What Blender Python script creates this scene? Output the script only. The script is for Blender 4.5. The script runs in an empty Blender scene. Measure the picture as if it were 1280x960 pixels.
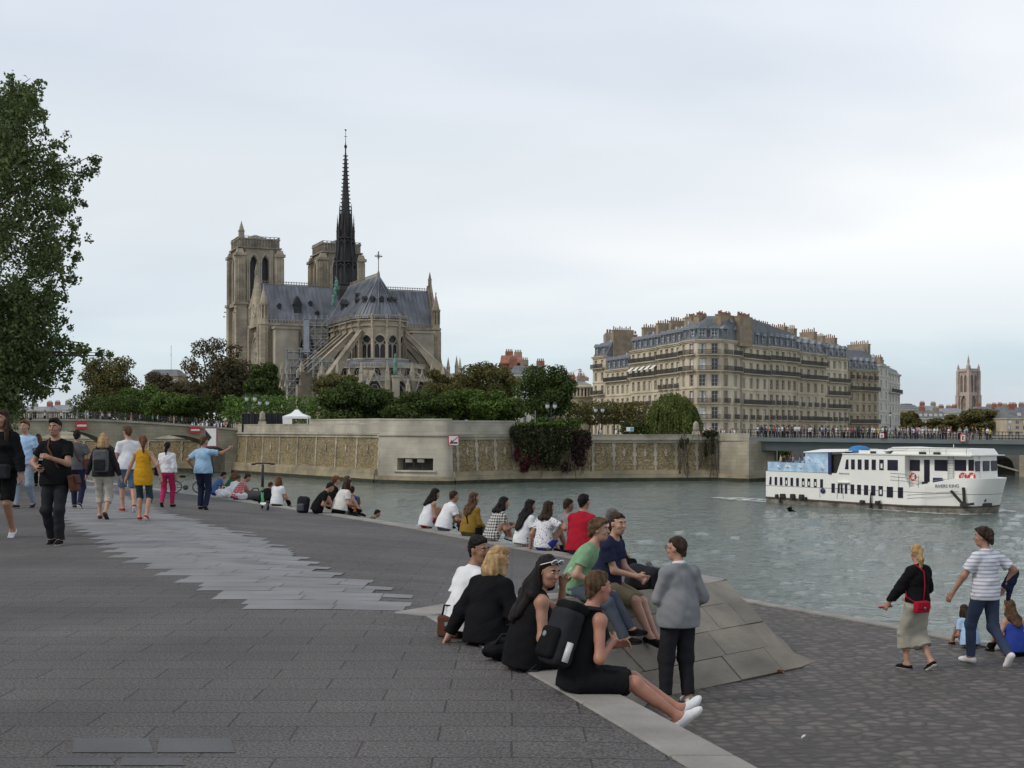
import bpy, math, random
import numpy as np
from mathutils import Matrix, Vector
random.seed(7)
np.random.seed(7)
C = bpy.context.scene.collection
R = math.radians
EYE, HOR, F = 7.0, 537.0, 1600.0        # eye height over the water, horizon row, focal length in pixels of a 1280 wide frame

def P(px, py, Y):
    return Vector(((px-640)/F*Y, Y, EYE+(HOR-py)/F*Y))
def PX(px, Y): return (px-640)/F*Y
def PZ(py, Y): return EYE+(HOR-py)/F*Y

# ---------------------------------------------------------------- materials
M = {}
def _nodes(m):
    m.use_nodes = True
    nt = m.node_tree
    return nt, nt.nodes, nt.links, nt.nodes['Principled BSDF']

def mat(name, col, rough=.7, var=.12, scale=3.0, bump=.0, bscale=20.0, metal=0.0, spec=.4, stretch=(1,1,1), coords='Object', col2=None, island=0.0, trans=0.0, detail=4.0, bdist=.02):
    """principled with two-octave noise colour variation and optional bump"""
    m = bpy.data.materials.new(name)
    nt, N, L, b = _nodes(m)
    b.inputs['Roughness'].default_value = rough
    b.inputs['Metallic'].default_value = metal
    b.inputs['Specular IOR Level'].default_value = spec
    tc = N.new('ShaderNodeTexCoord')
    mp = N.new('ShaderNodeMapping'); mp.inputs['Scale'].default_value = stretch
    L.new(tc.outputs[coords], mp.inputs['Vector'])
    n1 = N.new('ShaderNodeTexNoise'); n1.inputs['Scale'].default_value = scale; n1.inputs['Detail'].default_value = detail
    L.new(mp.outputs[0], n1.inputs['Vector'])
    mx = N.new('ShaderNodeMix'); mx.data_type = 'RGBA'
    c1 = tuple(max(0, c*(1-var)) for c in col); c2 = tuple(min(1, c*(1+var)) for c in (col2 or col))
    mx.inputs[6].default_value = (*c1, 1); mx.inputs[7].default_value = (*c2, 1)
    rp = N.new('ShaderNodeMapRange'); rp.inputs[1].default_value = .3; rp.inputs[2].default_value = .7
    L.new(n1.outputs['Fac'], rp.inputs[0]); L.new(rp.outputs[0], mx.inputs[0])
    out = mx.outputs[2]
    if island > 0:
        g = N.new('ShaderNodeNewGeometry')
        hs = N.new('ShaderNodeHueSaturation')
        mr = N.new('ShaderNodeMapRange'); mr.inputs[3].default_value = 1-island; mr.inputs[4].default_value = 1+island
        L.new(g.outputs['Random Per Island'], mr.inputs[0]); L.new(mr.outputs[0], hs.inputs['Value'])
        L.new(out, hs.inputs['Color']); out = hs.outputs[0]
    L.new(out, b.inputs['Base Color'])
    if bump > 0:
        n2 = N.new('ShaderNodeTexNoise'); n2.inputs['Scale'].default_value = bscale; n2.inputs['Detail'].default_value = 5
        L.new(mp.outputs[0], n2.inputs['Vector'])
        bp = N.new('ShaderNodeBump'); bp.inputs['Strength'].default_value = bump; bp.inputs['Distance'].default_value = bdist
        L.new(n2.outputs['Fac'], bp.inputs['Height']); L.new(bp.outputs[0], b.inputs['Normal'])
    if trans > 0:
        tr = N.new('ShaderNodeBsdfTranslucent'); L.new(out, tr.inputs['Color'])
        ad = N.new('ShaderNodeMixShader'); ad.inputs[0].default_value = trans
        o = N['Material Output']
        L.new(b.outputs[0], ad.inputs[1]); L.new(tr.outputs[0], ad.inputs[2]); L.new(ad.outputs[0], o.inputs['Surface'])
    M[name] = m
    return m

def brick_mat(name, c1, c2, mortar, bw, bh, msize=.02, rough=.85, bump=.4, warp=.02, offset=.5, rot=(0,0,0), grain=0.0, gscale=60, spec=.3, mixnoise=.35, nscale=1.2, bdist=.02):
    """courses of stone / paving; object coordinates, brick pattern lies in local XY after rot"""
    m = bpy.data.materials.new(name)
    nt, N, L, b = _nodes(m)
    b.inputs['Roughness'].default_value = rough; b.inputs['Specular IOR Level'].default_value = spec
    tc = N.new('ShaderNodeTexCoord'); mp = N.new('ShaderNodeMapping'); mp.inputs['Rotation'].default_value = rot
    L.new(tc.outputs['Object'], mp.inputs['Vector'])
    vec = mp.outputs[0]
    if warp > 0:
        nw = N.new('ShaderNodeTexNoise'); nw.inputs['Scale'].default_value = 2.5/bw*.4; nw.inputs['Detail'].default_value = 3
        L.new(vec, nw.inputs['Vector'])
        sb = N.new('ShaderNodeVectorMath'); sb.operation = 'SUBTRACT'; sb.inputs[1].default_value = (.5,.5,.5)
        L.new(nw.outputs['Color'], sb.inputs[0])
        sc = N.new('ShaderNodeVectorMath'); sc.operation = 'SCALE'; sc.inputs['Scale'].default_value = warp
        L.new(sb.outputs[0], sc.inputs[0])
        ad = N.new('ShaderNodeVectorMath'); ad.operation = 'ADD'
        L.new(vec, ad.inputs[0]); L.new(sc.outputs[0], ad.inputs[1]); vec = ad.outputs[0]
    bk = N.new('ShaderNodeTexBrick')
    bk.inputs['Color1'].default_value = (*c1,1); bk.inputs['Color2'].default_value = (*c2,1); bk.inputs['Mortar'].default_value = (*mortar,1)
    bk.inputs['Scale'].default_value = 1; bk.inputs['Brick Width'].default_value = bw; bk.inputs['Row Height'].default_value = bh
    bk.inputs['Mortar Size'].default_value = msize; bk.inputs['Mortar Smooth'].default_value = .3; bk.offset = offset
    L.new(vec, bk.inputs['Vector'])
    n1 = N.new('ShaderNodeTexNoise'); n1.inputs['Scale'].default_value = nscale; n1.inputs['Detail'].default_value = 6
    L.new(tc.outputs['Object'], n1.inputs['Vector'])
    mr = N.new('ShaderNodeMapRange'); mr.inputs[1].default_value = .3; mr.inputs[2].default_value = .7
    mr.inputs[3].default_value = 1-mixnoise; mr.inputs[4].default_value = 1+mixnoise
    L.new(n1.outputs['Fac'], mr.inputs[0])
    hs = N.new('ShaderNodeHueSaturation'); L.new(bk.outputs['Color'], hs.inputs['Color']); L.new(mr.outputs[0], hs.inputs['Value'])
    out = hs.outputs[0]
    hgt = bk.outputs['Fac']
    inv = N.new('ShaderNodeMath'); inv.operation = 'MULTIPLY_ADD'; inv.inputs[1].default_value = -1; inv.inputs[2].default_value = 1
    L.new(hgt, inv.inputs[0]); hout = inv.outputs[0]
    if grain > 0:
        ng = N.new('ShaderNodeTexNoise'); ng.inputs['Scale'].default_value = gscale; ng.inputs['Detail'].default_value = 3
        L.new(tc.outputs['Object'], ng.inputs['Vector'])
        mg = N.new('ShaderNodeMapRange'); mg.inputs[1].default_value = .35; mg.inputs[2].default_value = .65
        mg.inputs[3].default_value = 1-grain; mg.inputs[4].default_value = 1+grain
        L.new(ng.outputs['Fac'], mg.inputs[0])
        h2 = N.new('ShaderNodeHueSaturation'); L.new(out, h2.inputs['Color']); L.new(mg.outputs[0], h2.inputs['Value']); out = h2.outputs[0]
        a2 = N.new('ShaderNodeMath'); a2.operation = 'MULTIPLY_ADD'; a2.inputs[1].default_value = .35
        L.new(ng.outputs['Fac'], a2.inputs[0]); L.new(hout, a2.inputs[2]); hout = a2.outputs[0]
    L.new(out, b.inputs['Base Color'])
    bp = N.new('ShaderNodeBump'); bp.inputs['Strength'].default_value = bump; bp.inputs['Distance'].default_value = bdist
    L.new(hout, bp.inputs['Height']); L.new(bp.outputs[0], b.inputs['Normal'])
    M[name] = m
    return m

# ---------------------------------------------------------------- mesh builder
class MB:
    def __init__(s): s.v, s.f, s.mi, s.cur = [], [], [], 0
    def add(s, vs, fs, mi=None):
        o = len(s.v); s.v.extend([tuple(p) for p in vs])
        for f in fs: s.f.append(tuple(i+o for i in f)); s.mi.append(s.cur if mi is None else mi)
        return s
    def box(s, c, d, rot=None, mi=None, taper=1.0):
        x, y, z = d[0]/2, d[1]/2, d[2]/2; t = taper
        vs = [Vector(p) for p in ((-x,-y,-z),(x,-y,-z),(x,y,-z),(-x,y,-z),(-x*t,-y*t,z),(x*t,-y*t,z),(x*t,y*t,z),(-x*t,y*t,z))]
        if rot is not None: vs = [rot @ p for p in vs]
        c = Vector(c)
        return s.add([p+c for p in vs], [(3,2,1,0),(4,5,6,7),(0,1,5,4),(1,2,6,5),(2,3,7,6),(3,0,4,7)], mi)
    def prism(s, poly, z0, z1, mi=None, frame=None):
        """polygon (u,v) extruded along w; frame maps (u,v,w)->xyz"""
        n = len(poly)
        a = sum(poly[i][0]*poly[(i+1)%n][1]-poly[(i+1)%n][0]*poly[i][1] for i in range(n))
        if a < 0: poly = poly[::-1]
        fr = frame or (lambda u, v, w: (u, v, w))
        vs = [fr(u, v, z0) for u, v in poly]+[fr(u, v, z1) for u, v in poly]
        fs = [tuple(range(n))[::-1], tuple(range(n, 2*n))]+[(i, (i+1)%n, n+(i+1)%n, n+i) for i in range(n)]
        return s.add(vs, fs, mi)
    def tube(s, pts, rad, n=8, mi=None, cap=True, sx=1.0):
        pts = [Vector(p) for p in pts]; m = len(pts)
        if not hasattr(rad, '__len__'): rad = [rad]*m
        vs = []; up = None
        for i, p in enumerate(pts):
            d = (pts[min(i+1, m-1)]-pts[max(i-1, 0)])
            d = d.normalized() if d.length > 1e-9 else Vector((0,0,1))
            if up is None:
                up = d.orthogonal().normalized()
            up = (up-d*up.dot(d)); up = up.normalized() if up.length > 1e-6 else d.orthogonal().normalized()
            sd = d.cross(up)
            for k in range(n):
                a = 2*math.pi*k/n
                vs.append(p+up*(math.cos(a)*rad[i]*sx)+sd*(math.sin(a)*rad[i]))
        fs = []
        for i in range(m-1):
            for k in range(n):
                fs.append((i*n+k, i*n+(k+1)%n, (i+1)*n+(k+1)%n, (i+1)*n+k))
        if cap: fs += [tuple(range(n))[::-1], tuple(range((m-1)*n, m*n))]
        return s.add(vs, fs, mi)
    def bar(s, a, b, w, h=None, mi=None, up=(0,0,1)):
        a, b = Vector(a), Vector(b); d = (b-a); l = d.length; d.normalize(); h = h or w
        u = Vector(up); sd = d.cross(u)
        if sd.length < 1e-4: sd = d.orthogonal()
        sd.normalize(); u = sd.cross(d)
        rot = Matrix((sd, d, u)).transposed()
        return s.box((a+b)/2, (w, l, h), rot, mi)
    def lathe(s, prof, n=16, c=(0,0,0), mi=None, a0=0, a1=2*math.pi, sq=False):
        c = Vector(c); full = abs(a1-a0-2*math.pi) < 1e-6; k = n if full else n+1
        vs = []
        for r, z in prof:
            for i in range(k):
                a = a0+(a1-a0)*i/n
                vs.append(c+Vector((r*math.cos(a), r*math.sin(a), z)))
        fs = []
        for j in range(len(prof)-1):
            for i in range(n):
                i2 = (i+1)%k
                fs.append((j*k+i, j*k+i2, (j+1)*k+i2, (j+1)*k+i))
        if full:
            fs += [tuple(range(k))[::-1], tuple(range((len(prof)-1)*k, len(prof)*k))]
        return s.add(vs, fs, mi)
    def ell(s, c, r, n=12, m=8, mi=None, rot=None):
        c = Vector(c); vs = []; 
        for j in range(m+1):
            t = math.pi*j/m
            for i in range(n):
                a = 2*math.pi*i/n
                p = Vector((r[0]*math.sin(t)*math.cos(a), r[1]*math.sin(t)*math.sin(a), -r[2]*math.cos(t)))
                if rot is not None: p = rot @ p
                vs.append(c+p)
        fs = [(j*n+i, j*n+(i+1)%n, (j+1)*n+(i+1)%n, (j+1)*n+i) for j in range(m) for i in range(n)]
        return s.add(vs, fs, mi)
    def grid(s, fn, nu, nv, mi=None):
        vs = [fn(i/nu, j/nv) for j in range(nv+1) for i in range(nu+1)]
        fs = [(j*(nu+1)+i, j*(nu+1)+i+1, (j+1)*(nu+1)+i+1, (j+1)*(nu+1)+i) for j in range(nv) for i in range(nu)]
        return s.add(vs, fs, mi)
    def xf(s, mtx):
        s.v = [tuple(mtx @ Vector(p)) for p in s.v]; return s
    def build(s, name, mats, parent=None, smooth=False, bevel=0.0):
        me = bpy.data.meshes.new(name); me.from_pydata(s.v, [], s.f)
        if not isinstance(mats, (list, tuple)): mats = [mats]
        for m_ in mats: me.materials.append(M[m_] if isinstance(m_, str) else m_)
        if len(mats) > 1: me.polygons.foreach_set('material_index', s.mi)
        if smooth: me.polygons.foreach_set('use_smooth', [True]*len(me.polygons))
        me.update()
        o = bpy.data.objects.new(name, me); C.objects.link(o)
        if parent is not None: o.parent = parent
        if bevel > 0:
            bm = o.modifiers.new('bevel', 'BEVEL'); bm.width = bevel; bm.segments = 2; bm.limit_method = 'ANGLE'
        return o

def npmesh(name, v, f, mats, parent=None, smooth=True, mi=None):
    me = bpy.data.meshes.new(name)
    v = np.asarray(v, np.float32); f = np.asarray(f, np.int32); k = f.shape[1]
    me.vertices.add(len(v)); me.vertices.foreach_set('co', v.ravel())
    me.loops.add(f.size); me.loops.foreach_set('vertex_index', f.ravel())
    me.polygons.add(len(f)); me.polygons.foreach_set('loop_start', np.arange(0, f.size, k, dtype=np.int32))
    if not isinstance(mats, (list, tuple)): mats = [mats]
    for m_ in mats: me.materials.append(M[m_] if isinstance(m_, str) else m_)
    if mi is not None: me.polygons.foreach_set('material_index', np.asarray(mi, np.int32))
    me.polygons.foreach_set('use_smooth', np.full(len(f), smooth))
    me.update(calc_edges=True)
    o = bpy.data.objects.new(name, me); C.objects.link(o)
    if parent is not None: o.parent = parent
    return o

def tag(o, label, cat, group=None):
    o['label'] = label; o['category'] = cat
    if group: o['group'] = group
    return o
def thing(name, label, cat, loc=(0,0,0), rz=0.0, group=None):
    o = bpy.data.objects.new(name, None); C.objects.link(o); o.empty_display_size = .2
    o.location = loc; o.rotation_euler = (0,0,rz)
    return tag(o, label, cat, group)
def setting(o, kind='structure'):
    o['kind'] = kind; return o
def copy_tree(o, parent=None):
    c = o.copy(); C.objects.link(c)
    if parent is not None: c.parent = parent
    for ch in o.children: copy_tree(ch, c)
    return c
def text_mesh(txt, size, depth=.004):
    cu = bpy.data.curves.new('lettering', 'FONT'); cu.body = txt; cu.size = size; cu.extrude = depth
    cu.align_x = 'CENTER'; cu.align_y = 'CENTER'
    o = bpy.data.objects.new('lettering', cu); C.objects.link(o)
    dg = bpy.context.evaluated_depsgraph_get()
    me = bpy.data.meshes.new_from_object(o.evaluated_get(dg))
    bpy.data.objects.remove(o)
    return me

# ---------------------------------------------------------------- camera, sky, sun
sc = bpy.context.scene
cam_d = bpy.data.cameras.new('camera'); cam = bpy.data.objects.new('camera', cam_d); C.objects.link(cam)
cam.location = (0, 0, EYE); cam.rotation_euler = (R(90), 0, 0)
cam_d.sensor_width = 36; cam_d.lens = 36*F/1280; cam_d.shift_y = (HOR-480)/1280
cam_d.clip_start = .1; cam_d.clip_end = 6000
sc.camera = cam
sc.view_settings.view_transform = 'Standard'; sc.view_settings.look = 'None'
sc.view_settings.exposure = 0; sc.view_settings.gamma = 1
sc.cycles.use_denoising = True
sc.cycles.max_bounces = 6; sc.cycles.diffuse_bounces = 3; sc.cycles.glossy_bounces = 3
sc.cycles.transparent_max_bounces = 8
try: sc.cycles.use_adaptive_sampling = True; sc.cycles.adaptive_threshold = .02
except Exception: pass

SUN_EL, SUN_AZ = R(42), R(-112)          # azimuth from +Y towards +X; sun behind clouds, left and a little behind
w = bpy.data.worlds.new('World'); sc.world = w; w.use_nodes = True
nt = w.node_tree; N = nt.nodes; L = nt.links
bg = N['Background']
sky = N.new('ShaderNodeTexSky'); sky.sky_type = 'NISHITA'; sky.sun_disc = False
sky.sun_elevation = SUN_EL; sky.sun_rotation = SUN_AZ
tc = N.new('ShaderNodeTexCoord')
sep = N.new('ShaderNodeSeparateXYZ'); L.new(tc.outputs['Generated'], sep.inputs[0])
# cloud deck: project the direction on a flat layer so the banks thin out towards the horizon
mz = N.new('ShaderNodeMath'); mz.operation = 'ADD'; mz.inputs[1].default_value = .22; L.new(sep.outputs[2], mz.inputs[0])
dx = N.new('ShaderNodeMath'); dx.operation = 'DIVIDE'; L.new(sep.outputs[0], dx.inputs[0]); L.new(mz.outputs[0], dx.inputs[1])
dy = N.new('ShaderNodeMath'); dy.operation = 'DIVIDE'; L.new(sep.outputs[1], dy.inputs[0]); L.new(mz.outputs[0], dy.inputs[1])
cb = N.new('ShaderNodeCombineXYZ'); L.new(dx.outputs[0], cb.inputs[0]); L.new(dy.outputs[0], cb.inputs[1])
mpc = N.new('ShaderNodeMapping'); mpc.inputs['Scale'].default_value = (.55, .85, 1); mpc.inputs['Rotation'].default_value = (0, 0, R(16)); mpc.inputs['Location'].default_value = (3.1, 1.35, 0); L.new(cb.outputs[0], mpc.inputs['Vector'])
ns = N.new('ShaderNodeTexNoise'); ns.inputs['Scale'].default_value = 1.15; ns.inputs['Detail'].default_value = 5; ns.inputs['Roughness'].default_value = .45; ns.inputs['Distortion'].default_value = .25
L.new(mpc.outputs[0], ns.inputs['Vector'])
cr = N.new('ShaderNodeValToRGB')
e = cr.color_ramp.elements
e[0].position = .36; e[0].color = (.70, .755, .81, 1)
e[1].position = .62; e[1].color = (.93, .945, .96, 1)
x = e.new(.48); x.color = (.79, .83, .875, 1)
L.new(ns.outputs['Fac'], cr.inputs[0])
# elevation tint: brightest band about ten degrees up, faint blue just over the roofs
ce = N.new('ShaderNodeValToRGB'); e = ce.color_ramp.elements
e[0].position = .0; e[0].color = (.86, .86, .88, 1)
e[1].position = 1.0; e[1].color = (.66, .68, .72, 1)
for pos, c in ((.025, (.80,.84,.87,1)), (.05, (.74,.84,.88,1)), (.085, (.86,.91,.94,1)), (.14, (1.07,1.06,1.045,1)), (.20, (1.11,1.095,1.07,1)), (.27, (.98,.99,1.02,1)), (.34, (.92,.95,1.0,1)), (.5, (.72,.745,.79,1))):
    x = e.new(pos); x.color = c
L.new(sep.outputs[2], ce.inputs[0])
mu = N.new('ShaderNodeMix'); mu.data_type = 'RGBA'; mu.blend_type = 'MULTIPLY'; mu.inputs[0].default_value = 1
L.new(cr.outputs[0], mu.inputs[6]); L.new(ce.outputs[0], mu.inputs[7])
gain = N.new('ShaderNodeVectorMath'); gain.operation = 'SCALE'; gain.inputs['Scale'].default_value = 12.8; L.new(mu.outputs[2], gain.inputs[0])
mxs = N.new('ShaderNodeMix'); mxs.data_type = 'RGBA'; mxs.inputs[0].default_value = .88
L.new(sky.outputs[0], mxs.inputs[6]); L.new(gain.outputs[0], mxs.inputs[7])
L.new(mxs.outputs[2], bg.inputs['Color']); bg.inputs['Strength'].default_value = .085
sd = bpy.data.lights.new('sun', 'SUN'); sun = bpy.data.objects.new('sun', sd); C.objects.link(sun)
sd.energy = 1.5; sd.angle = R(11); sd.color = (1.0, .94, .84)
to = Vector((math.sin(SUN_AZ)*math.cos(SUN_EL), math.cos(SUN_AZ)*math.cos(SUN_EL), math.sin(SUN_EL)))
sun.rotation_euler = (-to).to_track_quat('-Z', 'Y').to_euler()

# ---------------------------------------------------------------- common materials
mat('white_paint', (.78,.78,.76), .45, .05, 2)
mat('black_metal', (.03,.03,.035), .5, .2, 5)
mat('dark_glass', (.03,.035,.045), .12, .3, .6, spec=.6)
mat('grey_steel', (.20,.22,.22), .5, .12, 2)
# ================================================================ quay, paving, water
E = [(7.2,8.0),(5.05,12.5),(2.82,17.0),(.67,21.4),(-1.83,26.7),(-3.9,30.4),(-7.9,37.3),(-14,47),(-21.5,58),(-33,75),(-52,104)]
def interp(poly, Y):
    for (x0,y0),(x1,y1) in zip(poly, poly[1:]):
        if y0 <= Y <= y1: return x0+(x1-x0)*(Y-y0)/(y1-y0)
    return poly[0][0] if Y < poly[0][1] else poly[-1][0]
def sstep(t): t = max(0, min(1, t)); return t*t*(3-2*t)
def zu(X, Y):                           # upper quay: falls gently towards the river edge
    d = (interp(E, max(Y, 8.0))-X)*.89
    return 4.95+.42*sstep(d/6.5)
ZL = 4.05                               # lower quay
def ground(px, py, zf=zu):
    lo, hi = 2.0, 140.0
    f = lambda Y: PZ(py, Y)-zf(PX(px, Y), Y)
    Y = lo
    while Y < hi and f(Y) > 0: Y += .05
    return Vector((PX(px, Y), Y, zf(PX(px, Y), Y)))
def lower(px, py): return ground(px, py, lambda X, Y: ZL)
KX = lambda Y: .361+.3205*(7.81-Y)      # inner kerb line
APX = 11.29
T1 = ground(692, 749); T2 = ground(905, 725)
def XR(Y):
    if Y <= APX: return KX(Y)
    if Y <= T1.y: return KX(APX)+(T1.x-KX(APX))*(Y-APX)/(T1.y-APX)
    if Y <= T2.y: return T1.x+(T2.x-T1.x)*(Y-T1.y)/(T2.y-T1.y)
    return interp(E, Y)+(T2.x-interp(E, T2.y))*max(0, 1-(Y-T2.y)/5)

brick_mat('dark_paving', (.100,.092,.089), (.086,.079,.077), (.046,.042,.041), .78, .335, .007, .8, .5, .012, grain=.52, gscale=62, mixnoise=.24, nscale=.5)
brick_mat('light_paving', (.205,.205,.208), (.235,.235,.235), (.10,.10,.10), 40, 40, .0, .75, .25, 0, grain=.12, gscale=50, mixnoise=.12, nscale=1.5)
mat('kerb_stone', (.25,.235,.215), .85, .22, 2.5, .35, 40)
mat('slab_stone', (.25,.228,.19), .9, .42, 1.1, .5, 18, island=.10, stretch=(1,1,2.2), col2=(.215,.19,.155), detail=8)
mat('joint_and_shade_dark', (.05,.048,.045), .9, .2)
mat('quay_wall', (.24,.22,.18), .9, .25, .6, .5, 3)

# cobbles: irregular rounded setts in wavering courses
def cobble_mat():
    m = bpy.data.materials.new('cobbles'); nt, N, L, b = _nodes(m)
    b.inputs['Roughness'].default_value = .7; b.inputs['Specular IOR Level'].default_value = .45
    tc = N.new('ShaderNodeTexCoord')
    mp = N.new('ShaderNodeMapping'); mp.inputs['Rotation'].default_value = (0,0,R(-6)); mp.inputs['Scale'].default_value = (5.2, 6.4, 1)
    L.new(tc.outputs['Object'], mp.inputs[0])
    v = N.new('ShaderNodeTexVoronoi'); v.feature = 'DISTANCE_TO_EDGE'; v.inputs['Randomness'].default_value = .62; v.inputs['Scale'].default_value = 1
    v2 = N.new('ShaderNodeTexVoronoi'); v2.feature = 'F1'; v2.inputs['Randomness'].default_value = .62; v2.inputs['Scale'].default_value = 1
    L.new(mp.outputs[0], v.inputs[0]); L.new(mp.outputs[0], v2.inputs[0])
    r = N.new('ShaderNodeMapRange'); r.inputs[1].default_value = 0; r.inputs[2].default_value = .22; L.new(v.outputs['Distance'], r.inputs[0])
    sp = N.new('ShaderNodeSeparateColor'); L.new(v2.outputs['Color'], sp.inputs[0])
    rv = N.new('ShaderNodeValToRGB'); e = rv.color_ramp.elements
    e[0].color = (.078,.069,.064,1); e[1].color = (.140,.120,.108,1); L.new(sp.outputs[0], rv.inputs[0])
    n = N.new('ShaderNodeTexNoise'); n.inputs['Scale'].default_value = .5; n.inputs['Detail'].default_value = 6; L.new(tc.outputs['Object'], n.inputs[0])
    hs = N.new('ShaderNodeHueSaturation'); L.new(rv.outputs[0], hs.inputs['Color'])
    mr = N.new('ShaderNodeMapRange'); mr.inputs[1].default_value = .3; mr.inputs[2].default_value = .7; mr.inputs[3].default_value = .75; mr.inputs[4].default_value = 1.3
    L.new(n.outputs['Fac'], mr.inputs[0]); L.new(mr.outputs[0], hs.inputs['Value'])
    mx = N.new('ShaderNodeMix'); mx.data_type = 'RGBA'; mx.inputs[6].default_value = (.050,.045,.042,1)
    L.new(r.outputs[0], mx.inputs[0]); L.new(hs.outputs[0], mx.inputs[7]); L.new(mx.outputs[2], b.inputs['Base Color'])
    r2 = N.new('ShaderNodeMapRange'); r2.interpolation_type = 'SMOOTHERSTEP'; r2.inputs[2].default_value = .35; L.new(v.outputs['Distance'], r2.inputs[0])
    n2 = N.new('ShaderNodeTexNoise'); n2.inputs['Scale'].default_value = 14; n2.inputs['Detail'].default_value = 4; L.new(tc.outputs['Object'], n2.inputs[0])
    a = N.new('ShaderNodeMath'); a.operation = 'MULTIPLY_ADD'; a.inputs[1].default_value = .5; L.new(n2.outputs['Fac'], a.inputs[0]); L.new(r2.outputs[0], a.inputs[2])
    a3 = N.new('ShaderNodeMath'); a3.operation = 'MULTIPLY_ADD'; a3.inputs[1].default_value = .7; L.new(sp.outputs[1], a3.inputs[0]); L.new(a.outputs[0], a3.inputs[2])
    bp = N.new('ShaderNodeBump'); bp.inputs['Strength'].default_value = .8; bp.inputs['Distance'].default_value = .035
    L.new(a3.outputs[0], bp.inputs['Height']); L.new(bp.outputs[0], b.inputs['Normal'])
    M['cobbles'] = m
cobble_mat()

def water_mat():
    m = bpy.data.materials.new('water'); nt, N, L, b = _nodes(m)
    b.inputs['Base Color'].default_value = (.098,.128,.112,1); b.inputs['Roughness'].default_value = .09; b.inputs['IOR'].default_value = 1.33
    tc = N.new('ShaderNodeTexCoord')
    hs = []
    for sx, sy, s, amp in ((.65, 1.2, 1.2, .8), (.9, 1.4, 3.4, .4), (1,1.3,8,.14)):
        mp = N.new('ShaderNodeMapping'); mp.inputs['Scale'].default_value = (sx, sy, 1); mp.inputs['Rotation'].default_value = (0,0,R(8)); L.new(tc.outputs['Object'], mp.inputs[0])
        n = N.new('ShaderNodeTexNoise'); n.inputs['Scale'].default_value = s; n.inputs['Detail'].default_value = 3; n.inputs['Distortion'].default_value = .6
        L.new(mp.outputs[0], n.inputs[0])
        a = N.new('ShaderNodeMath'); a.operation = 'MULTIPLY'; a.inputs[1].default_value = amp; L.new(n.outputs['Fac'], a.inputs[0]); hs.append(a.outputs[0])
    s1 = N.new('ShaderNodeMath'); L.new(hs[0], s1.inputs[0]); L.new(hs[1], s1.inputs[1])
    s2 = N.new('ShaderNodeMath'); L.new(s1.outputs[0], s2.inputs[0]); L.new(hs[2], s2.inputs[1])
    bp = N.new('ShaderNodeBump'); bp.inputs['Strength'].default_value = 1.0; bp.inputs['Distance'].default_value = .22
    L.new(s2.outputs[0], bp.inputs['Height']); L.new(bp.outputs[0], b.inputs['Normal'])
    M['water'] = m
water_mat()

# upper quay sheet
rows = [-4+.5*i for i in range(30)]+[11.0, APX, 11.6, 12, 12.4, 12.8, T1.y, 13.5, 14, 14.5, 15, 15.5, 16, 16.5, T2.y]+[17+.75*i for i in range(1, 60)]+[62+3*i for i in range(15)]
rows = sorted(r_ for r_ in rows if r_ <= 104)
cols = [0,.3,.7,1.2,1.8,2.5,3.3,4.2,5.2,6.3,7.5,9,11,14,18,24,34,48]
vs = []; fs = []
for Y in rows:
    for c_ in cols:
        X = XR(Y)-c_; vs.append((X, Y, zu(X, Y)))
n = len(cols)
for j in range(len(rows)-1):
    for i in range(n-1): fs.append((j*n+i+1, j*n+i, (j+1)*n+i, (j+1)*n+i+1))
o = MB().add(vs, fs).build('quay_paving', 'dark_paving', smooth=True); setting(o)
# retaining wall of the upper quay, along its river edge
mb = MB()
edge = [(XR(Y), Y) for Y in rows if Y >= T2.y]
for (a, b) in zip(edge, edge[1:]):
    mb.add([(a[0],a[1],-1.5),(b[0],b[1],-1.5),(b[0],b[1],zu(*b)-.004),(a[0],a[1],zu(*a)-.004)], [(0,1,2,3)])
o = mb.build('quay_retaining_wall', 'quay_wall'); setting(o)
# pale coping stones along the far river edge
mb = MB()
for Y0, Y1 in zip([T2.y+.9*i for i in range(48)], [T2.y+.9*(i+1)-.012 for i in range(48)]):
    a = Vector((XR(Y0), Y0, 0)); b = Vector((XR(Y1), Y1, 0)); d = (b-a).normalized(); nrm = Vector((-d.y, d.x, 0))
    p = [a-nrm*.04, b-nrm*.04, b+nrm*.36, a+nrm*.36]
    top = [(q.x, q.y, zu(q.x, q.y)+.014) for q in p]; bot = [(q.x, q.y, zu(q.x, q.y)-.25) for q in p]
    mb.add(bot+top, [(3,2,1,0),(4,5,6,7),(0,1,5,4),(1,2,6,5),(2,3,7,6),(3,0,4,7)])
o = mb.build('river_edge_kerb', 'kerb_stone'); setting(o)
# near kerb of big stones and the wall under it
mb = MB(); y = -3.0; k = 0
while y < APX-.05:
    y1 = min(APX, y+1.18); a, b = y+.006, y1-.006; q = .3205*.0
    za, zb = zu(KX(a), a)+.012, zu(KX(b), b)+.012
    p = [(KX(a)-.005, a), (KX(a)+.325, a), (KX(b)+.325, b), (KX(b)-.005, b)]
    zz = [za, za, zb, zb]
    mb.add([(u, v, ZL-.05) for u, v in p]+[(u, v, z) for (u, v), z in zip(p, zz)], [(3,2,1,0),(4,5,6,7),(0,1,5,4),(1,2,6,5),(2,3,7,6),(3,0,4,7)])
    y = y1; k += 1
o = mb.build('quay_kerb', 'kerb_stone', bevel=.012); setting(o)
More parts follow.
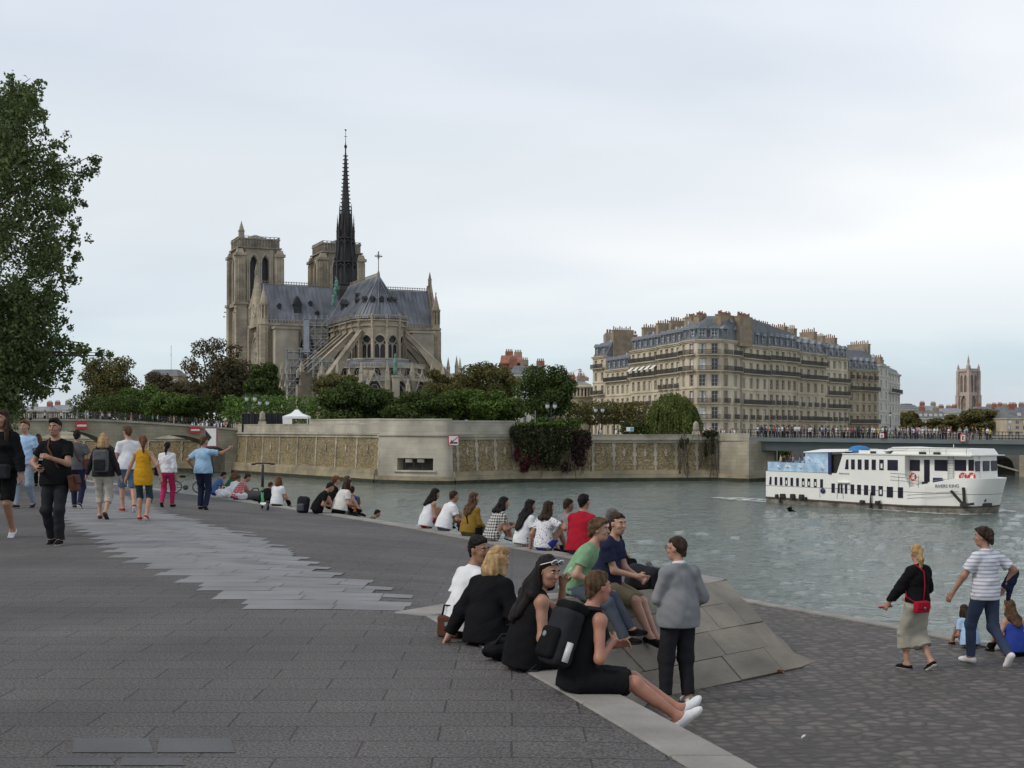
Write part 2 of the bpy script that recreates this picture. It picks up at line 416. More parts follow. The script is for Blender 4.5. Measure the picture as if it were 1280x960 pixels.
# coping along the top of the slope
mb = MB()
pts = [Vector((KX(APX), APX, 0)), Vector((T1.x, T1.y, 0)), Vector((T2.x, T2.y, 0))]
for a, b in zip(pts, pts[1:]):
    L_ = (b-a).length; ns_ = max(1, round(L_/.9)); d = (b-a).normalized(); nrm = Vector((-d.y, d.x, 0))
    for i in range(ns_):
        s0, s1 = a+d*(L_*i/ns_+.006), a+d*(L_*(i+1)/ns_-.006)
        p = [s0-nrm*.02, s1-nrm*.02, s1+nrm*.34, s0+nrm*.34]
        mb.add([(q.x, q.y, zu(q.x, q.y)-.3) for q in p]+[(q.x, q.y, zu(q.x, q.y)+.012) for q in p], [(3,2,1,0),(4,5,6,7),(0,1,5,4),(1,2,6,5),(2,3,7,6),(3,0,4,7)])
o = mb.build('slope_kerb', 'kerb_stone', bevel=.01); setting(o)

# stone slope between the two levels
top = [Vector((KX(APX)+.3, APX+.05, zu(KX(APX), APX)-.01)), T1+Vector((.03,-.02,-.01)), T2+Vector((.03,-.02,-.01))]
Bl = Vector((KX(9.6)+.33, 9.6, ZL)); Bm = lower(815, 875); Br = lower(1004, 835)
def pl(ps, t):
    ls = [(b-a).length for a, b in zip(ps, ps[1:])]; s = t*sum(ls)
    for (a, b), l in zip(zip(ps, ps[1:]), ls):
        if s <= l+1e-9: return a.lerp(b, s/l)
        s -= l
    return ps[-1]
bot = [Bl, Bm, Br]
tt = (top[1]-top[0]).length/((top[1]-top[0]).length+(top[2]-top[1]).length)
tb = (Bm-Bl).length/((Bm-Bl).length+(Br-Bm).length)
def slope(u, v):                        # v 0 at the top
    w_ = u if v < 0 else u
    t_ = tt*u/.4 if u < .4 else tt+(1-tt)*(u-.4)/.6
    b_ = tb*u/.4 if u < .4 else tb+(1-tb)*(u-.4)/.6
    p = pl(top, min(1, t_)).lerp(pl(bot, min(1, b_)), v)
    return p
mb = MB(); mb.grid(lambda a, b: slope(a, b)-Vector((0,0,.03)), 30, 10)
o = mb.build('slope_bed', 'joint_and_shade_dark', smooth=True); setting(o)
mb = MB(); rs = random.Random(3)
nr = 4
for r_ in range(nr):
    cuts = [0]; off = (.5 if r_ % 2 else 0)
    u = -.02+off*.09
    while u < 1:
        if u > .03: cuts.append(u)
        u += .14*rs.uniform(.75, 1.3)
    cuts.append(1)
    for u0, u1 in zip(cuts, cuts[1:]):
        if u1-u0 < .03: continue
        g = .0013; v0, v1 = r_/nr+.0028, (r_+1)/nr-.0028
        h = rs.uniform(-.006, .01)
        q = []
        for (uu, vv) in ((u0+g, v0), (u1-g, v0), (u1-g, v1), (u0+g, v1)): q.append(slope(uu, vv))
        nrm = (q[1]-q[0]).cross(q[3]-q[0]).normalized()
        if nrm.z < 0: nrm = -nrm
        # subdivided so that the slab follows the twist
        m_ = 3; vv = []; 
        for j in range(m_+1):
            for i in range(m_+1):
                p = slope(u0+g+(u1-u0-2*g)*i/m_, v0+(v1-v0)*j/m_)
                vv.append(p+nrm*(h+.012))
        f_ = [(j*(m_+1)+i, j*(m_+1)+i+1, (j+1)*(m_+1)+i+1, (j+1)*(m_+1)+i) for j in range(m_) for i in range(m_)]
        k0 = len(vv); ring = [0,1,2,3,7,11,15,14,13,12,8,4]
        vv += [vv[i]-nrm*.05 for i in ring]
        f_ += [(ring[i], ring[(i+1)%12], k0+(i+1)%12, k0+i) for i in range(12)]
        mb.add(vv, f_)
# the broken hip stones on the river side
hip = []
for i in range(5):
    v0, v1 = i/5+.01, (i+1)/5-.015
    a, b = slope(1, v0), slope(1, v1)
    out = Vector((.16+.03*i, .42, 0)); dz = Vector((0,0,-.30-.03*rs.random()))
    c_, d_ = b+out+dz*(.6 if i < 4 else 1), a+out+dz*.6
    c_.z = max(c_.z, ZL); d_.z = max(d_.z, ZL)
    mb.add([a, b, c_, d_], [(0,1,2,3)])
    mb.add([d_, c_, c_-Vector((-.1,-.5,2)), d_-Vector((-.1,-.5,2))], [(0,1,2,3)])
o = mb.build('stone_slope', 'slab_stone'); setting(o)

# lower quay of cobbles, its pale edge and river wall
LE = [(14.5,1.0),(9.9,9.4),(7.75,14.8),(6.5,17.5),(5.72,19.2),(4.25,21.7),(1.2,27.5),(-2.2,34.5),(-8,44)]
mb = MB()
rowsL = [.5+.5*i for i in range(88)]
vs = []; fs = []; nn = 16
for Y in rowsL:
    xe = interp(LE[::1], Y) if Y >= 1 else 14.5
    x0 = KX(Y)+.2 if Y < APX-1 else min(XR(Y)-.2, KX(APX-1))
    if Y > T2.y: x0 = XR(Y)-.1
    for i in range(nn+1):
        X = x0+(xe-x0)*i/nn
        vs.append((X, Y, ZL+.012*math.sin(X*1.7+Y)*math.sin(Y*1.3-X*.6)))
for j in range(len(rowsL)-1):
    for i in range(nn): fs.append((j*(nn+1)+i, j*(nn+1)+i+1, (j+1)*(nn+1)+i+1, (j+1)*(nn+1)+i))
o = mb.add(vs, fs).build('cobbled_quay', 'cobbles', smooth=True); setting(o)
mb = MB()
for (a, b) in zip(LE, LE[1:]):
    a, b = Vector((*a, 0)), Vector((*b, 0)); L_ = (b-a).length; n_ = max(1, int(L_/1.1)); d = (b-a).normalized(); nrm = Vector((-d.y, d.x, 0))
    for i in range(n_):
        s0, s1 = a+d*(L_*i/n_), a+d*(L_*(i+1)/n_-.012)
        p = [s0-nrm*.08, s1-nrm*.08, s1+nrm*.17, s0+nrm*.17]
        mb.add([(q.x, q.y, ZL-.3) for q in p]+[(q.x, q.y, ZL+.022) for q in p], [(3,2,1,0),(4,5,6,7),(0,1,5,4),(1,2,6,5),(2,3,7,6),(3,0,4,7)])
    mb.add([(a.x,a.y,-1.5),(b.x,b.y,-1.5),(b.x,b.y,ZL-.1),(a.x,a.y,ZL-.1)], [(0,1,2,3)])
o = mb.build('cobbled_quay_edge', 'kerb_stone'); setting(o)

# toothed band of paler slabs in the upper quay
def band_left(Y):  return interp([(-2.30,11.60),(-5.0,16.4),(-8.5,24),(-13,36),(-19,50)], Y)
def band_right(Y): return interp([(-.86,11.60),(-4.25,20.6),(-7.0,26),(-11,36),(-16,50)], Y)
mb = MB(); rs = random.Random(5); y = 11.60; j = 0
while y < 44:
    d = .335; a = .80*rs.uniform(.9,1.1)
    x0 = band_left(y+.16)+(.09 if j % 2 else -.09)+rs.uniform(-.05,.05); x1 = band_right(y+.16)+(.10 if j % 2 else -.10)+rs.uniform(-.06,.06)
    X = x0
    while X < x1:
        b = min(X+a, max(x1, X+.3)); p = [(X+.004, y+.004), (b-.004, y+.004), (b-.004, y+d-.004), (X+.004, y+d-.004)]
        dz = .003+rs.uniform(0,.001)
        mb.add([(u, v, zu(u, v)+dz) for u, v in p], [(0,1,2,3)])
        X += a
    y += d; j += 1
# repaired slabs in the foreground
pmb = MB(); mat('patch_slab', (.10,.098,.10), .8, .2, 1.5, .3, 60, island=.12)
for (xa, ya, xb, yb) in ((90,944,192,925),(196,944,294,925),(70,958,144,948),(150,958,232,948)):
    q = [ground(xa, ya), ground(xb, ya), ground(xb-6, yb), ground(xa+3, yb)]
    pmb.add([(p.x, p.y, p.z+.004) for p in q], [(0,1,2,3)])
mat('pale_slab', (.20,.20,.203), .75, .16, 1.3, .25, 60, island=.10)
o = mb.build('pale_paving_band', 'pale_slab'); setting(o)
o = pmb.build('repair_paving', 'patch_slab'); setting(o)

# river and land: real wavelets, finer near the viewer
def sea(rows, cols, seed):
    rg = np.random.default_rng(seed)
    Ys = np.concatenate([1/np.linspace(1/11., 1/330., rows), [420, 900]]); t = np.linspace(-1, 1, cols)
    X = np.outer(Ys*.46+14, t); Y = np.repeat(Ys[:,None], cols, 1)
    wx = X+1.1*np.sin(Y*.21+X*.09)+.7*np.sin(X*.33-Y*.12); wy = Y+1.3*np.sin(X*.17+.6)+.6*np.sin(Y*.41+X*.23); Z = np.zeros_like(X)
    for i in range(34):
        lam = .6*(5.5/.6)**rg.random(); th = rg.normal()*.75+1.25; k = 2*math.pi/lam; Z += .0047*lam**.75*np.sin(k*(wx*math.cos(th)+wy*math.sin(th))+rg.random()*6.3)
    Z *= .92+.22*np.sin(X*.11+.5*np.sin(Y*.07))*np.sin(Y*.09+1); Z -= .05; Z[-2:] = -.05
    V = np.stack([X,Y,Z],2).reshape(-1,3); i = np.arange(len(Ys)-1)[:,None]*cols+np.arange(cols-1)[None]
    return V, np.stack([i, i+1, i+cols+1, i+cols], 2).reshape(-1,4)
V, Fq = sea(760, 560, 3); o = npmesh('river_water', V, Fq, 'water'); setting(o)
o = MB().add([(-900,-40,-.6),(900,-40,-.6),(900,900,-.6),(-900,900,-.6)], [(0,1,2,3)]).build('river_bed_water', 'water'); setting(o)
mat('earth', (.16,.15,.13), .95, .2, .1)
o = MB().add([(-3000,470,4.6),(3000,470,4.6),(3000,5000,4.6),(-3000,5000,4.6)], [(0,1,2,3)]).build('far_ground', 'earth'); setting(o)
# street above the quay on the left, behind the big tree
o = MB().add([(-400,-40,5.0),(-32,-40,5.0),(-48,60,5.0),(-94,178,5.0),(-400,190,5.0)], [(0,1,2,3,4)]).build('street_ground', 'earth'); setting(o)
# ================================================================ island embankment, bridges, signs
brick_mat('pale_ashlar', (.40,.36,.285), (.34,.305,.24), (.27,.245,.19), 1.1, .42, .018, .9, .35, .03, rot=(R(90),0,0), mixnoise=.34, nscale=.35, bdist=.04)
brick_mat('concrete_block', (.43,.395,.325), (.38,.35,.285), (.30,.275,.225), 2.2, .75, .012, .9, .3, .01, rot=(R(90),0,0), mixnoise=.28, nscale=.28)
mat('wall_foot', (.32,.28,.20), .9, .4, .5, .4, 2.5, col2=(.30,.25,.16))
mat('algae_band', (.035,.036,.022), .8, .4, 1.2)
def rubble_mat():
    m = bpy.data.materials.new('rubble_stone'); nt, N, L, b = _nodes(m)
    b.inputs['Roughness'].default_value = .95; b.inputs['Specular IOR Level'].default_value = .15
    tc = N.new('ShaderNodeTexCoord'); mp = N.new('ShaderNodeMapping'); mp.inputs['Scale'].default_value = (3.6,3.6,4.2); L.new(tc.outputs['Object'], mp.inputs[0])
    v = N.new('ShaderNodeTexVoronoi'); v.inputs['Scale'].default_value = 1.3; L.new(mp.outputs[0], v.inputs[0])
    sp = N.new('ShaderNodeSeparateColor'); L.new(v.outputs['Color'], sp.inputs[0])
    r = N.new('ShaderNodeValToRGB'); e = r.color_ramp.elements; e[0].color = (.17,.135,.078,1); e[1].color = (.35,.285,.175,1); L.new(sp.outputs[0], r.inputs[0])
    x = e.new(.55); x.color = (.265,.21,.122,1)
    n = N.new('ShaderNodeTexNoise'); n.inputs['Scale'].default_value = .35; n.inputs['Detail'].default_value = 6; L.new(tc.outputs['Object'], n.inputs[0])
    mr = N.new('ShaderNodeMapRange'); mr.inputs[1].default_value = .3; mr.inputs[2].default_value = .7; mr.inputs[3].default_value = .78; mr.inputs[4].default_value = 1.15; L.new(n.outputs['Fac'], mr.inputs[0])
    hs = N.new('ShaderNodeHueSaturation'); L.new(r.outputs[0], hs.inputs['Color']); L.new(mr.outputs[0], hs.inputs['Value']); L.new(hs.outputs[0], b.inputs['Base Color'])
    bp = N.new('ShaderNodeBump'); bp.inputs['Strength'].default_value = .9; bp.inputs['Distance'].default_value = .12
    L.new(v.outputs['Distance'], bp.inputs['Height']); L.new(bp.outputs[0], b.inputs['Normal'])
    M['rubble_stone'] = m
rubble_mat()

def wall_frame(a, b, lean=.0):
    """u along the wall (m), v out of the wall towards the river, z up; v leans back with height"""
    a, b = Vector((*a,0)), Vector((*b,0)); d = (b-a).normalized(); nrm = Vector((d.y,-d.x,0))
    return (lambda u, v, z: a+d*u+nrm*(v-lean*z)+Vector((0,0,z))), (b-a).length
def fbox(mb, fr, u0, u1, v0, v1, z0, z1, mi=None):
    c = [fr(u0,v0,z0),fr(u1,v0,z0),fr(u1,v1,z0),fr(u0,v1,z0),fr(u0,v0,z1),fr(u1,v0,z1),fr(u1,v1,z1),fr(u0,v1,z1)]
    mb.add(c, [(0,1,2,3),(7,6,5,4),(4,5,1,0),(5,6,2,1),(6,7,3,2),(7,4,0,3)], mi)

def wall_run(root, a, b, zc, zt, zp0, npan, u0=0, u1=None, foot=1.3, anchors=True, parapet=True):
    """one straight stretch: rubble panels between pale pilasters, foot ledge, cornice and parapet"""
    fr, ln = wall_frame(a, b, .06); u1 = u1 or ln
    st, ru, ft, al, an = MB(), MB(), MB(), MB(), MB()
    fbox(ru, fr, 0, ln, -2.0, 0, zp0-.3, zc-.4)
    w_ = (u1-u0)/npan
    for i in range(npan+1):
        wd = .17
        # toothed pilaster: alternate long and short blocks
        z = zp0
        k = 0
        while z < zc-.45:
            ww = wd+(.09 if k % 2 else -.03)
            fbox(st, fr, u0+i*w_-ww, u0+i*w_+ww, -.1, .10, z, min(z+.62, zc-.4)-.012); z += .62; k += 1
    fbox(st, fr, 0, ln, -2, .16, zc-.42, zc-.05)
    fbox(st, fr, 0, ln, -2, .34, zc-.05, zc+.16)
    if parapet:
        fbox(st, fr, 0, ln, -.5, .10, zc+.16, zt-.14); fbox(st, fr, 0, ln, -.56, .16, zt-.14, zt)
    fbox(ft, fr, 0, ln, -2, .55, zp0-.55, zp0-.02)
    fbox(ft, fr, 0, ln, -2, .62, .35, zp0-.57)
    fbox(al, fr, 0, ln, -2, .70, -1, .42)
    if anchors:
        for i in range(npan):
            u = u0+(i+.5)*w_; zz = zp0+(zc-zp0)*.58
            fbox(an, fr, u-.10, u+.10, 0, .16, zz-.5, zz+.5); fbox(an, fr, u-.21, u+.21, 0, .15, zz-.16, zz+.16)
    return st, ru, ft, al, an

def embankment(name, label, runs):
    root = thing(name, label, 'embankment wall')
    acc = {}
    for kw in runs:
        parts = wall_run(root, **kw)
        for nm, mb in zip(('stonework', 'rubble_panels', 'wall_foot', 'waterline', 'wall_anchor'), parts):
            acc.setdefault(nm, []).append(mb)
    mm = {'stonework':'pale_ashlar','rubble_panels':'rubble_stone','wall_foot':'wall_foot','waterline':'algae_band','wall_anchor':'pale_ashlar'}
    for nm, l in acc.items():
        if nm == 'wall_anchor':
            for mb in l:
                for k in range(0, len(mb.f), 12):      # each cross-shaped anchor on its own
                    m2 = MB(); m2.add(mb.v[k//6*8:k//6*8+16], [tuple(i-k//6*8 for i in f) for f in mb.f[k:k+12]])
                    m2.build('wall_anchor', 'pale_ashlar', root)
        else:
            t = MB()
            for mb in l: t.add(mb.v, mb.f)
            if t.f: t.build(nm, mm[nm], root)
    return root

A_ = (PX(286,211), 211.0); B_ = (PX(472,170), 170.0); C_ = (PX(566,165.5), 165.5); D_ = (PX(643,172), 172.0); E_ = (PX(897,177), 177.0); F_ = (PX(936,174), 174.0)
embankment('river_wall', 'long brown rubble river wall with pale pilasters left of the concrete prow', [
    dict(a=A_, b=B_, zc=6.35, zt=7.85, zp0=1.75, npan=8, u0=.6)])
embankment('river_wall', 'brown rubble river wall with low stone parapet under the willow', [
    dict(a=D_, b=E_, zc=5.6, zt=6.35, zp0=1.45, npan=9, u0=2)])
r3 = embankment('river_wall', 'short rubble wall stretch just right of the concrete prow', [
    dict(a=C_, b=D_, zc=6.1, zt=8.1, zp0=1.55, npan=3, u0=.9)])

# rounded concrete prow of the island with its barred opening
root = thing('concrete_prow', 'pale rounded concrete bastion at the island tip with a barred slot', 'bastion')
cur = []
Bv, Cv = Vector(B_), Vector(C_)
ctrl = [Bv, Bv.lerp(Cv, .12)+Vector((.2,-.5)), Bv.lerp(Cv, .5)+Vector((.1,-1.35)), Bv.lerp(Cv, .88)+Vector((0,-.9)), Cv]
for i in range(41):
    t = i/40*4; k = min(3, int(t)); t -= k
    p0, p1, p2, p3 = ctrl[max(k-1,0)], ctrl[k], ctrl[k+1], ctrl[min(k+2,4)]
    cur.append(.5*((2*p1)+(p2-p0)*t+(2*p0-5*p1+4*p2-p3)*t*t+(3*p1-p0-3*p2+p3)*t*t*t))
lens = [0]
for a, b in zip(cur, cur[1:]): lens.append(lens[-1]+(b-a).length)
def cp(px):  # curve parameter index nearest to an image column
    return min(range(41), key=lambda i: abs(640+cur[i].x/cur[i].y*F-px))
i0, i1 = cp(497), cp(541); zw0, zw1 = PZ(588, 166), PZ(573, 166)
def band(mb, j0, j1, v, z0, z1, back=1.6, lean=.05):
    vs = []
    for j in range(j0, j1+1):
        t = (cur[min(j+1,40)]-cur[max(j-1,0)]).normalized(); nr = Vector((t.y,-t.x))
        for (vv, z) in ((v, z0), (v, z1), (v-back, z1), (v-back, z0)):
            q = cur[j]+nr*(vv-lean*z); vs.append((q.x, q.y, z))
    n = j1-j0; fs = [(0,1,2,3), (4*n+3,4*n+2,4*n+1,4*n)]
    for j in range(n):
        for k in range(4): fs.append((4*j+k, 4*(j+1)+k, 4*(j+1)+(k+1)%4, 4*j+(k+1)%4))
    mb.add(vs, fs)
mb = MB()
band(mb, 0, 40, .10, zw1+.01, 6.2); band(mb, 0, 40, .10, .9, zw0-.01)
band(mb, 0, i0, .10, zw0, zw1); band(mb, i1, 40, .10, zw0, zw1)
band(mb, 0, 40, .32, 6.21, 6.42)
band(mb, 0, 40, .16, 6.43, 8.22, 2.2)
band(mb, 0, 40, .22, 8.225, 8.42, 2.3)
mb.build('bastion_wall', 'concrete_block', root)
mb = MB(); band(mb, 0, 40, .62, .4, .88); mb.build('bastion_foot', 'wall_foot', root)
mb = MB(); band(mb, 0, 40, .68, -1, .39); mb.build('waterline', 'algae_band', root)
mb = MB(); band(mb, i0, i1, -1.2, zw0-.1, zw1+.1, .2); mb.build('slot_recess', 'joint_and_shade_dark', root)
mb = MB(); band(mb, max(0,i0-1), min(40,i1+1), .34, zw0-.22, zw0-.012, .6); mb.build('slot_sill', 'concrete_block', root)
mat('rusty_iron', (.06,.045,.035), .7, .3, 4)
for j in range(i0+2, i1-1, 3):
    q = cur[j]; t = (cur[j+1]-cur[j-1]).normalized(); nr = Vector((t.y,-t.x)); q = q-nr*(.35+.05*3)
    MB().tube([(q.x,q.y,zw0-.05),(q.x,q.y,zw1+.05)], .06, 6).build('slot_bar', 'rusty_iron', root)
q = cur[(i0+i1)//2]; t = (cur[21]-cur[19]).normalized()
for s_ in (-1, 1):
    MB().box((q.x+t.x*s_*.9-.0, q.y+t.y*s_*.9+.25, (zw0+zw1)/2+.45), (.9,.12,.42)).build('slot_plate', 'pale_ashlar', root)
# left end of the prow parapet is stepped
mb = MB(); p = Vector(B_)+Vector((-7.2, 7.3)); 
fr, ln = wall_frame((Vector(B_)+(Vector(A_)-Vector(B_))*.42), B_, .06)
fbox(mb, fr, 0, ln, -2, .14, 6.55, 8.3); fbox(mb, fr, -.1, ln, -2.1, .2, 8.31, 8.5)
mb.build('bastion_parapet', 'concrete_block', root)
fr, ln = wall_frame(C_, D_, .06); mb = MB()
fbox(mb, fr, 0, ln+.3, -2, .15, 6.35, 7.95); fbox(mb, fr, 0, ln+.4, -2.1, .22, 7.96, 8.2); mb.build('bastion_parapet', 'concrete_block', root)
# stone finials on the wall tops
def finial(px, Y, z0, h, label):
    o = thing('stone_finial', label, 'stone finial', (PX(px, Y), Y, z0), 0, 'stone finials on the embankment')
    s = h/2.6
    MB().box((0,0,.35*s), (1.5*s,1.1*s,.7*s), taper=.85).build('finial_base', 'pale_ashlar', o)
    MB().lathe([(.05,.68*s),(.55*s,.72*s),(.62*s,1.2*s),(.5*s,1.7*s),(.55*s,2.0*s),(.3*s,2.4*s),(.02,2.6*s)], 10).build('finial_cap', 'pale_ashlar', o, smooth=True)
finial(328, 205, 7.8, 2.2, 'pale stone finial on the river wall beside the white tent')
finial(870, 178, 6.3, 1.9, 'pale stone finial on the parapet right of the willow')

# abutment of the steel bridge
root = thing('bridge_abutment', 'pale ashlar abutment carrying the left end of the steel bridge', 'bridge abutment')
brick_mat('abutment_stone', (.38,.335,.25), (.33,.29,.22), (.24,.21,.16), 1.3, .5, .015, .9, .4, .03, rot=(R(90),0,0), mixnoise=.3, nscale=.25)
G_ = (PX(962,186), 186.0)
pts = [(E_[0]-.2,E_[1]+6), (E_[0]+.1,E_[1]-.6), (PX(936,173),173), (PX(968,178),178), (PX(972,196),196), (E_[0],196)]
mb = MB(); mb.prism(pts, .9, 5.45); mb.build('abutment_wall', 'abutment_stone', root)
cx_, cy_ = sum(p[0] for p in pts)/6, sum(p[1] for p in pts)/6
gro = lambda k: [(cx_+(x-cx_)*k, cy_+(y-cy_)*k) for x, y in pts]
mb = MB(); mb.prism(gro(1.02), -1, .9); mb.build('abutment_foot', 'wall_foot', root)
mb = MB(); mb.prism(gro(1.028), -1, .38); mb.build('waterline', 'algae_band', root)
mb = MB(); mb.prism([(E_[0]-.1,E_[1]-.7),(PX(936,173)+.05,172.9),(PX(936,173)+.05,173.6),(E_[0]-.1,E_[1])], 5.46, 6.5); mb.build('abutment_parapet', 'pale_ashlar', root)

# island ground behind the walls
o = MB().prism([(A_[0]-.5,A_[1]+1.5), (B_[0]+.5,B_[1]+2), (Bv.lerp(Cv,.5).x,169), (C_[0]-.5,C_[1]+2), (D_[0],D_[1]+2), (E_[0],E_[1]+2), (E_[0]+2,196),(60,250),(110,340),(110,520),(-260,520),(-160,268),(-52,218)], -1, 5.45).build('island_ground', 'earth'); setting(o)
o = MB().prism([(A_[0]+1,A_[1]+3), (B_[0]+1,B_[1]+4), (0,174), (D_[0]-1,D_[1]+4), (D_[0]+8,215), (-10,262), (-60,262), (-66,232)], 5.46, 6.6).build('island_terrace', 'earth'); setting(o)
# quay wall of the island beyond the stone bridge, seen through its arches
embankment('river_wall', 'pale striped river wall seen through the stone bridge arches', [
    dict(a=(-150.,262.), b=(-50.,216.), zc=5.4, zt=6.3, zp0=1.6, npan=30, u0=1, anchors=False)])

# ---------------------------------------------------------------- stone arch bridge on the left
root = thing('stone_bridge', 'old pale stone bridge with low segmental arches and iron railing', 'bridge')
pa, pb = Vector((PX(-150,186), 186.0)), Vector((PX(297,209), 209.0))
d2 = (pb-pa).normalized(); ln = (pb-pa).length; n2 = Vector((d2.y,-d2.x))
def deck(u): t = u/ln; return 8.35-.06*t-1.45*max(0,(t-.55)/.45)**1.4
deck_b = lambda t, l=ln, f=deck: 8.35-.06*t-1.45*max(0,(t-.55)/.45)**1.4
arches = []; na = 3; pier = 2.0; gap = (ln-pier*(na+1))/na
for i in range(na): u = pier+i*(gap+pier); arches.append((u, u+gap))
def soffit(u):
    for a, b in arches:
        if a < u < b:
            t = (u-a)/(b-a)*2-1
            return 3.6+(deck(u)-1.5-3.6)*(1-t*t)
    return -1.0
us = sorted(set([round(ln*i/160, 3) for i in range(161)]+[round(a+e_, 3) for ab in arches for a in ab for e_ in (-.02, .02)]))
mb = MB(); wid = 11.0; vs = []
for u in us:
    p = pa+d2*u
    for (v, z) in ((0, soffit(u)), (0, deck(u)), (-wid, deck(u)), (-wid, soffit(u))):
        q = p+n2*v; vs.append((q.x, q.y, z))
fs = []
for i in range(len(us)-1):
    for k in range(4): fs.append((4*i+k, 4*(i+1)+k, 4*(i+1)+(k+1)%4, 4*i+(k+1)%4))
mb.add(vs, fs); 
brick_mat('bridge_stone', (.36,.32,.24), (.31,.275,.205), (.2,.175,.13), 1.2, .5, .014, .9, .35, .02, rot=(R(90),0,R(0)), mixnoise=.3, nscale=.3)
mb.build('arches', 'bridge_stone', root)
mb = MB()
for u, u2 in zip(us, us[1:]):
    a, b = pa+d2*u, pa+d2*u2
    for (v0, v1, z0, z1) in ((.35, -.2, 0.0, .32),):
        q = [a+n2*v0, b+n2*v0, b+n2*v1, a+n2*v1]
        zz = [deck(u), deck(u2), deck(u2), deck(u)]
        mb.add([(p.x,p.y,z+z0+.003) for p, z in zip(q, zz)]+[(p.x,p.y,z+z1) for p, z in zip(q, zz)], [(3,2,1,0),(4,5,6,7),(0,1,5,4),(2,3,7,6)])
mb.build('cornice', 'pale_ashlar', root)
# arch rings
for a, b in arches:
    mb = MB(); vs = []
    for i in range(25):
        u = a+.03+(b-a-.06)*i/24; p = pa+d2*u; z = soffit(u)
        for (v, zz) in ((.14, z+.01), (.14, z+.62), (-.02, z+.62), (-.02, z+.01)):
            q = p+n2*v; vs.append((q.x,q.y,min(zz, deck(u)-.1)))
    fs = [(4*i+k, 4*(i+1)+k, 4*(i+1)+(k+1)%4, 4*i+(k+1)%4) for i in range(24) for k in range(4)]
    mb.add(vs, fs).build('arch_ring', 'bridge_stone', root)
for a, b in arches[:-1]:                       # cutwaters
    p = pa+d2*(b+pier/2)
    poly = [p-d2*1.5, p+n2*2.2, p+d2*1.5]
    MB().prism([(q.x,q.y) for q in poly], -1, 3.4).build('cutwater', 'bridge_stone', root)
    MB().prism([(q.x,q.y) for q in [p-d2*1.6, p+n2*2.35, p+d2*1.6]], 3.405, 3.7).build('cutwater_cap', 'pale_ashlar', root)
for side in (.15, -wid+.2):
    mb = MB()
    for (zz, r_) in ((1.32, .06), (.45, .035)):
        mb.tube([(*(pa+d2*u+n2*side), deck(u)+zz) for u in us[::6]+[us[-1]]], r_, 4)
    u = 0
    while u < ln:
        p = pa+d2*u+n2*side; mb.bar((p.x,p.y,deck(u)+.3), (p.x,p.y,deck(u)+1.3), .035 if round(u/.33) % 6 else .1); u += .33
    mb.build('railing', 'black_metal', root)

# navigation boards hanging on bridges and walls
mat('sign_red', (.52,.035,.04), .5, .08); mat('sign_white', (.80,.79,.76), .5, .04); mat('sign_black', (.02,.02,.022), .5, .1); mat('sign_mauve', (.27,.10,.13), .5, .1)
def bridge_face(px):
    best = min(range(2000), key=lambda i: abs(640+(pa+d2*(ln*i/2000)).x/(pa+d2*(ln*i/2000)).y*F-px)); u = ln*best/2000
    return u, pa+d2*u
def board(px, w_px, py0, py1, label):
    u, p = bridge_face(px); Y = p.y; p = p+n2*.55; w_ = w_px/F*Y/max(.3, abs(d2.x))*.62
    z0, z1 = PZ(py1, Y), PZ(py0, Y)
    o = thing('no_entry_board', label, 'navigation sign', (p.x, p.y, z0), math.atan2(d2.y, d2.x), 'no entry boards on the stone bridge')
    h = z1-z0; w_ = w_px/F*Y
    MB().box((0,0,h/2), (w_,.12,h)).build('red_board', 'sign_red', o)
    MB().box((0,-.07,h/2), (w_*.86,.03,h*.26)).build('white_bar', 'sign_white', o)
    MB().bar((0,.1,h*.5), (0,.75,h*.5), .08).build('bracket', 'black_metal', o)
board(101.5, 13, 527.5, 536.5, 'red board with white bar on the stone bridge above the man in black')
board(243, 12.5, 533.5, 541.5, 'red board with white bar on the stone bridge above the pointing man')
# arrow board in a mauve frame, on a post standing in the river by the bridge
Y = 190.0; o = thing('arrow_board', 'tall white board with black arrow point in a mauve frame by the stone bridge', 'navigation sign', (PX(264,Y), Y, 0))
x0, x1 = PX(255,Y)-PX(264,Y), PX(272,Y)-PX(264,Y); z0, z1 = PZ(559,Y), PZ(534,Y)
MB().box(((x0+x1)/2,0,(z0+z1)/2), (x1-x0,.12,z1-z0)).build('frame', 'sign_mauve', o)
MB().box(((x0+x1)/2,-.08,(z0+z1)/2), (x1-x0-.4,.04,z1-z0-.4)).build('panel', 'sign_white', o)
mb = MB(); zm = (z0+z1)/2; mb.prism([(x0+.22,z0+.35),(x0+1.15,zm),(x0+.22,z1-.35)], -.13, -.105, frame=lambda u,v,w_: (u,w_,v)); mb.build('arrow', 'sign_black', o)
MB().tube([(.1,.15,-1),(.1,.15,z1)], .09, 8).build('post', 'black_metal', o)
# square board with a tug-and-barge symbol on the prow
Y = 163.2; o = thing('towing_sign', 'white square sign with red border and black convoy symbol on the prow', 'navigation sign', (PX(567,Y), Y, PZ(557.5,Y)), R(10))
w_ = 14/F*Y; h = 13.5/F*Y
MB().box((0,0,h/2), (w_,.1,h)).build('border', 'sign_red', o)
MB().box((0,-.06,h/2), (w_*.84,.03,h*.84)).build('panel', 'sign_white', o)
mb = MB()
fr = lambda u,v,q: (u,q,v)
mb.prism([(-.48,.30),(-.02,.30),(.0,.5),(-.5,.5)], -.10, -.085, frame=fr); mb.prism([(.06,.30),(.46,.30),(.5,.5),(.04,.5)], -.10, -.085, frame=fr); mb.prism([(-.35,.5),(-.15,.5),(-.15,.72),(-.35,.72)], -.10, -.085, frame=fr)
mb.prism([(-.06,.37),(.08,.37),(.08,.43),(-.06,.43)], -.101, -.086, frame=fr)
mb.build('convoy_symbol', 'sign_black', o)
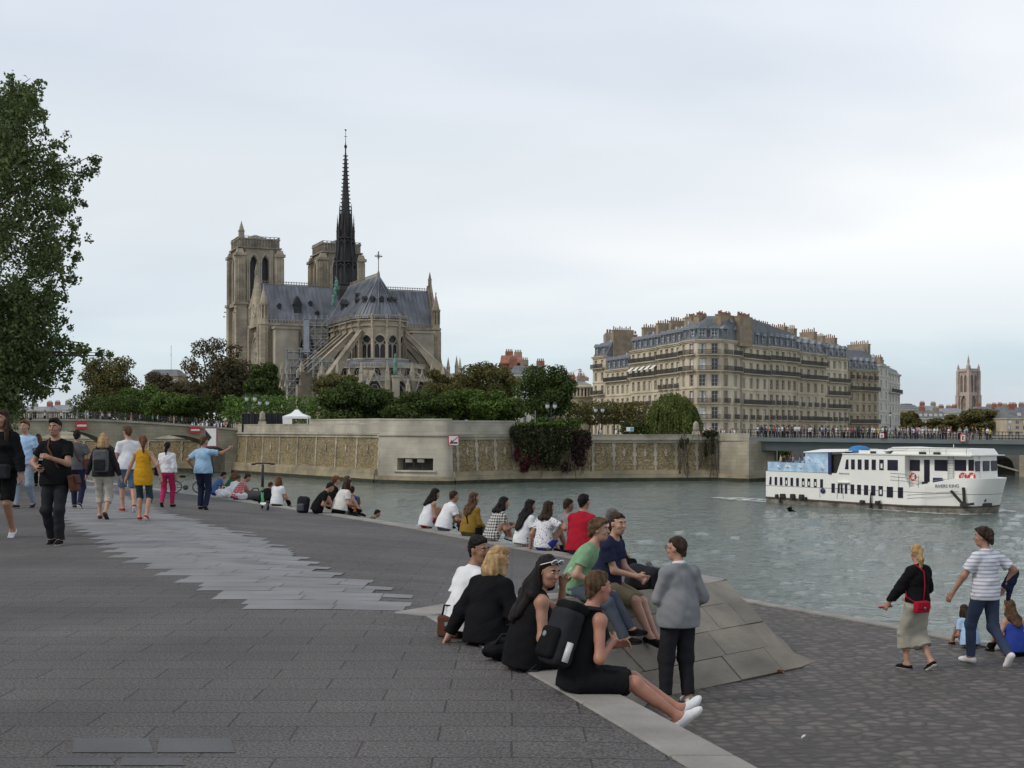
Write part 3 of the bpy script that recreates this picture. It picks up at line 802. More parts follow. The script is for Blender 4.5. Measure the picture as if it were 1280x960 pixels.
MB().prism([(-.62,.24),(-.55,.17),(.62,1.16),(.55,1.22)], -.104, -.09, frame=fr).build('red_stroke', 'sign_red', o)
MB().prism([(-.2,1.2),(.05,.78),(.3,1.2)], -.11, -.1, frame=fr).build('white_notch', 'sign_white', o)

# ---------------------------------------------------------------- steel girder bridge on the right
mat('girder_paint', (.082,.098,.096), .5, .12, .3); mat('girder_rim', (.175,.195,.192), .5, .1, .3); mat('girder_under', (.06,.072,.072), .6, .15, .3)
root = thing('steel_bridge', 'flat grey green steel girder bridge crowded with people', 'bridge')
ga, gb = Vector((PX(938,175.5), 175.5)), Vector((84.0, 167.0))
gd = (gb-ga).normalized(); gl = (gb-ga).length; gn = Vector((gd.y,-gd.x))
def gtop(u): return 5.95-.0105*u
us = [gl*i/40 for i in range(41)]
def strip(mb, v0, v1, zt, zb):
    vs = []
    for u in us:
        p = ga+gd*u
        for (v, z) in ((v0, zb(u)), (v0, zt(u)), (v1, zt(u)), (v1, zb(u))):
            q = p+gn*v; vs.append((q.x,q.y,z))
    n = len(us)-1
    fs = [(4*i+k, 4*(i+1)+k, 4*(i+1)+(k+1)%4, 4*i+(k+1)%4) for i in range(n) for k in range(4)]+[(0,1,2,3),(4*n+3,4*n+2,4*n+1,4*n)]
    mb.add(vs, fs)
bw = 15.0
mb = MB(); strip(mb, .25, -.6, lambda u: gtop(u), lambda u: gtop(u)-.55); strip(mb, -bw+.6, -bw-.25, lambda u: gtop(u), lambda u: gtop(u)-.55); mb.build('edge_beam', 'girder_rim', root)
mb = MB(); strip(mb, -.15, -.55, lambda u: gtop(u)-.553, lambda u: gtop(u)-1.75-.25*math.cos((u/gl-.5)*3)); strip(mb, -bw+.5, -bw+.1, lambda u: gtop(u)-.553, lambda u: gtop(u)-2.0); mb.build('girder', 'girder_paint', root)
mb = MB(); strip(mb, -.61, -bw+.61, lambda u: gtop(u)-.05, lambda u: gtop(u)-.5)
for v in (-4,-7.5,-11): strip(mb, v, v-.4, lambda u: gtop(u)-.503, lambda u: gtop(u)-1.6)
mb.build('deck', 'girder_under', root)
for side in (.1, -bw-.1):
    mb = MB()
    for zz in (1.08, .6, .2): mb.tube([(*(ga+gd*u+gn*side), gtop(u)+zz) for u in us], .035 if zz < 1 else .05, 4)
    u = 0.0
    while u < gl:
        p = ga+gd*u+gn*side; mb.bar((p.x,p.y,gtop(u)), (p.x,p.y,gtop(u)+1.08), .03 if round(u/.45) % 5 else .08); u += .45
    mb.build('railing', 'black_metal', root)
def gsign(px, w_px, py0, py1, label, kind):
    u = min(range(1000), key=lambda i: abs(640+(ga+gd*(gl*i/1000)).x/(ga+gd*(gl*i/1000)).y*F-px))/1000*gl
    p = ga+gd*u+gn*.45; Y = p.y; z0 = PZ(py1, Y); h = (py1-py0)/F*Y; w_ = w_px/F*Y
    o = thing('bridge_sign', label, 'navigation sign', (p.x,p.y,z0), math.atan2(gd.y,gd.x), 'boards on the steel bridge')
    MB().box((0,0,h/2), (w_,.1,h)).build('border', 'sign_red', o)
    MB().box((0,-.06,h/2), (w_*.76,.03,h*.80)).build('panel', 'sign_white', o)
    fr = lambda a,b,c: (a,c,b)
    if kind: 
        mb = MB(); mb.prism([(-.12,h*.25),(0,h*.2),(.0,h*.8),(-.12,h*.62)], -.1, -.085, frame=fr); mb.prism([(.04,h*.55),(.18,h*.7),(.16,h*.8),(.04,h*.68)], -.1, -.085, frame=fr); mb.build('symbol', 'sign_black', o)
        MB().prism([(-.24,h*.82),(-.20,h*.86),(.24,h*.2),(.2,h*.16)], -.104, -.09, frame=fr).build('red_stroke', 'sign_red', o)
    else:
        mb = MB(); mb.prism([(-.12,h*.4),(.12,h*.4),(.0,h*.7)], -.1, -.085, frame=fr); mb.prism([(-.14,h*.3),(.14,h*.3),(.14,h*.38),(-.14,h*.38)], -.101, -.085, frame=fr); mb.build('symbol', 'sign_black', o)
    MB().bar((0,.08,h*.5), (0,.5,h*.5), .1).build('bracket', 'black_metal', o)
gsign(1101.5, 6.5, 541, 547.5, 'small square sign with red border and black mark on the steel bridge', 0)
gsign(1203, 7, 542.5, 552.5, 'upright sign with red border and slashed black mark on the steel bridge', 1)
# far abutment of the steel bridge on the other island, out of frame to the right
root = thing('bridge_abutment', 'stone abutment under the right end of the steel bridge', 'bridge abutment')
MB().prism([(82,160),(110,160),(110,196),(84,196)], -1, 5.3).build('abutment_wall', 'abutment_stone', root)
# ================================================================ cathedral on the island
brick_mat('minster_stone', (.35,.305,.232), (.29,.25,.188), (.20,.172,.13), 1.5, .62, .014, .92, .35, .03, rot=(R(90),0,0), mixnoise=.42, nscale=.16, bdist=.05)
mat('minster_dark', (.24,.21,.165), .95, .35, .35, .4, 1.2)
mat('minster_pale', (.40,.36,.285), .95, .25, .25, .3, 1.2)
mat('lead_roof', (.135,.145,.165), .55, .28, .35, .3, 2.2, stretch=(1,1,.12), col2=(.165,.175,.20))
mat('lead_dark', (.030,.029,.031), .6, .3, .8, .3, 4)
mat('glazing_dark', (.018,.018,.022), .35, .3, 1)
mat('copper_green', (.12,.24,.185), .7, .25, 1.5)

def arch_wall(mb, fr, U0, U1, z0, z1, ops, t=1.0, rise=.95, n=7, mi=None):
    def blk(u0, u1, zb0, zb1, zt0, zt1):
        c = [fr(u0,0,zb0),fr(u1,0,zb1),fr(u1,-t,zb1),fr(u0,-t,zb0),fr(u0,0,zt0),fr(u1,0,zt1),fr(u1,-t,zt1),fr(u0,-t,zt0)]
        mb.add(c, [(3,2,1,0),(4,5,6,7),(0,1,5,4),(1,2,6,5),(2,3,7,6),(3,0,4,7)], mi)
    u = U0
    for (a, b, zb, zs) in sorted(ops):
        if a > u: blk(u, a, z0, z0, z1, z1)
        if zb > z0: blk(a, b, z0, z0, zb, zb)
        w_ = b-a; h = w_*rise; m = (a+b)/2
        rr = (w_*w_/4+h*h)/w_          # radius of each arc of the pointed arch
        def za(x):
            d = x-(b-rr) if x < m else (a+rr)-x
            d = abs(x-(a+rr)) if x < m else abs(x-(b-rr))
            return zs+math.sqrt(max(0, rr*rr-d*d))
        for i in range(2*n):
            x0, x1 = a+w_*i/(2*n), a+w_*(i+1)/(2*n)
            blk(x0, x1, min(z1-.02, za(x0)), min(z1-.02, za(x1)), z1, z1)
        u = b
    if u < U1: blk(u, U1, z0, z0, z1, z1)
def fr_at(p, ang):                       # wall frame whose outward normal is at ang (local), centre p
    d = Vector((-math.sin(ang), math.cos(ang), 0)); n_ = Vector((math.cos(ang), math.sin(ang), 0)); p = Vector(p)
    return lambda u, v, z: p+d*u+n_*v+Vector((0,0,z))
def pin(mb, x, y, z0, h, w_, rz=0, shaft=.45, mi=None):
    rot = Matrix.Rotation(rz, 3, 'Z')
    mb.box((x,y,z0+h*shaft/2), (w_,w_,h*shaft), rot, mi)
    mb.box((x,y,z0+h*shaft+.06), (w_*1.25,w_*1.25,.16), rot, mi)
    mb.box((x,y,z0+h*shaft+.14+h*(1-shaft)/2), (w_*.95,w_*.95,h*(1-shaft)), rot, mi, taper=.06)
    for k in range(3):
        zz = z0+h*shaft+h*(1-shaft)*(.2+.25*k); s_ = w_*(1.12-.3*k); mb.box((x,y,zz), (s_,.12,.16), rot, mi); mb.box((x,y,zz), (.12,s_,.16), rot, mi)

TH = R(24)
cath = thing('cathedral', 'large weathered gothic cathedral with twin towers, lead roofs and dark spire', 'cathedral', (-52, 400, 0), TH)

# ---- two bell towers
def tower(cx, cy):
    S_ = 7.0
    mb = MB()
    for k in range(4):
        ang = k*math.pi/2
        p = (cx+math.cos(ang)*S_, cy+math.sin(ang)*S_, 0); fr = fr_at(p, ang)
        arch_wall(mb, fr, -S_, S_, 51.2, 69.6, [(-3.3,-.75,52.2,64.6),(.75,3.3,52.2,64.6)], 2.2, 1.0)
        arch_wall(mb, fr, -S_-.2, S_+.2, 5, 49.8, [(-2.8,-.6,36,44.5),(.6,2.8,36,44.5)], 1.6, .9)
    t = mb.build('bell_tower', 'minster_stone', cath)
    mb = MB(); rs = random.Random(int(cx))
    # corner buttresses: clustered shafts with set-offs
    for sx in (-1,1):
        for sy in (-1,1):
            x, y = cx+sx*6.6, cy+sy*6.6
            mb.box((x,y,28), (3.6,3.6,46)); mb.box((x,y,59), (3.0,3.0,17))
            for q in (-1,1):
                mb.tube([(x+sx*1.55,y+q*.9,51),(x+sx*1.55,y+q*.9,66.5)], .32, 6); mb.tube([(x+q*.9,y+sy*1.55,51),(x+q*.9,y+sy*1.55,66.5)], .32, 6)
            mb.box((x+sx*.3,y+sy*.3,67.4), (3.6,3.6,1.0)); mb.box((x+sx*.35,y+sy*.35,68.6), (2.6,2.6,1.4), taper=.7)
            mb.box((x,y,50.5), (4.6,4.6,.9)); mb.box((x,y,36), (4.0,4.0,.6))
            for q in range(3): mb.box((x+sx*(1.9+.3*q), y+sy*(1.9+.1*q), 50.2-1.6*q), (.7,.35,.35), Matrix.Rotation(rs.uniform(-.6,.6),3,'Z'))
    mb.build('corner_buttress', 'minster_stone', t)
    mb = MB()
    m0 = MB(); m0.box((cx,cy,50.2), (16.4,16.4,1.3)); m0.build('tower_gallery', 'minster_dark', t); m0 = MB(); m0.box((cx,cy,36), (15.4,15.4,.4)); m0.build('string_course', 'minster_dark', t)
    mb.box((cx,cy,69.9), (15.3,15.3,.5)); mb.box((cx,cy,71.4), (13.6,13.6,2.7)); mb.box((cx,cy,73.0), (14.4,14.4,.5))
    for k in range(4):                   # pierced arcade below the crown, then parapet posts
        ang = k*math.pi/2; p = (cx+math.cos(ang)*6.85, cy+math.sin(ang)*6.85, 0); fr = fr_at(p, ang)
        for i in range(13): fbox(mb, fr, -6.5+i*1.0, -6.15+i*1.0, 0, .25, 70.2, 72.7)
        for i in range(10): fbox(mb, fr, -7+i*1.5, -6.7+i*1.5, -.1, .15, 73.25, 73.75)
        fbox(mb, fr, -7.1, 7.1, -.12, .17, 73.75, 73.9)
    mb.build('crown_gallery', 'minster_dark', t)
    MB().box((cx,cy,60), (9.6,9.6,17.5)).build('belfry_louvres', 'glazing_dark', t)
    MB().box((cx,cy,40), (10.5,10.5,18)).build('window_glazing', 'glazing_dark', t)
    for k in range(4):                   # columns beside the belfry openings, each face
        ang = k*math.pi/2; p = (cx+math.cos(ang)*7.0, cy+math.sin(ang)*7.0, 0); fr = fr_at(p, ang); mb = MB()
        for u in (-3.7,-.55,0,.55,3.7,-4.3,4.3):
            a = fr(u,.12,51.2); b = fr(u,.12,65.2); mb.tube([a,b], .22, 6)
        for u0 in (-2.02, 2.02):
            pts = []
            for i in range(13):
                x = -1.7+3.4*i/12; rr = (3.4*3.4/4+3.2*3.2)/3.4; d = abs(x-(-1.7+rr)) if x < 0 else abs(x-(1.7-rr))
                pts.append(fr(u0+x,.12,64.6+math.sqrt(max(0,rr*rr-d*d))))
            mb.tube(pts, .3, 5)
        mb.build('arch_mouldings', 'minster_pale', t)
    MB().box((cx,cy,74.2), (9.5,9.5,2.2), taper=.1).build('tower_roof', 'lead_roof', t)
    return t
t1 = tower(-14.7, 61); t2 = tower(14.7, 61)
mb = MB(); pin(mb, -14.7-6.2, 61-6.4, 73.2, 5.6, 1.7, shaft=.4); mb.build('stair_turret', 'minster_stone', t1)
# west front gallery between the towers and nave walls
mb = MB(); mb.box((0,62,27), (14.6,9,45)); mb.box((0,30,22), (17,46,33)); mb.box((0,30,14), (38,46,18)); mb.build('nave_walls', 'minster_stone', cath)

# ---- roofs
def gable_roof(mb, a, b, half, ze, zr, sag=.35):
    """ridge from a to b (local xy)"""
    a, b = Vector((*a,0)), Vector((*b,0)); d = (b-a).normalized(); n_ = Vector((d.y,-d.x,0)); k = 6
    for s_ in (-1,1):
        vs = []
        for i in range(k+1):
            t = i/k; off = half*t; z = zr-(zr-ze)*(t+sag*.12*math.sin(math.pi*t))
            for p in (a, b): q = p+n_*(s_*off); vs.append((q.x,q.y,z))
        fs = [(2*i,2*i+1,2*i+3,2*i+2) for i in range(k)]
        mb.add(vs, fs)
def roof_ribs(mb, a, b, half, ze, zr, step=1.3):
    a, b = Vector((*a,0)), Vector((*b,0)); d = (b-a); l = d.length; d.normalize(); n_ = Vector((d.y,-d.x,0))
    for s_ in (-1,1):
        u = step/2
        while u < l:
            p = a+d*u; q = p+n_*(s_*half)
            mb.bar((p.x,p.y,zr+.02), (q.x,q.y,ze+.02), .09, .14); u += step
rf = MB(); gable_roof(rf, (0,-33), (0,55), 8.5, 38.6, 51.6); roof_ribs(rf, (0,-33), (0,-7), 8.5, 38.6, 51.55)
for i in range(24):                      # half cone over the apse
    a0 = math.pi+math.pi*i/24; a1 = math.pi+math.pi*(i+1)/24; vs = []
    for k in range(6):
        t = k/5; z = 51.6-13*(t+.04*math.sin(math.pi*t)); rr = 8.5*t
        for a in (a0, a1): vs.append((rr*math.cos(a), -33+rr*math.sin(a), z))
    rf.add(vs, [(2*k,2*k+1,2*k+3,2*k+2) for k in range(5)])
for i in range(21):
    a = math.pi+math.pi*i/20; rf.bar((.05*math.cos(a),-33+.05*math.sin(a),51.65), (8.5*math.cos(a),-33+8.5*math.sin(a),38.65), .09 if i not in (0,4,8,12,16,20) else .28, .16)
rf.build('choir_roof', 'lead_roof', cath, smooth=False)
rt = MB(); gable_roof(rt, (-27.5,0), (27.5,0), 7.2, 38.8, 51.2); roof_ribs(rt, (-27.5,0), (-8,0), 7.2, 38.8, 51.15); roof_ribs(rt, (8,0), (27.5,0), 7.2, 38.8, 51.15)
rt.build('transept_roof', 'lead_roof', cath)
mb = MB()                                # ridge cresting
for (a, b) in (((-27,0),(-5,0)), ((5,0),(27,0)), ((0,5),(0,53)), ((0,-32.5),(0,-5))):
    a, b = Vector((*a,51.4)), Vector((*b,51.4)); l = (b-a).length; n_ = int(l/.8)
    mb.bar(a+Vector((0,0,.75)), b+Vector((0,0,.75)), .16); mb.bar(a, b, .3)
    for i in range(n_+1): p = a.lerp(b, i/n_); mb.bar(p, p+Vector((0,0,1.0)), .14)
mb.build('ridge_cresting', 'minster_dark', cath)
def dormer(x, y, z, ang, s_=1.0, big=False):
    mb = MB(); fr = fr_at((x,y,0), ang)
    if big:
        fbox(mb, fr, -1.1, 1.1, -2.5, .4, z, z+2.6)
        mb.prism([(-1.5,z+2.61),(1.5,z+2.61),(0,z+5.4)], -2.8, .6, frame=lambda u,v,w_: fr(u,w_,v))
        o = mb.build('dormer', 'lead_dark', cath); m2 = MB(); fbox(m2, fr, -.7,.7,.41,.46,z+.3,z+2.3); m2.build('dormer_opening', 'glazing_dark', o)
    else:
        fbox(mb, fr, -.55*s_, .55*s_, -1.2, .3, z, z+.9*s_); mb.prism([(-.8*s_,z+.91*s_),(.8*s_,z+.91*s_),(0,z+1.7*s_)], -1.4, .45, frame=lambda u,v,w_: fr(u,w_,v))
        o = mb.build('dormer', 'lead_dark', cath); m2 = MB(); fbox(m2, fr, -.32*s_,.32*s_,.31,.35,z+.12,z+.8*s_); m2.build('dormer_opening', 'glazing_dark', o)
def on_cone(adeg, t): a = R(adeg); rr = 8.5*t; return rr*math.cos(a), -33+rr*math.sin(a), 51.6-13*t, a
for adeg in (200, 232, 262, 292, 322): x, y, z, a = on_cone(adeg, .62); dormer(x, y, z, a)
for (y, t) in ((-28,.6),(-24,.45),(-18,.62)): dormer(-8.5*t, y, 51.6-13*t, math.pi, .9)
dormer(-8.5*.6, -14, 51.6-13*.66, math.pi, 1.9)
dormer(-16.5, -7.2*.62, 51.2-12.4*.72, -math.pi/2, 1, True)
for (x, t) in ((-22,.6),(-12.2,.5),(-10.5,.75)): dormer(x, -7.2*t, 51.2-12.4*t, -math.pi/2, .9)
dormer(17, -7.2*.7, 51.2-12.4*.8, -math.pi/2, 1.3)
# cross on the chevet
mb = MB(); mb.lathe([(.5,51.3),(.35,52.4),(.14,53),(.12,56.4)], 8, (0,-33,0)); 
mb.bar((-.95,-33,57.1),(.95,-33,57.1), .26); mb.bar((0,-33,56.2),(0,-33,58.3), .26)
for k in range(8): a = k*math.pi/4; mb.bar((.0,-33,57.1),(.78*math.cos(a),-33,57.1+.78*math.sin(a)), .12)
for (x, z) in ((-.95,57.1),(.95,57.1),(0,58.3)): mb.ell((x,-33,z),(.24,.18,.24),6,4)
mb.build('roof_cross', 'minster_dark', cath)

# ---- choir and apse walls with tall windows
NB = 6
mbw, tr, gl_, gal, gal2 = MB(), MB(), MB(), MB(), MB()
def bay(p, ang, w_):
    fr = fr_at(p, ang); h = w_/2
    ow = w_*.41
    arch_wall(mbw, fr, -h, h, 18, 36.4, [(-ow, ow, 26.6, 31.7)], 1.2, .62)
    fbox(gl_, fr, -ow-.1, ow+.1, -.75, -.55, 26.4, 35.6)
    # two lancets below a roundel
    for u in (-ow*.98, 0, ow*.98): fbox(tr, fr, u-.12, u+.12, -.52, -.18, 26.6, 31.3)
    for s_ in (-1,1):
        pts = [fr(s_*ow*.5+ow*.48*math.cos(a), -.35, 30.2+ow*.75*math.sin(a)) for a in [math.pi*i/8 for i in range(9)]]; tr.tube(pts, .12, 5)
    rr = ow*.86; pts = [fr(rr*math.cos(a), -.35, 32.9+rr*math.sin(a)) for a in [2*math.pi*i/16 for i in range(17)]]; tr.tube(pts, .15, 5)
    pts = []                             # hood moulding
    R_ = ((2*ow)**2/4+(2*ow*.62)**2)/(2*ow)
    for i in range(17):
        x = -ow+2*ow*i/16; d = abs(x-(-ow+R_)) if x < 0 else abs(x-(ow-R_)); pts.append(fr(x*1.12, .12, 31.7+1.1*math.sqrt(max(0,R_*R_-d*d))+.1))
    tr.tube(pts, .22, 5)
    fbox(gal, fr, -h-.15, h+.15, -.6, .45, 36.41, 36.9); fbox(gal, fr, -h-.2, h+.2, -.6, .7, 37.9, 38.35)
    fbox(mbw, fr, -h, h, -1.2, .1, 36.91, 37.89)
    fbox(gal, fr, -h-.22, h+.22, .62, .8, 39.25, 39.5)
    n_ = max(3, int(w_/.7))
    for i in range(n_): u = -h+(i+.5)*w_/n_; fbox(gal, fr, u-.1, u+.1, .64, .78, 38.36, 39.25)
    fbox(mbw, fr, h-.35, h+.35, -.5, .55, 18, 37.88); fbox(gal, fr, h-.22, h+.22, .2, .75, 36, 39.9)
    # gallery parapet at the foot of the windows
    fbox(gal2, fr, -h-.4, h+.4, .5, 1.3, 26.0, 26.4); fbox(gal2, fr, -h-.4, h+.4, 1.0, 1.2, 26.9, 27.3)
    for i in range(n_): u = -h+(i+.5)*w_/n_; fbox(gal2, fr, u-.1, u+.1, 1.02, 1.18, 26.4, 26.9)
for i in range(NB):
    a = math.pi+math.pi*(i+.5)/NB; rr = 7.7*math.cos(math.pi/NB/2)
    bay((rr*math.cos(a), -33+rr*math.sin(a), 0), a, 2*7.7*math.sin(math.pi/NB/2))
for k in range(4):
    for s_ in (-1,1): bay((s_*7.45, -30+6.0*k, 0), 0 if s_ > 0 else math.pi, 6.0)
mbw.build('choir_walls', 'minster_stone', cath); tr.build('window_tracery', 'minster_pale', cath); gl_.build('window_glazing', 'glazing_dark', cath); gal.build('choir_gallery', 'minster_stone', cath); gal2.build('triforium_gallery', 'minster_pale', cath)

# ---- ambulatory and ring of chapels with gabled windows
ch, ct, cg = MB(), MB(), MB()
def ring_bay(p, ang, w_, zt, zw0, zw1, gable, ow):
    fr = fr_at(p, ang); h = w_/2
    arch_wall(ch, fr, -h-.05, h+.05, 5, zt, [(-ow, ow, zw0, zw1)], .9, .8)
    fbox(cg, fr, -ow-.1, ow+.1, -.7, -.5, zw0-.2, zt-.3)
    for u in (-ow/2, 0, ow/2): fbox(ct, fr, u-.09, u+.09, -.48, -.15, zw0, zw1+.2)
    rr = ow*.5; ct.tube([fr(rr*math.cos(a), -.3, zw1+ow*.55+rr*math.sin(a)) for a in [2*math.pi*i/12 for i in range(13)]], .1, 5)
    fbox(ct, fr, -h-.1, h+.1, -.2, .4, zt-.25, zt+.1)
    n_ = 7
    for i in range(n_): u = -h+(i+.5)*w_/n_; fbox(ct, fr, u-.08, u+.08, .1, .3, zt+.1, zt+1.0)
    fbox(ct, fr, -h, h, .08, .32, zt+1.0, zt+1.2)
    if gable:
        zg = zw1+ow*1.0
        for s_ in (-1,1): ct.tube([fr(s_*(ow+.5), .35, zw1+.2), fr(0, .35, zg+3.6)], .24, 5)
        ct.tube([fr(0,.35,zg+3.2), fr(0,.35,zg+5.2)], [.22,.08], 5)
        ct.tube([fr(.5*math.cos(a), .35, zg+1.5+.5*math.sin(a)) for a in [2*math.pi*i/8 for i in range(9)]], .11, 4)
for i in range(9):
    a = math.pi-.12+(math.pi+.24)*(i+.5)/9
    ring_bay((13.2*math.cos(a), -33+13.2*math.sin(a), 0), a, 4.9, 24.5, 20.6, 22.2, False, 1.5)
    ring_bay((18.6*math.cos(a), -33+18.6*math.sin(a), 0), a, 6.9, 20.6, 10.5, 17.2, True, 2.1)
    b_ = a+(math.pi+.24)/18
    pin(ct, 19.3*math.cos(b_), -33+19.3*math.sin(b_), 20.4, 5.2, 1.0, b_)
    ch.box((19.2*math.cos(b_), -33+19.2*math.sin(b_), 12.5), (1.8,1.3,16), Matrix.Rotation(b_,3,'Z'))
for k in range(4):
    for s_ in (-1,1):
        ring_bay((s_*13, -30+6.0*k, 0), 0 if s_ > 0 else math.pi, 6, 24.5, 20.6, 22.2, False, 1.6)
        ring_bay((s_*18.4, -30+6.0*k, 0), 0 if s_ > 0 else math.pi, 6, 20.6, 10.5, 17.2, True, 2.0)
ch.build('chapel_walls', 'minster_stone', cath); ct.build('chapel_tracery', 'minster_pale', cath); cg.build('chapel_glazing', 'glazing_dark', cath)
mb = MB(); mb.lathe([(7.9,27.2),(13.4,24.6)], 24, (0,-33,0), None, math.pi, 2*math.pi); mb.lathe([(13,21.8),(18.8,20.7)], 24, (0,-33,0), None, math.pi, 2*math.pi)
for s_ in (-1,1):
    mb.add([(s_*7.6,-33,27.2),(s_*7.6,-7,27.2),(s_*13.2,-7,24.6),(s_*13.2,-33,24.6)], [(0,1,2,3)]); mb.add([(s_*13,-33,21.8),(s_*13,-7,21.8),(s_*18.6,-7,20.7),(s_*18.6,-33,20.7)], [(0,1,2,3)])
mb.build('aisle_roofs', 'lead_roof', cath)

# ---- flying buttresses
def flyer(p, ang, r0, r1, z0, z1, th=1.1, ziel=7.0):
    """leaning arm from the wall (r0,z0) to the outer pier (r1,z1), arched below"""
    n_ = Vector((math.cos(ang), math.sin(ang), 0)); d = Vector((-n_.y, n_.x, 0)); p = Vector(p); mb = MB()
    N_ = 12; vs = []
    for i in range(N_+1):
        t = i/N_; r_ = r0+(r1-r0)*t; zt = z0+(z1-z0)*t
        zb = zt-1.5-(z1-ziel-1.5)*(t**3.0)*1.0
        zb = max(zb, ziel)
        for (s_, z) in ((-th/2, zb), (-th/2, zt), (th/2, zt), (th/2, zb)):
            q = p+n_*r_+d*s_; vs.append((q.x,q.y,z))
    fs = [(4*i+k,4*(i+1)+k,4*(i+1)+(k+1)%4,4*i+(k+1)%4) for i in range(N_) for k in range(4)]+[(0,1,2,3),(4*N_+3,4*N_+2,4*N_+1,4*N_)]
    mb.add(vs, fs)
    a, b = p+n_*r0+Vector((0,0,z0+.12)), p+n_*r1+Vector((0,0,z1+.12)); mb.bar(a, b, th*1.35, .24)
    q = p+n_*(r1+1.2); mb.box((q.x,q.y,(2+z1)/2), (3.4,th*1.4,z1-8), Matrix.Rotation(ang,3,'Z')); mb.box((q.x-n_.x*.3,q.y-n_.y*.3,z1-1.4), (2.6,th*1.3,5), Matrix.Rotation(ang,3,'Z'), taper=.45)
    o = mb.build('flying_buttress', 'minster_stone', cath)
    m2 = MB(); q = p+n_*(r1+1.4); pin(m2, q.x, q.y, z1+.55, 3.4 if q.x < 5 else 5.6, .9, ang); q = p+n_*(r1+2.6); pin(m2, q.x, q.y, z1-1, 2.6, .6, ang)
    m2.build('pinnacle', 'minster_pale', o)
    return o
ctr = (0,-33,0)
for adeg, r1_, z1_ in ((186,22,22.5),(212,22.5,21.5),(328,22.5,21.5),(354,22,22.5)):
    flyer(ctr, R(adeg), 8, r1_, 35.2, z1_)
for k in range(4):
    y = -27+6.0*k
    flyer((0,y,0), math.pi, 7.9, 22.5, 35.0, 22.5); flyer((0,y,0), 0, 7.9, 22.5, 35.0, 22.5)
for adeg in (240, 270, 300): # short lower flyers, chapels in front
    flyer(ctr, R(adeg+4), 13, 20.0, 23.6, 17.0, .9)
# pier with a copper statue before the apse
o = MB(); o.box((-1.5,-52.4,13.2), (1.9,1.9,16)); o.box((-1.5,-52.4,21.6),(2.3,2.3,.6)); po = o.build('apse_pier', 'minster_pale', cath)
m2 = MB(); m2.lathe([(.75,21.9),(.6,23.2),(.62,24.6),(.7,25.6),(.45,26.4),(.22,26.7),(.36,27.1),(.3,27.6),(.02,28)], 10, (-1.5,-52.4,0)); m2.build('copper_statue', 'copper_green', po, smooth=True)

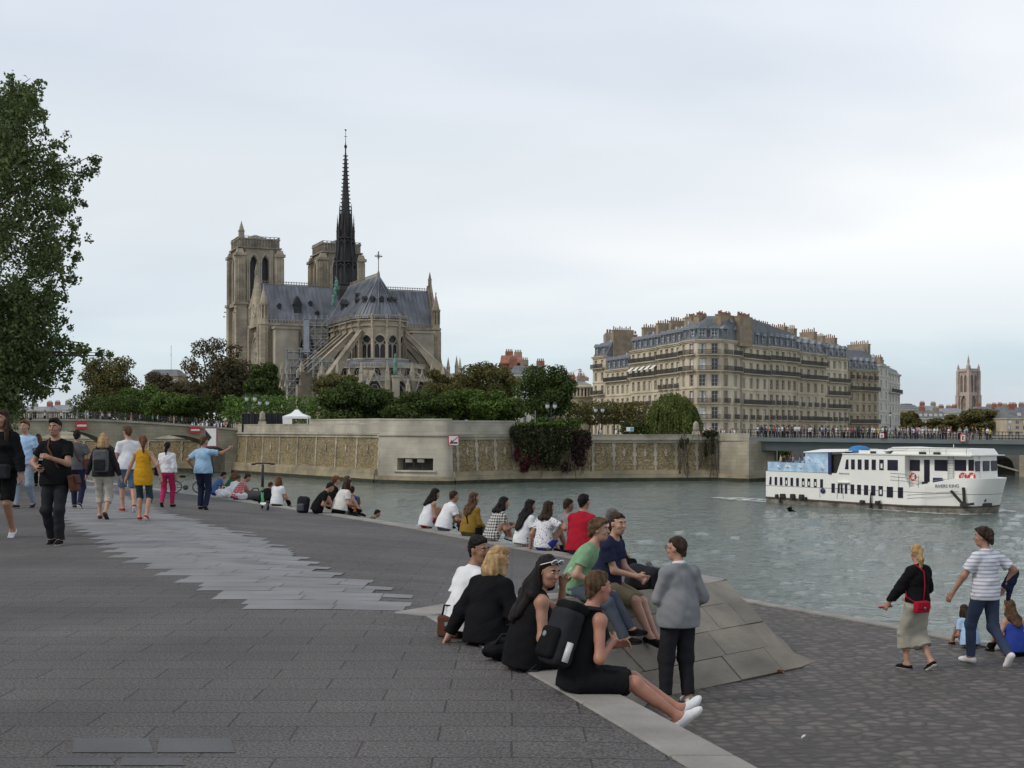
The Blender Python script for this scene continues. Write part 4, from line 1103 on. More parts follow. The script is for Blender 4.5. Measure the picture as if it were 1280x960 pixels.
# ---- transept arms
for s_ in (-1, 1):
    mb = MB(); x0, x1 = s_*8, s_*27.6
    mb.box(((x0+x1)/2, 0, 21.8), (abs(x1-x0), 14.2, 33.4))
    mb.box(((x0+x1)/2, 0, 38.6), (abs(x1-x0)+.2, 15.2, .7))
    for sy in (-1,1):
        for k in range(22): mb.box((x0+(x1-x0)*(k+.5)/22, sy*7.5, 39.4), (.25,.2,1.0))
        mb.box(((x0+x1)/2, sy*7.5, 39.95), (abs(x1-x0),.24,.22))
    o = mb.build('transept_walls', 'minster_stone', cath)
    # plain projecting bay and dark arch on the side that looks towards the apse
    m2 = MB(); m2.box((s_*21.5,-9.4,21), (7.0,4.6,32)); m2.box((s_*21.5,-9.4,37.3), (7.8,5.4,.7)); m2.box((s_*17.6,-9.4,31.2), (1.2,4.9,.6)); m2.build('transept_chapel', 'minster_pale', o)
    m3 = MB(); fr = fr_at((s_*14.2,-7.12,0), -math.pi/2)
    m3.prism([(-2,27),(2,27),(2,33),(1.2,35.2),(0,36.4),(-1.2,35.2),(-2,33)], 0, .02, frame=lambda u,v,w_: fr(u,w_,v)); m3.build('transept_window', 'glazing_dark', o)
    m4 = MB(); fr2 = fr_at((s_*21.5,-11.7,0), -math.pi/2); fbox(m4, fr2, -.3,.3,0,.03,27.8,30.6); m4.build('slit_window', 'glazing_dark', o)
    # gabled end with a rose window
    fr = fr_at((s_*27.6,0,0), 0 if s_ > 0 else math.pi)
    m5 = MB()
    m5.prism([(-6.4,38.5),(6.4,38.5),(0,53.2)], -.6, 1.0, frame=lambda u,v,w_: fr(u,w_,v))
    for q in (-1,1): m5.bar(fr(q*6.8,.5,38.3), fr(0,.5,53.9), .7, .7)
    fbox(m5, fr, -7.4, 7.4, 0, 1.3, 38.0, 38.9); fbox(m5, fr, -7.1, -5.4, 0, 1.6, 5, 38); fbox(m5, fr, 5.4, 7.1, 0, 1.6, 5, 38); fbox(m5, fr, -5.4, 5.4, 0, .9, 5, 17)
    pts = [fr(5.2*math.cos(a), .5, 29.8+5.2*math.sin(a)) for a in [2*math.pi*i/32 for i in range(33)]]; m5.tube(pts, .45, 6)
    for q in range(9): u = -4.6+1.15*q; fbox(m5, fr, u-.18,u+.18, 0, .5, 18, 24.4)
    pin(m5, *fr(0,.4,0).xy, 53, 4.6, .9)
    m5.build('transept_gable', 'minster_stone', o)
    m6 = MB(); m6.lathe([(.01,0),(5.1,0),(5.1,.1),(.01,.1)], 32)
    m6.v = [tuple(fr(x, .15+z, 29.8+y)) for x,y,z in m6.v]; m6.build('rose_glazing', 'glazing_dark', o)
    m7 = MB()
    for rr in (1.1, 2.9): m7.tube([fr(rr*math.cos(a), .42, 29.8+rr*math.sin(a)) for a in [2*math.pi*i/24 for i in range(25)]], .2, 5)
    for k in range(24):
        a = 2*math.pi*k/24; m7.bar(fr(1.1*math.cos(a),.4,29.8+1.1*math.sin(a)), fr(5.1*math.cos(a),.4,29.8+5.1*math.sin(a)), .17)
        m7.tube([fr(4.3*math.cos(a)+.5*math.cos(b), .42, 29.8+4.3*math.sin(a)+.5*math.sin(b)) for b in [2*math.pi*i/6 for i in range(7)]], .12, 4)
    m7.tube([fr(2.0*math.cos(a), 1.02, 43.2+2.0*math.sin(a)) for a in [2*math.pi*i/20 for i in range(21)]], .28, 5)
    for k in range(6): a = k*math.pi/6; m7.bar(fr(2*math.cos(a),1.05,43.2+2*math.sin(a)), fr(-2*math.cos(a),1.05,43.2-2*math.sin(a)), .14)
    m7.build('rose_tracery', 'minster_pale', o)
    # corner turrets with open tops
    for q in (-1,1):
        m8 = MB(); c_ = fr(q*7.1, -.2, 0)
        m8.lathe([(1.55,5),(1.55,38.2),(1.8,38.4),(1.8,39.0),(1.35,39.1),(1.35,40.2)], 8, (c_.x,c_.y,0))
        for k in range(8): a = k*math.pi/4; m8.bar((c_.x+1.1*math.cos(a),c_.y+1.1*math.sin(a),40.2), (c_.x+1.1*math.cos(a),c_.y+1.1*math.sin(a),44.2), .5)
        m8.lathe([(1.5,44.2),(1.6,44.8),(1.3,44.9),(.15,49.6),(.25,50),(.02,50.6)], 8, (c_.x,c_.y,0))
        m8.build('corner_turret', 'minster_stone', o)

# ---- central spire of dark lead
mb = MB(); 
mb.lathe([(3.9,45),(3.9,50.5),(3.6,51.5),(3.45,52)], 8)
def open_stage(z0, z1, r_, k=8, pw=.55):
    for i in range(k):
        a = 2*math.pi*(i+.5)/k; x, y = r_*math.cos(a), r_*math.sin(a)
        mb.box((x,y,(z0+z1)/2), (pw,pw,z1-z0), Matrix.Rotation(a,3,'Z'))
        b = 2*math.pi*(i+1.5)/k; m_ = Vector((r_*math.cos((a+b)/2)*.93, r_*math.sin((a+b)/2)*.93, z1-.25))
        mb.bar((x,y,z1-1.5), m_, .3); mb.bar((r_*math.cos(b),r_*math.sin(b),z1-1.5), m_, .3)
    mb.lathe([(r_*.62,z0),(r_*.62,z1)], 8)
def ledge(z, r_): mb.lathe([(r_*.9,z-.3),(r_*1.08,z),(r_*1.08,z+.35),(r_*.9,z+.4)], 8)
open_stage(52, 59, 3.3); ledge(59.1, 3.45); ledge(52, 3.5)
for i in range(16): a = 2*math.pi*i/16; mb.box((3.5*math.cos(a),3.5*math.sin(a),60), (.18,.18,1.2))
open_stage(59.6, 66.4, 2.7, 8, .5); ledge(66.5, 2.75)
for i in range(8):
    a = 2*math.pi*(i+.5)/8; pin(mb, 2.55*math.cos(a), 2.55*math.sin(a), 66.6, 7.5, .62, a, .3); pin(mb, 1.95*math.cos(a+.39), 1.95*math.sin(a+.39), 68, 9.5, .5, a, .35)
    mb.bar((3.2*math.cos(a),3.2*math.sin(a),60), (2.6*math.cos(a),2.6*math.sin(a),66), .24)
mb.lathe([(2.25,66.4),(1.75,72.5),(1.35,76),(.85,84),(.48,91),(.22,93.6),(.20,95.2)], 8)
for k in range(17):
    z = 73+k*1.22; rr = np.interp(z, [72.5,76,84,91,93.6], [1.75,1.35,.85,.48,.22])
    for i in range(8): a = 2*math.pi*i/8; mb.box(((rr+.18)*math.cos(a),(rr+.18)*math.sin(a),z), (.55,.16,.22), Matrix.Rotation(a,3,'Z'))
mb.lathe([(.2,94.8),(.5,95.3),(.45,95.7),(.16,96.1),(.09,97),(.07,100.2)], 8)
mb.bar((-.55,0,98.6),(.55,0,98.6), .13); mb.ell((0,0,100.6),(.35,.12,.3),6,4)
mb.build('spire', 'lead_dark', cath)
mb = MB()                                # copper figures stepping down the valley beside the spire
for i, (x, y, z) in enumerate(((-4.1,-4.1,50.6),(-4.7,-4.7,48.2),(-5.4,-5.4,45.8),(4.1,-4.1,50.6),(4.8,-4.8,48.2))):
    mb.lathe([(.62,z),(.5,z+1.2),(.6,z+2.1),(.25,z+2.6),(.3,z+3.0),(.02,z+3.4)], 8, (x,y,0)); mb.bar((x,y,z+2),(x-.5,y-.2,z+3.6), .2); mb.box((x,y,z-.3),(1.2,1.2,.6))
mb.build('copper_statues', 'copper_green', cath)

# ---- scaffolding by the transept
mat('scaffold_tube', (.30,.315,.33), .4, .1, 3, metal=.3); mat('scaffold_sheet', (.24,.27,.31), .6, .2, .6)
def scaffold(px0, px1, py0, py1, Y, label, depth=4.0, step=2.0, sheet=False):
    x0, x1, z0, z1 = PX(px0,Y), PX(px1,Y), PZ(py1,Y), PZ(py0,Y)
    o = thing('scaffolding', label, 'scaffolding', ((x0+x1)/2, Y, z0)); w_ = x1-x0; h = z1-z0; rs = random.Random(px0)
    nx = max(2, round(w_/step)); nz = max(2, round(h/step)); mb = MB(); br = MB(); pk = MB(); rl = MB()
    X = lambda i: -w_/2+w_*i/nx
    for d_ in (0, depth/2, depth):
        for i in range(nx+1): mb.tube([(X(i),d_,0),(X(i),d_,h+rs.uniform(.3,1.4))], .085, 5)
        for k in range(nz+1): mb.tube([(-w_/2-.3,d_,k*h/nz),(w_/2+.3,d_,k*h/nz)], .075, 5)
    for i in range(nx):
        for k in range(nz):
            if rs.random() < .75:
                s_ = rs.random() < .5; br.tube([(X(i),-.06,k*h/nz),(X(i+1),-.06,(k+1)*h/nz)] if s_ else [(X(i+1),-.06,k*h/nz),(X(i),-.06,(k+1)*h/nz)], .085, 4)
    for k in range(1, nz+1):
        pk.box((0,depth/2,k*h/nz-.02), (w_,depth*.9,.08))
        rl.tube([(-w_/2,-.02,k*h/nz+.95),(w_/2,-.02,k*h/nz+.95)], .045, 4)
    mb.build('standards', 'scaffold_tube', o); br.build('braces', 'scaffold_tube', o); pk.build('decks', 'scaffold_sheet', o); rl.build('guard_rails', 'scaffold_tube', o)
    if sheet: MB().box((-w_/2+1.0,-.3,h*.45), (1.6,.12,h*1.05)).build('hoist_mast', 'scaffold_sheet', o)
scaffold(358, 393, 440, 494, 361, 'tall lattice of scaffolding tubes at the foot of the cathedral transept')
scaffold(391, 416, 452, 500, 356, 'narrower scaffolding stack between the transept scaffold and the buttress', 3)
scaffold(379, 409, 399, 440, 377, 'upper scaffolding with a hoist under the cathedral roof edge', 3, 1.8, True)
# ================================================================ apartment houses on the island and the far banks
mat('limestone', (.56,.48,.35), .92, .16, .25, .25, 1.5, col2=(.60,.53,.40)); mat('limestone_pale', (.54,.52,.46), .9, .12, .3, .2, 1.5); mat('limestone_dull', (.50,.43,.315), .92, .2, .25, .25, 1.5); mat('limestone_brown', (.40,.335,.235), .92, .2, .25, .25, 1.5)
mat('slate', (.135,.14,.152), .55, .25, .6, .2, 4); mat('zinc', (.22,.24,.27), .5, .2, .5, .2, 3); mat('chimney_stone', (.30,.235,.165), .95, .25, .7, .3, 3); mat('terracotta', (.25,.115,.08), .9, .25, 3)
mat('brick_red', (.29,.125,.085), .95, .25, .8, .3, 4); mat('window_frame', (.46,.44,.41), .5, .05); mat('balcony_iron', (.06,.058,.055), .6, .2, 2); mat('awning_cloth', (.80,.79,.76), .8, .05); mat('party_wall', (.30,.265,.21), .95, .25, .3)

def win_mesh(w_, h, vr=0):
    mb = MB(); mb.cur = 0; mb.box((0,.02,h/2), (w_,.04,h)); mb.cur = 1
    t = .09
    for x in (-w_/2+t/2, 0, w_/2-t/2): mb.box((x,-.03,h/2), (t,.06,h))
    for z in (t/2, h*.33, h*.68, h-t/2): mb.box((0,-.032,z), (w_,.055,t*.8))
    mb.cur = 2
    if vr == 2: mb.box((0,-.015,h*.5), (w_*.9,.03,h*.96))
    elif vr == 5: mb.box((-w_*.27,-.008,h*.5), (w_*.32,.02,h*.9)); mb.box((w_*.3,-.008,h*.5), (w_*.2,.02,h*.9))
    elif vr == 7: mb.box((0,-.008,h*.74), (w_*.86,.02,h*.46))
    return mb
_wcache = {}
def put_window(parent, loc, ang, w_, h, label=None):
    vr = int(abs(loc[0]*13+loc[2]*29+ang*7)*10) % 9; vr = vr if vr in (2,5,7) else 0; k = (round(w_,2), round(h,2), vr)
    if k not in _wcache:
        o = win_mesh(w_, h, vr).build('window', ['dark_glass','window_frame','white_paint'], parent); _wcache[k] = o.data
    else:
        o = bpy.data.objects.new('window', _wcache[k]); C.objects.link(o); o.parent = parent
    o.location = loc; o.rotation_euler = (0,0,ang)
    return o
_dcache = {}
def put_dormer(parent, loc, ang, w_=1.5, h=2.2, m_='zinc'):
    k = (w_, h, m_)
    if k not in _dcache:
        mb = MB(); mb.cur = 0
        mb.box((-w_/2-.1,1.0,h/2), (.22,2.4,h)); mb.box((w_/2+.1,1.0,h/2), (.22,2.4,h)); mb.box((0,1.2,h*.5), (w_,.1,h))
        pts = [(-w_/2-.35,h),(w_/2+.35,h),(w_/2+.1,h+.5),(0,h+.85),(-w_/2-.1,h+.5)]
        mb.prism(pts, -.45, 2.3, frame=lambda u,v,q: (u,q,v))
        o = mb.build('dormer', m_, parent)
        win_mesh(w_-.1, h-.1).build('window', ['dark_glass','white_paint'], o).location = (0,.1,.05)
        _dcache[k] = o
        r_ = o
    else:
        r_ = copy_tree(_dcache[k], parent)
    r_.location = loc; r_.rotation_euler = (0,0,ang)
    return r_

def house(name, label, path, z0, zf, nfl, bays, depth=13, wall='limestone', roof='slate', mans=3.2, ridge=1.3, balc=(2,5), attic=True, group=None, chim=(0,), chim_h=1.6, win=(1.25,2.2), seed=1, potm='terracotta', dorm=True, awn=None, cat='apartment house', back=None, partial=()):
    """terraced house: facade along a path of plan points (left to right seen from the river)"""
    root = thing(name, label, cat, (0,0,0), 0, group)
    rs = random.Random(seed)
    ps = [Vector((*p,0)) for p in path]; fh = (zf-z0)/nfl
    wall_mb, trim, plan = MB(), MB(), []
    segs = list(zip(ps, ps[1:]))
    for si, (a, b) in enumerate(segs):
        d = (b-a).normalized(); n_ = Vector((d.y,-d.x,0)); ln = (b-a).length; ang = math.atan2(d.y, d.x)
        fr = lambda u, v, z, a=a, d=d, n_=n_: a+d*u+n_*v+Vector((0,0,z))
        nb = bays[si]
        w_, h = win
        cs = [ln*(i+.5)/nb+rs.uniform(-.1,.1) for i in range(nb)] if nb else []
        for f in range(nfl):
            zb = z0+f*fh; hh = min(h, fh-.75) if f < nfl-1 else min(h*.9, fh-.8)
            if f == 0: hh = min(h*1.05, fh-.6)
            zs = zb+.42 if f else zb+.35; zt = zs+hh
            if not nb: fbox(wall_mb, fr, 0, ln, -.5, 0, zb, zb+fh); continue
            fbox(wall_mb, fr, 0, ln, -.5, 0, zb, zs); fbox(wall_mb, fr, 0, ln, -.5, 0, zt, zb+fh)
            e = [0]+[x for c in cs for x in (c-w_/2, c+w_/2)]+[ln]
            for i in range(0, len(e), 2): fbox(wall_mb, fr, e[i], e[i+1], -.5, 0, zs, zt)
            for c in cs:
                put_window(root, fr(c, -.30, zs), ang, w_, hh)
                fbox(trim, fr, c-w_/2-.16, c+w_/2+.16, .003, .14, zt+.02, zt+.26); fbox(trim, fr, c-w_/2-.14, c-w_/2-.01, .003, .07, zs, zt); fbox(trim, fr, c+w_/2+.01, c+w_/2+.14, .003, .07, zs, zt)
            fbox(trim, fr, -.02, ln+.02, .003, .16, zb-.09, zb+.10)
            if f in balc or (f in partial):
                mb = MB()
                spans = [(.15, ln-.15)] if f in balc else [(c-w_*.85, c+w_*.85) for c in cs]
                fbox(trim, fr, spans[0][0], spans[-1][1], .17, .85, zb+.13, zb+.30) if f in balc else [fbox(trim, fr, s0, s1, .17, .55, zb+.13, zb+.28) for s0, s1 in spans]
                for s0, s1 in spans:
                    v = .8 if f in balc else .5
                    fbox(mb, fr, s0, s1, v-.04, v, zb+1.22, zb+1.30); fbox(mb, fr, s0, s1, v-.04, v, zb+.42, zb+.48)
                    nbar = int((s1-s0)/.16)
                    for i in range(nbar+1): u = s0+(s1-s0)*i/nbar; fbox(mb, fr, u-.028, u+.028, v-.05, v-.01, zb+.3, zb+1.25)
                mb.build('balcony_railing', 'balcony_iron', root)
            if awn and f == awn:
                for c in cs:
                    m2 = MB(); m2.add([fr(c-.85,.0,zt+.2), fr(c+.85,.0,zt+.2), fr(c+.85,1.25,zt-.75), fr(c-.85,1.25,zt-.75), fr(c-.85,.0,zt+.26), fr(c+.85,.0,zt+.26), fr(c+.85,1.25,zt-.69), fr(c-.85,1.25,zt-.69)], [(3,2,1,0),(4,5,6,7),(0,1,5,4),(1,2,6,5),(2,3,7,6),(3,0,4,7)]); m2.build('awning', 'awning_cloth', root)
            elif f and f not in balc and rs.random() < .5:    # window guards
                pass
        fbox(trim, fr, -.05, ln+.05, -.5, .45, zf-.22, zf+.02); fbox(trim, fr, -.05, ln+.05, -.5, .28, zf-.5, zf-.23)
        if dorm:
            for c in cs: put_dormer(root, fr(c, -.35, zf+.25), ang, 1.35, 2.0, 'zinc' if roof == 'slate' else 'limestone_dull')
    wall_mb.build('facade', wall, root)
    trim.build('stone_trim', wall if wall != 'limestone' else 'limestone_dull', root)
    # body and roof over the whole plan: offset rings inwards
    if back is None:
        d0 = (ps[1]-ps[0]).normalized(); nb_ = [Vector((-d0.y*depth, d0.x*depth, 0)) for _ in ps]
    else: nb_ = [Vector((*q,0))-p for p, q in zip(ps, back)]
    inner = lambda t: [p+v.normalized()*min(v.length*.5, t) for p, v in zip(ps, nb_)]
    outb = [p+v for p, v in zip(ps, nb_)]
    body = MB(); c0 = [p+v.normalized()*.45 for p, v in zip(ps, nb_)]
    poly = [(p.x,p.y) for p in c0]+[(p.x,p.y) for p in outb[::-1]]
    body.prism(poly, z0-1, zf-.02); body.build('body', 'party_wall', root)
    rb = MB()
    prof = [(.10, zf+.03), (.5+mans*.18, zf+mans*.55), (.5+mans*.42, zf+mans), (depth*.5, zf+mans+ridge)]
    vs = []
    for (t, z) in prof:
        for p, v in zip(ps, nb_):
            q = p+v.normalized()*min(t, v.length*.5); vs.append((q.x,q.y,z))
    for (t, z) in prof[-2::-1]:
        for p, v in zip(ps, nb_):
            q = p+v-v.normalized()*min(t, v.length*.5); vs.append((q.x,q.y,z))
    m_ = len(ps); nr_ = 2*len(prof)-1
    fs = [(j*m_+i, j*m_+i+1, (j+1)*m_+i+1, (j+1)*m_+i) for j in range(nr_-1) for i in range(m_-1)]
    fs += [tuple(j*m_ for j in range(nr_))[::-1], tuple(j*m_+m_-1 for j in range(nr_))]
    rb.add(vs, fs); ro = rb.build('roof', roof, root)
    for si, (a, b) in enumerate(segs):
        d = (b-a).normalized(); ln = (b-a).length; v = nb_[si].normalized(); t_ = .5+mans*.42+.9; zz = zf+mans+ridge*(.9/(depth*.5-.5-mans*.42))
        for i in range(bays[si] if dorm else 0):
            if rs.random() < .65: q = a+d*(ln*(i+.5)/bays[si])+v*t_; MB().box((q.x,q.y,zz+.1), (.8,1.1,.35+rs.random()*.5), Matrix.Rotation(math.atan2(d.y,d.x),3,'Z')).build('skylight', rs.choice(('zinc','window_frame')), ro)
    # chimney stacks across the party walls
    tot = [0]
    for a, b in segs: tot.append(tot[-1]+(b-a).length)
    for c in chim:
        s_ = max(0, min(tot[-1], c*tot[-1])); k = max(i for i in range(len(segs)) if tot[i] <= s_+1e-6); a, b = segs[k]; d = (b-a).normalized(); p = a+d*(s_-tot[k])
        v = nb_[0].normalized(); zc = zf+mans+ridge*.2+chim_h*rs.uniform(.85,1.15)
        l = rs.uniform(4.0, 6.5); q0 = p+v*rs.uniform(1.6,2.6); ang = math.atan2(v.y, v.x)
        rot = Matrix.Rotation(ang, 3, 'Z')
        mc = MB(); cc = q0+v*(l/2)
        mc.box((cc.x,cc.y,(zf-1+zc)/2), (l,1.25,zc-zf+1), rot); mc.box((cc.x,cc.y,zc+.1), (l+.25,1.3,.22), rot)
        co = mc.build('chimney', 'chimney_stone', ro)
        mp_ = MB()
        for i in range(int(l/.55)):
            q = q0+v*(.35+.55*i); hh = rs.uniform(.5,1.0); mp_.lathe([(.16,zc+.2),(.13,zc+.2+hh)], 6, (q.x,q.y,0))
        mp_.build('chimney_pots', potm, co)
    return root

pt = lambda px, Y: (PX(px, Y), Y)
HZ = 5.55; FH = 3.2
G = 'houses facing the river'
house('apartment_house', 'narrow cream house at the left end of the terrace, tall and slim', [pt(741,316), pt(757,309)], HZ, HZ+6*3.22, 6, [2], win=(1.1,2.0), balc=(3,5), chim=(.95,), chim_h=2.4, seed=3, group=G, mans=3.4)
house('apartment_house', 'low cream house with grey dormers beside a blind chimney wall', [pt(757.3,309), pt(788,294.5)], HZ, HZ+5*3.15, 5, [5], win=(1.15,1.95), balc=(1,4), partial=(2,), chim=(.9,), chim_h=1.4, seed=4, group=G, mans=3.2)
house('apartment_house', 'cream house with four small white awnings under its roof', [pt(788.3,294.3), pt(823,279.5)], HZ, HZ+6*3.25, 6, [5], win=(1.2,2.05), balc=(4,5), partial=(1,2), chim=(.08,.7), chim_h=1.8, seed=5, awn=4, group=G, wall='limestone')
house('apartment_house', 'cream house between the awning house and the rounded corner house', [pt(823.3,279.3), pt(851,268)], HZ, HZ+6*3.28, 6, [4], win=(1.2,2.1), balc=(4,5), partial=(1,2,3), chim=(.1,.85), chim_h=1.8, seed=6, group=G, wall='limestone')
cb = [(60,300),(60,300),(60,300),(62,300),(64,298),(66,296)]
house('apartment_house', 'sunlit cream corner house with rounded front above the willow', [pt(851.3,267.8), pt(858,264), pt(871,260.5), pt(901,260.5), pt(913,263), pt(925,267)], HZ, HZ+6*3.3, 6, [1,1,2,1,1], win=(1.35,2.35), balc=(4,5), partial=(1,2), chim=(.05,.27,.53,.82), chim_h=1.1, mans=3.6, ridge=1.7, seed=7, group=G, back=cb, wall='limestone')
def back_to(a, b): return [(a[0]-6, a[1]+20), (b[0]-8, b[1]+18)]
def rw(px0, Y0, px1, Y1, label, **k):
    a, b = pt(px0,Y0), pt(px1,Y1); house('apartment_house', label, [a, b], HZ, k.pop('zf'), 6, k.pop('bays'), back=[(a[0]-9,a[1]+10), (b[0]-9,b[1]+10)], group=G, **k)
rw(925.3, 267.2, 960, 279, 'tan river house right of the corner with long balconies at top', zf=HZ+6*3.24, bays=[4], win=(1.2,2.1), balc=(2,4,5), partial=(1,), chim=(.12,.95), seed=8, wall='limestone')
rw(960.3, 279.2, 997, 291, 'tan river house with unbroken dark balconies, second from the corner', zf=HZ+6*3.28, bays=[5], win=(1.2,2.1), balc=(4,5), partial=(1,2), chim=(.3,.9), seed=9, wall='limestone_dull', mans=3.0)
rw(997.3, 291.2, 1032, 303, 'tan river house in the middle of the shaded terrace under wide chimneys', zf=HZ+6*3.2, bays=[4], win=(1.2,2.1), balc=(1,4,5), partial=(2,), chim=(.2,.85), seed=10, wall='limestone_dull', chim_h=2.0)
rw(1032.3, 303.2, 1060, 312.5, 'paler grey tan river house beside the dark mansard house', zf=HZ+6*3.12, bays=[4], win=(1.15,2.0), balc=(2,3,4), partial=(1,), chim=(.2,.8), seed=11, wall='limestone', mans=3.0)
rw(1060.3, 312.7, 1098, 325, 'brown river house with a big dark slate mansard and heavy cornice', zf=HZ+6*2.72, bays=[5], win=(1.1,1.7), balc=(1,4), partial=(5,), chim=(.95,), seed=12, wall='limestone_brown', mans=5.0, ridge=.8, chim_h=1.6)
rw(1098.3, 325.5, 1110.5, 335, 'slim white house just right of the dark mansard house', zf=HZ+6*3.0, bays=[2], win=(1.0,1.7), balc=(), chim=(.9,), seed=13, wall='limestone_pale', mans=.6, ridge=.6, dorm=False)
rw(1110.8, 335.5, 1125, 352, 'white house with sloping roof at the right end of the terrace', zf=HZ+6*2.75, bays=[4], win=(1.0,1.7), balc=(4,), chim=(.05,), seed=14, wall='limestone_pale', mans=1.2, ridge=2.4, dorm=False)
# blind brown party wall with stacks standing behind the left end of the terrace
Y = 330.; root = thing('chimney_wall_house', 'taller house showing a blind grey and brown wall behind the left terrace', 'apartment house')
x0, xm, x1 = PX(757,Y), PX(777,Y), PX(797,Y)
MB().box(((x0+xm)/2,Y+4,(5+PZ(416,Y))/2), (xm-x0,8,PZ(416,Y)-5)).build('blind_wall', 'party_wall', root)
MB().box(((xm+x1)/2+.01,Y+4.3,(5+PZ(418,Y))/2), (x1-xm,8,PZ(418,Y)-5)).build('brick_wall', 'brick_red', root)
mb = MB(); rs = random.Random(2)
for i in range(12): mb.lathe([(.3,PZ(416.5,Y)),(.22,PZ(416.5,Y)+rs.uniform(.6,1.2))], 6, (x0+.6+(x1-x0-1)*i/11, Y+2, 0))
mb.build('chimney_pots', 'terracotta', root)

# simple distant blocks with rows of windows and mansard or flat tops
def block(name, label, px0, px1, Y, py_eave, py_top, wall, roof, nfl, nb, depth=14, cat='building', zb=4.8, skyl=0, chim=1, hip=1.5, seed=0, rz=0):
    x0, x1 = PX(px0,Y), PX(px1,Y); ze, zt = PZ(py_eave,Y), PZ(py_top,Y); w_ = x1-x0; rs = random.Random(seed+px0)
    root = thing(name, label, cat, ((x0+x1)/2, Y, 0), rz)
    MB().box((0,depth/2,(zb+ze)/2), (w_,depth,ze-zb)).build('walls', wall, root)
    MB().box((0,depth/2,ze+.2), (w_+.6,depth+.6,.4)).build('cornice', wall, root)
    mb = MB(); mb.add([(-w_/2,0,ze+.4),(w_/2,0,ze+.4),(w_/2,depth,ze+.4),(-w_/2,depth,ze+.4),(-w_/2+hip,depth*.35,zt),(w_/2-hip,depth*.35,zt),(w_/2-hip,depth*.65,zt),(-w_/2+hip,depth*.65,zt)], [(4,5,6,7),(0,1,5,4),(1,2,6,5),(2,3,7,6),(3,0,4,7)])
    ro = mb.build('roof', roof, root)
    fh = (ze-zb)/max(1,nfl)
    if nfl:
        for f in range(nfl):
            if zb+f*fh < 4 and Y > 500: pass
            for i in range(nb): put_window(root, (-w_/2+w_*(i+.5)/nb, -.05, zb+f*fh+fh*.2), 0, min(1.4, w_/nb*.5), fh*.6)
    for i in range(skyl):
        u = -w_/2+w_*(i+.5)/skyl; MB().box((u,depth*.12,ze+.4+(zt-ze)*.35), (1.2,.8,1.3), Matrix.Rotation(-.5,3,'X')).build('skylight', 'window_frame', ro)
    for i in range(chim):
        u = -w_/2+w_*(i+.5)/chim+rs.uniform(-1,1); mb = MB(); hh = rs.uniform(1.0,2.2); mb.box((u,depth*.5,zt+hh/2-.3), (2.4,1.2,hh+.6)); 
        for k in range(4): mb.lathe([(.18,zt+hh),(.15,zt+hh+.7)], 6, (u-.8+.53*k,depth*.5,0))
        mb.build('chimney', 'chimney_stone' if i % 2 else 'brick_red', ro)
    return root
block('brick_house', 'red brick house top showing above the trees right of the cathedral', 625, 654, 380, 455, 443, 'brick_red', 'brick_red', 5, 5, chim=2, hip=.3)
block('slate_roof_house', 'white house with blue slate roof behind the brown tree', 636, 684, 372, 470, 456, 'limestone_pale', 'slate', 5, 6, chim=3)
block('low_house', 'grey flat topped house behind the big dark tree near the crane', 684, 708, 400, 478, 472, 'limestone_dull', 'zinc', 5, 4, chim=1)
# round pavilion with a colonnade
Y = 345.; root = thing('round_pavilion', 'round grey building with a pillared top storey left of the terrace', 'building', (PX(726,Y), Y+6, 0)); rr = PX(742,Y)-PX(722,Y)
mb = MB(); mb.lathe([(rr,4),(rr,PZ(497,Y)),(rr+.5,PZ(496.5,Y)),(rr+.5,PZ(495,Y)),(rr*.86,PZ(495,Y)),(rr*.86,PZ(485,Y)),(rr+.3,PZ(485,Y)),(rr+.3,PZ(483,Y)),(rr*.6,PZ(481,Y)),(.1,PZ(480,Y))], 28); mb.build('walls', 'limestone_brown', root)
mb = MB()
for k in range(28): a = 2*math.pi*k/28; mb.tube([(rr*.97*math.cos(a),rr*.97*math.sin(a),PZ(495,Y)),(rr*.97*math.cos(a),rr*.97*math.sin(a),PZ(485,Y))], .3, 6)
mb.build('columns', 'limestone_dull', root)
mb = MB()
for k in range(14):
    a = 2*math.pi*(k+.5)/14; mb.box((rr*.865*math.cos(a),rr*.865*math.sin(a),PZ(490,Y)),(.1,1.3,1.6),Matrix.Rotation(a,3,'Z'))
mb.build('windows', 'dark_glass', root)
block('terrace_house', 'pale house with railings above the round pavilion', 706, 738, 375, 482, 476, 'limestone_dull', 'zinc', 5, 6, chim=2)
# tower crane far behind
mat('crane_paint', (.55,.22,.18), .5, .1)
Y = 700.; root = thing('tower_crane', 'thin pinkish tower crane far behind the round pavilion', 'crane', (PX(725,Y), Y, 0))
def lattice(mb, a, b, s_, n_):
    a, b = Vector(a), Vector(b); d = (b-a).normalized(); u = d.orthogonal().normalized(); v = d.cross(u)
    cs = [u*s_+v*s_, u*s_-v*s_, -u*s_-v*s_, -u*s_+v*s_]
    for c in cs: mb.bar(a+c, b+c, s_*.45)
    for i in range(n_):
        p, q = a.lerp(b, i/n_), a.lerp(b, (i+1)/n_)
        for k in range(4): mb.bar(p+cs[k], q+cs[(k+1)%4], s_*.3)
mb = MB(); lattice(mb, (0,0,0), (0,0,PZ(473,Y)), .6, 14); mb.build('mast', 'crane_paint', root)
mb = MB(); lattice(mb, (PX(693,Y)-PX(725,Y),4,PZ(472,Y)), (PX(734,Y)-PX(725,Y),-1,PZ(472.5,Y)), .5, 24); mb.build('jib', 'crane_paint', root)
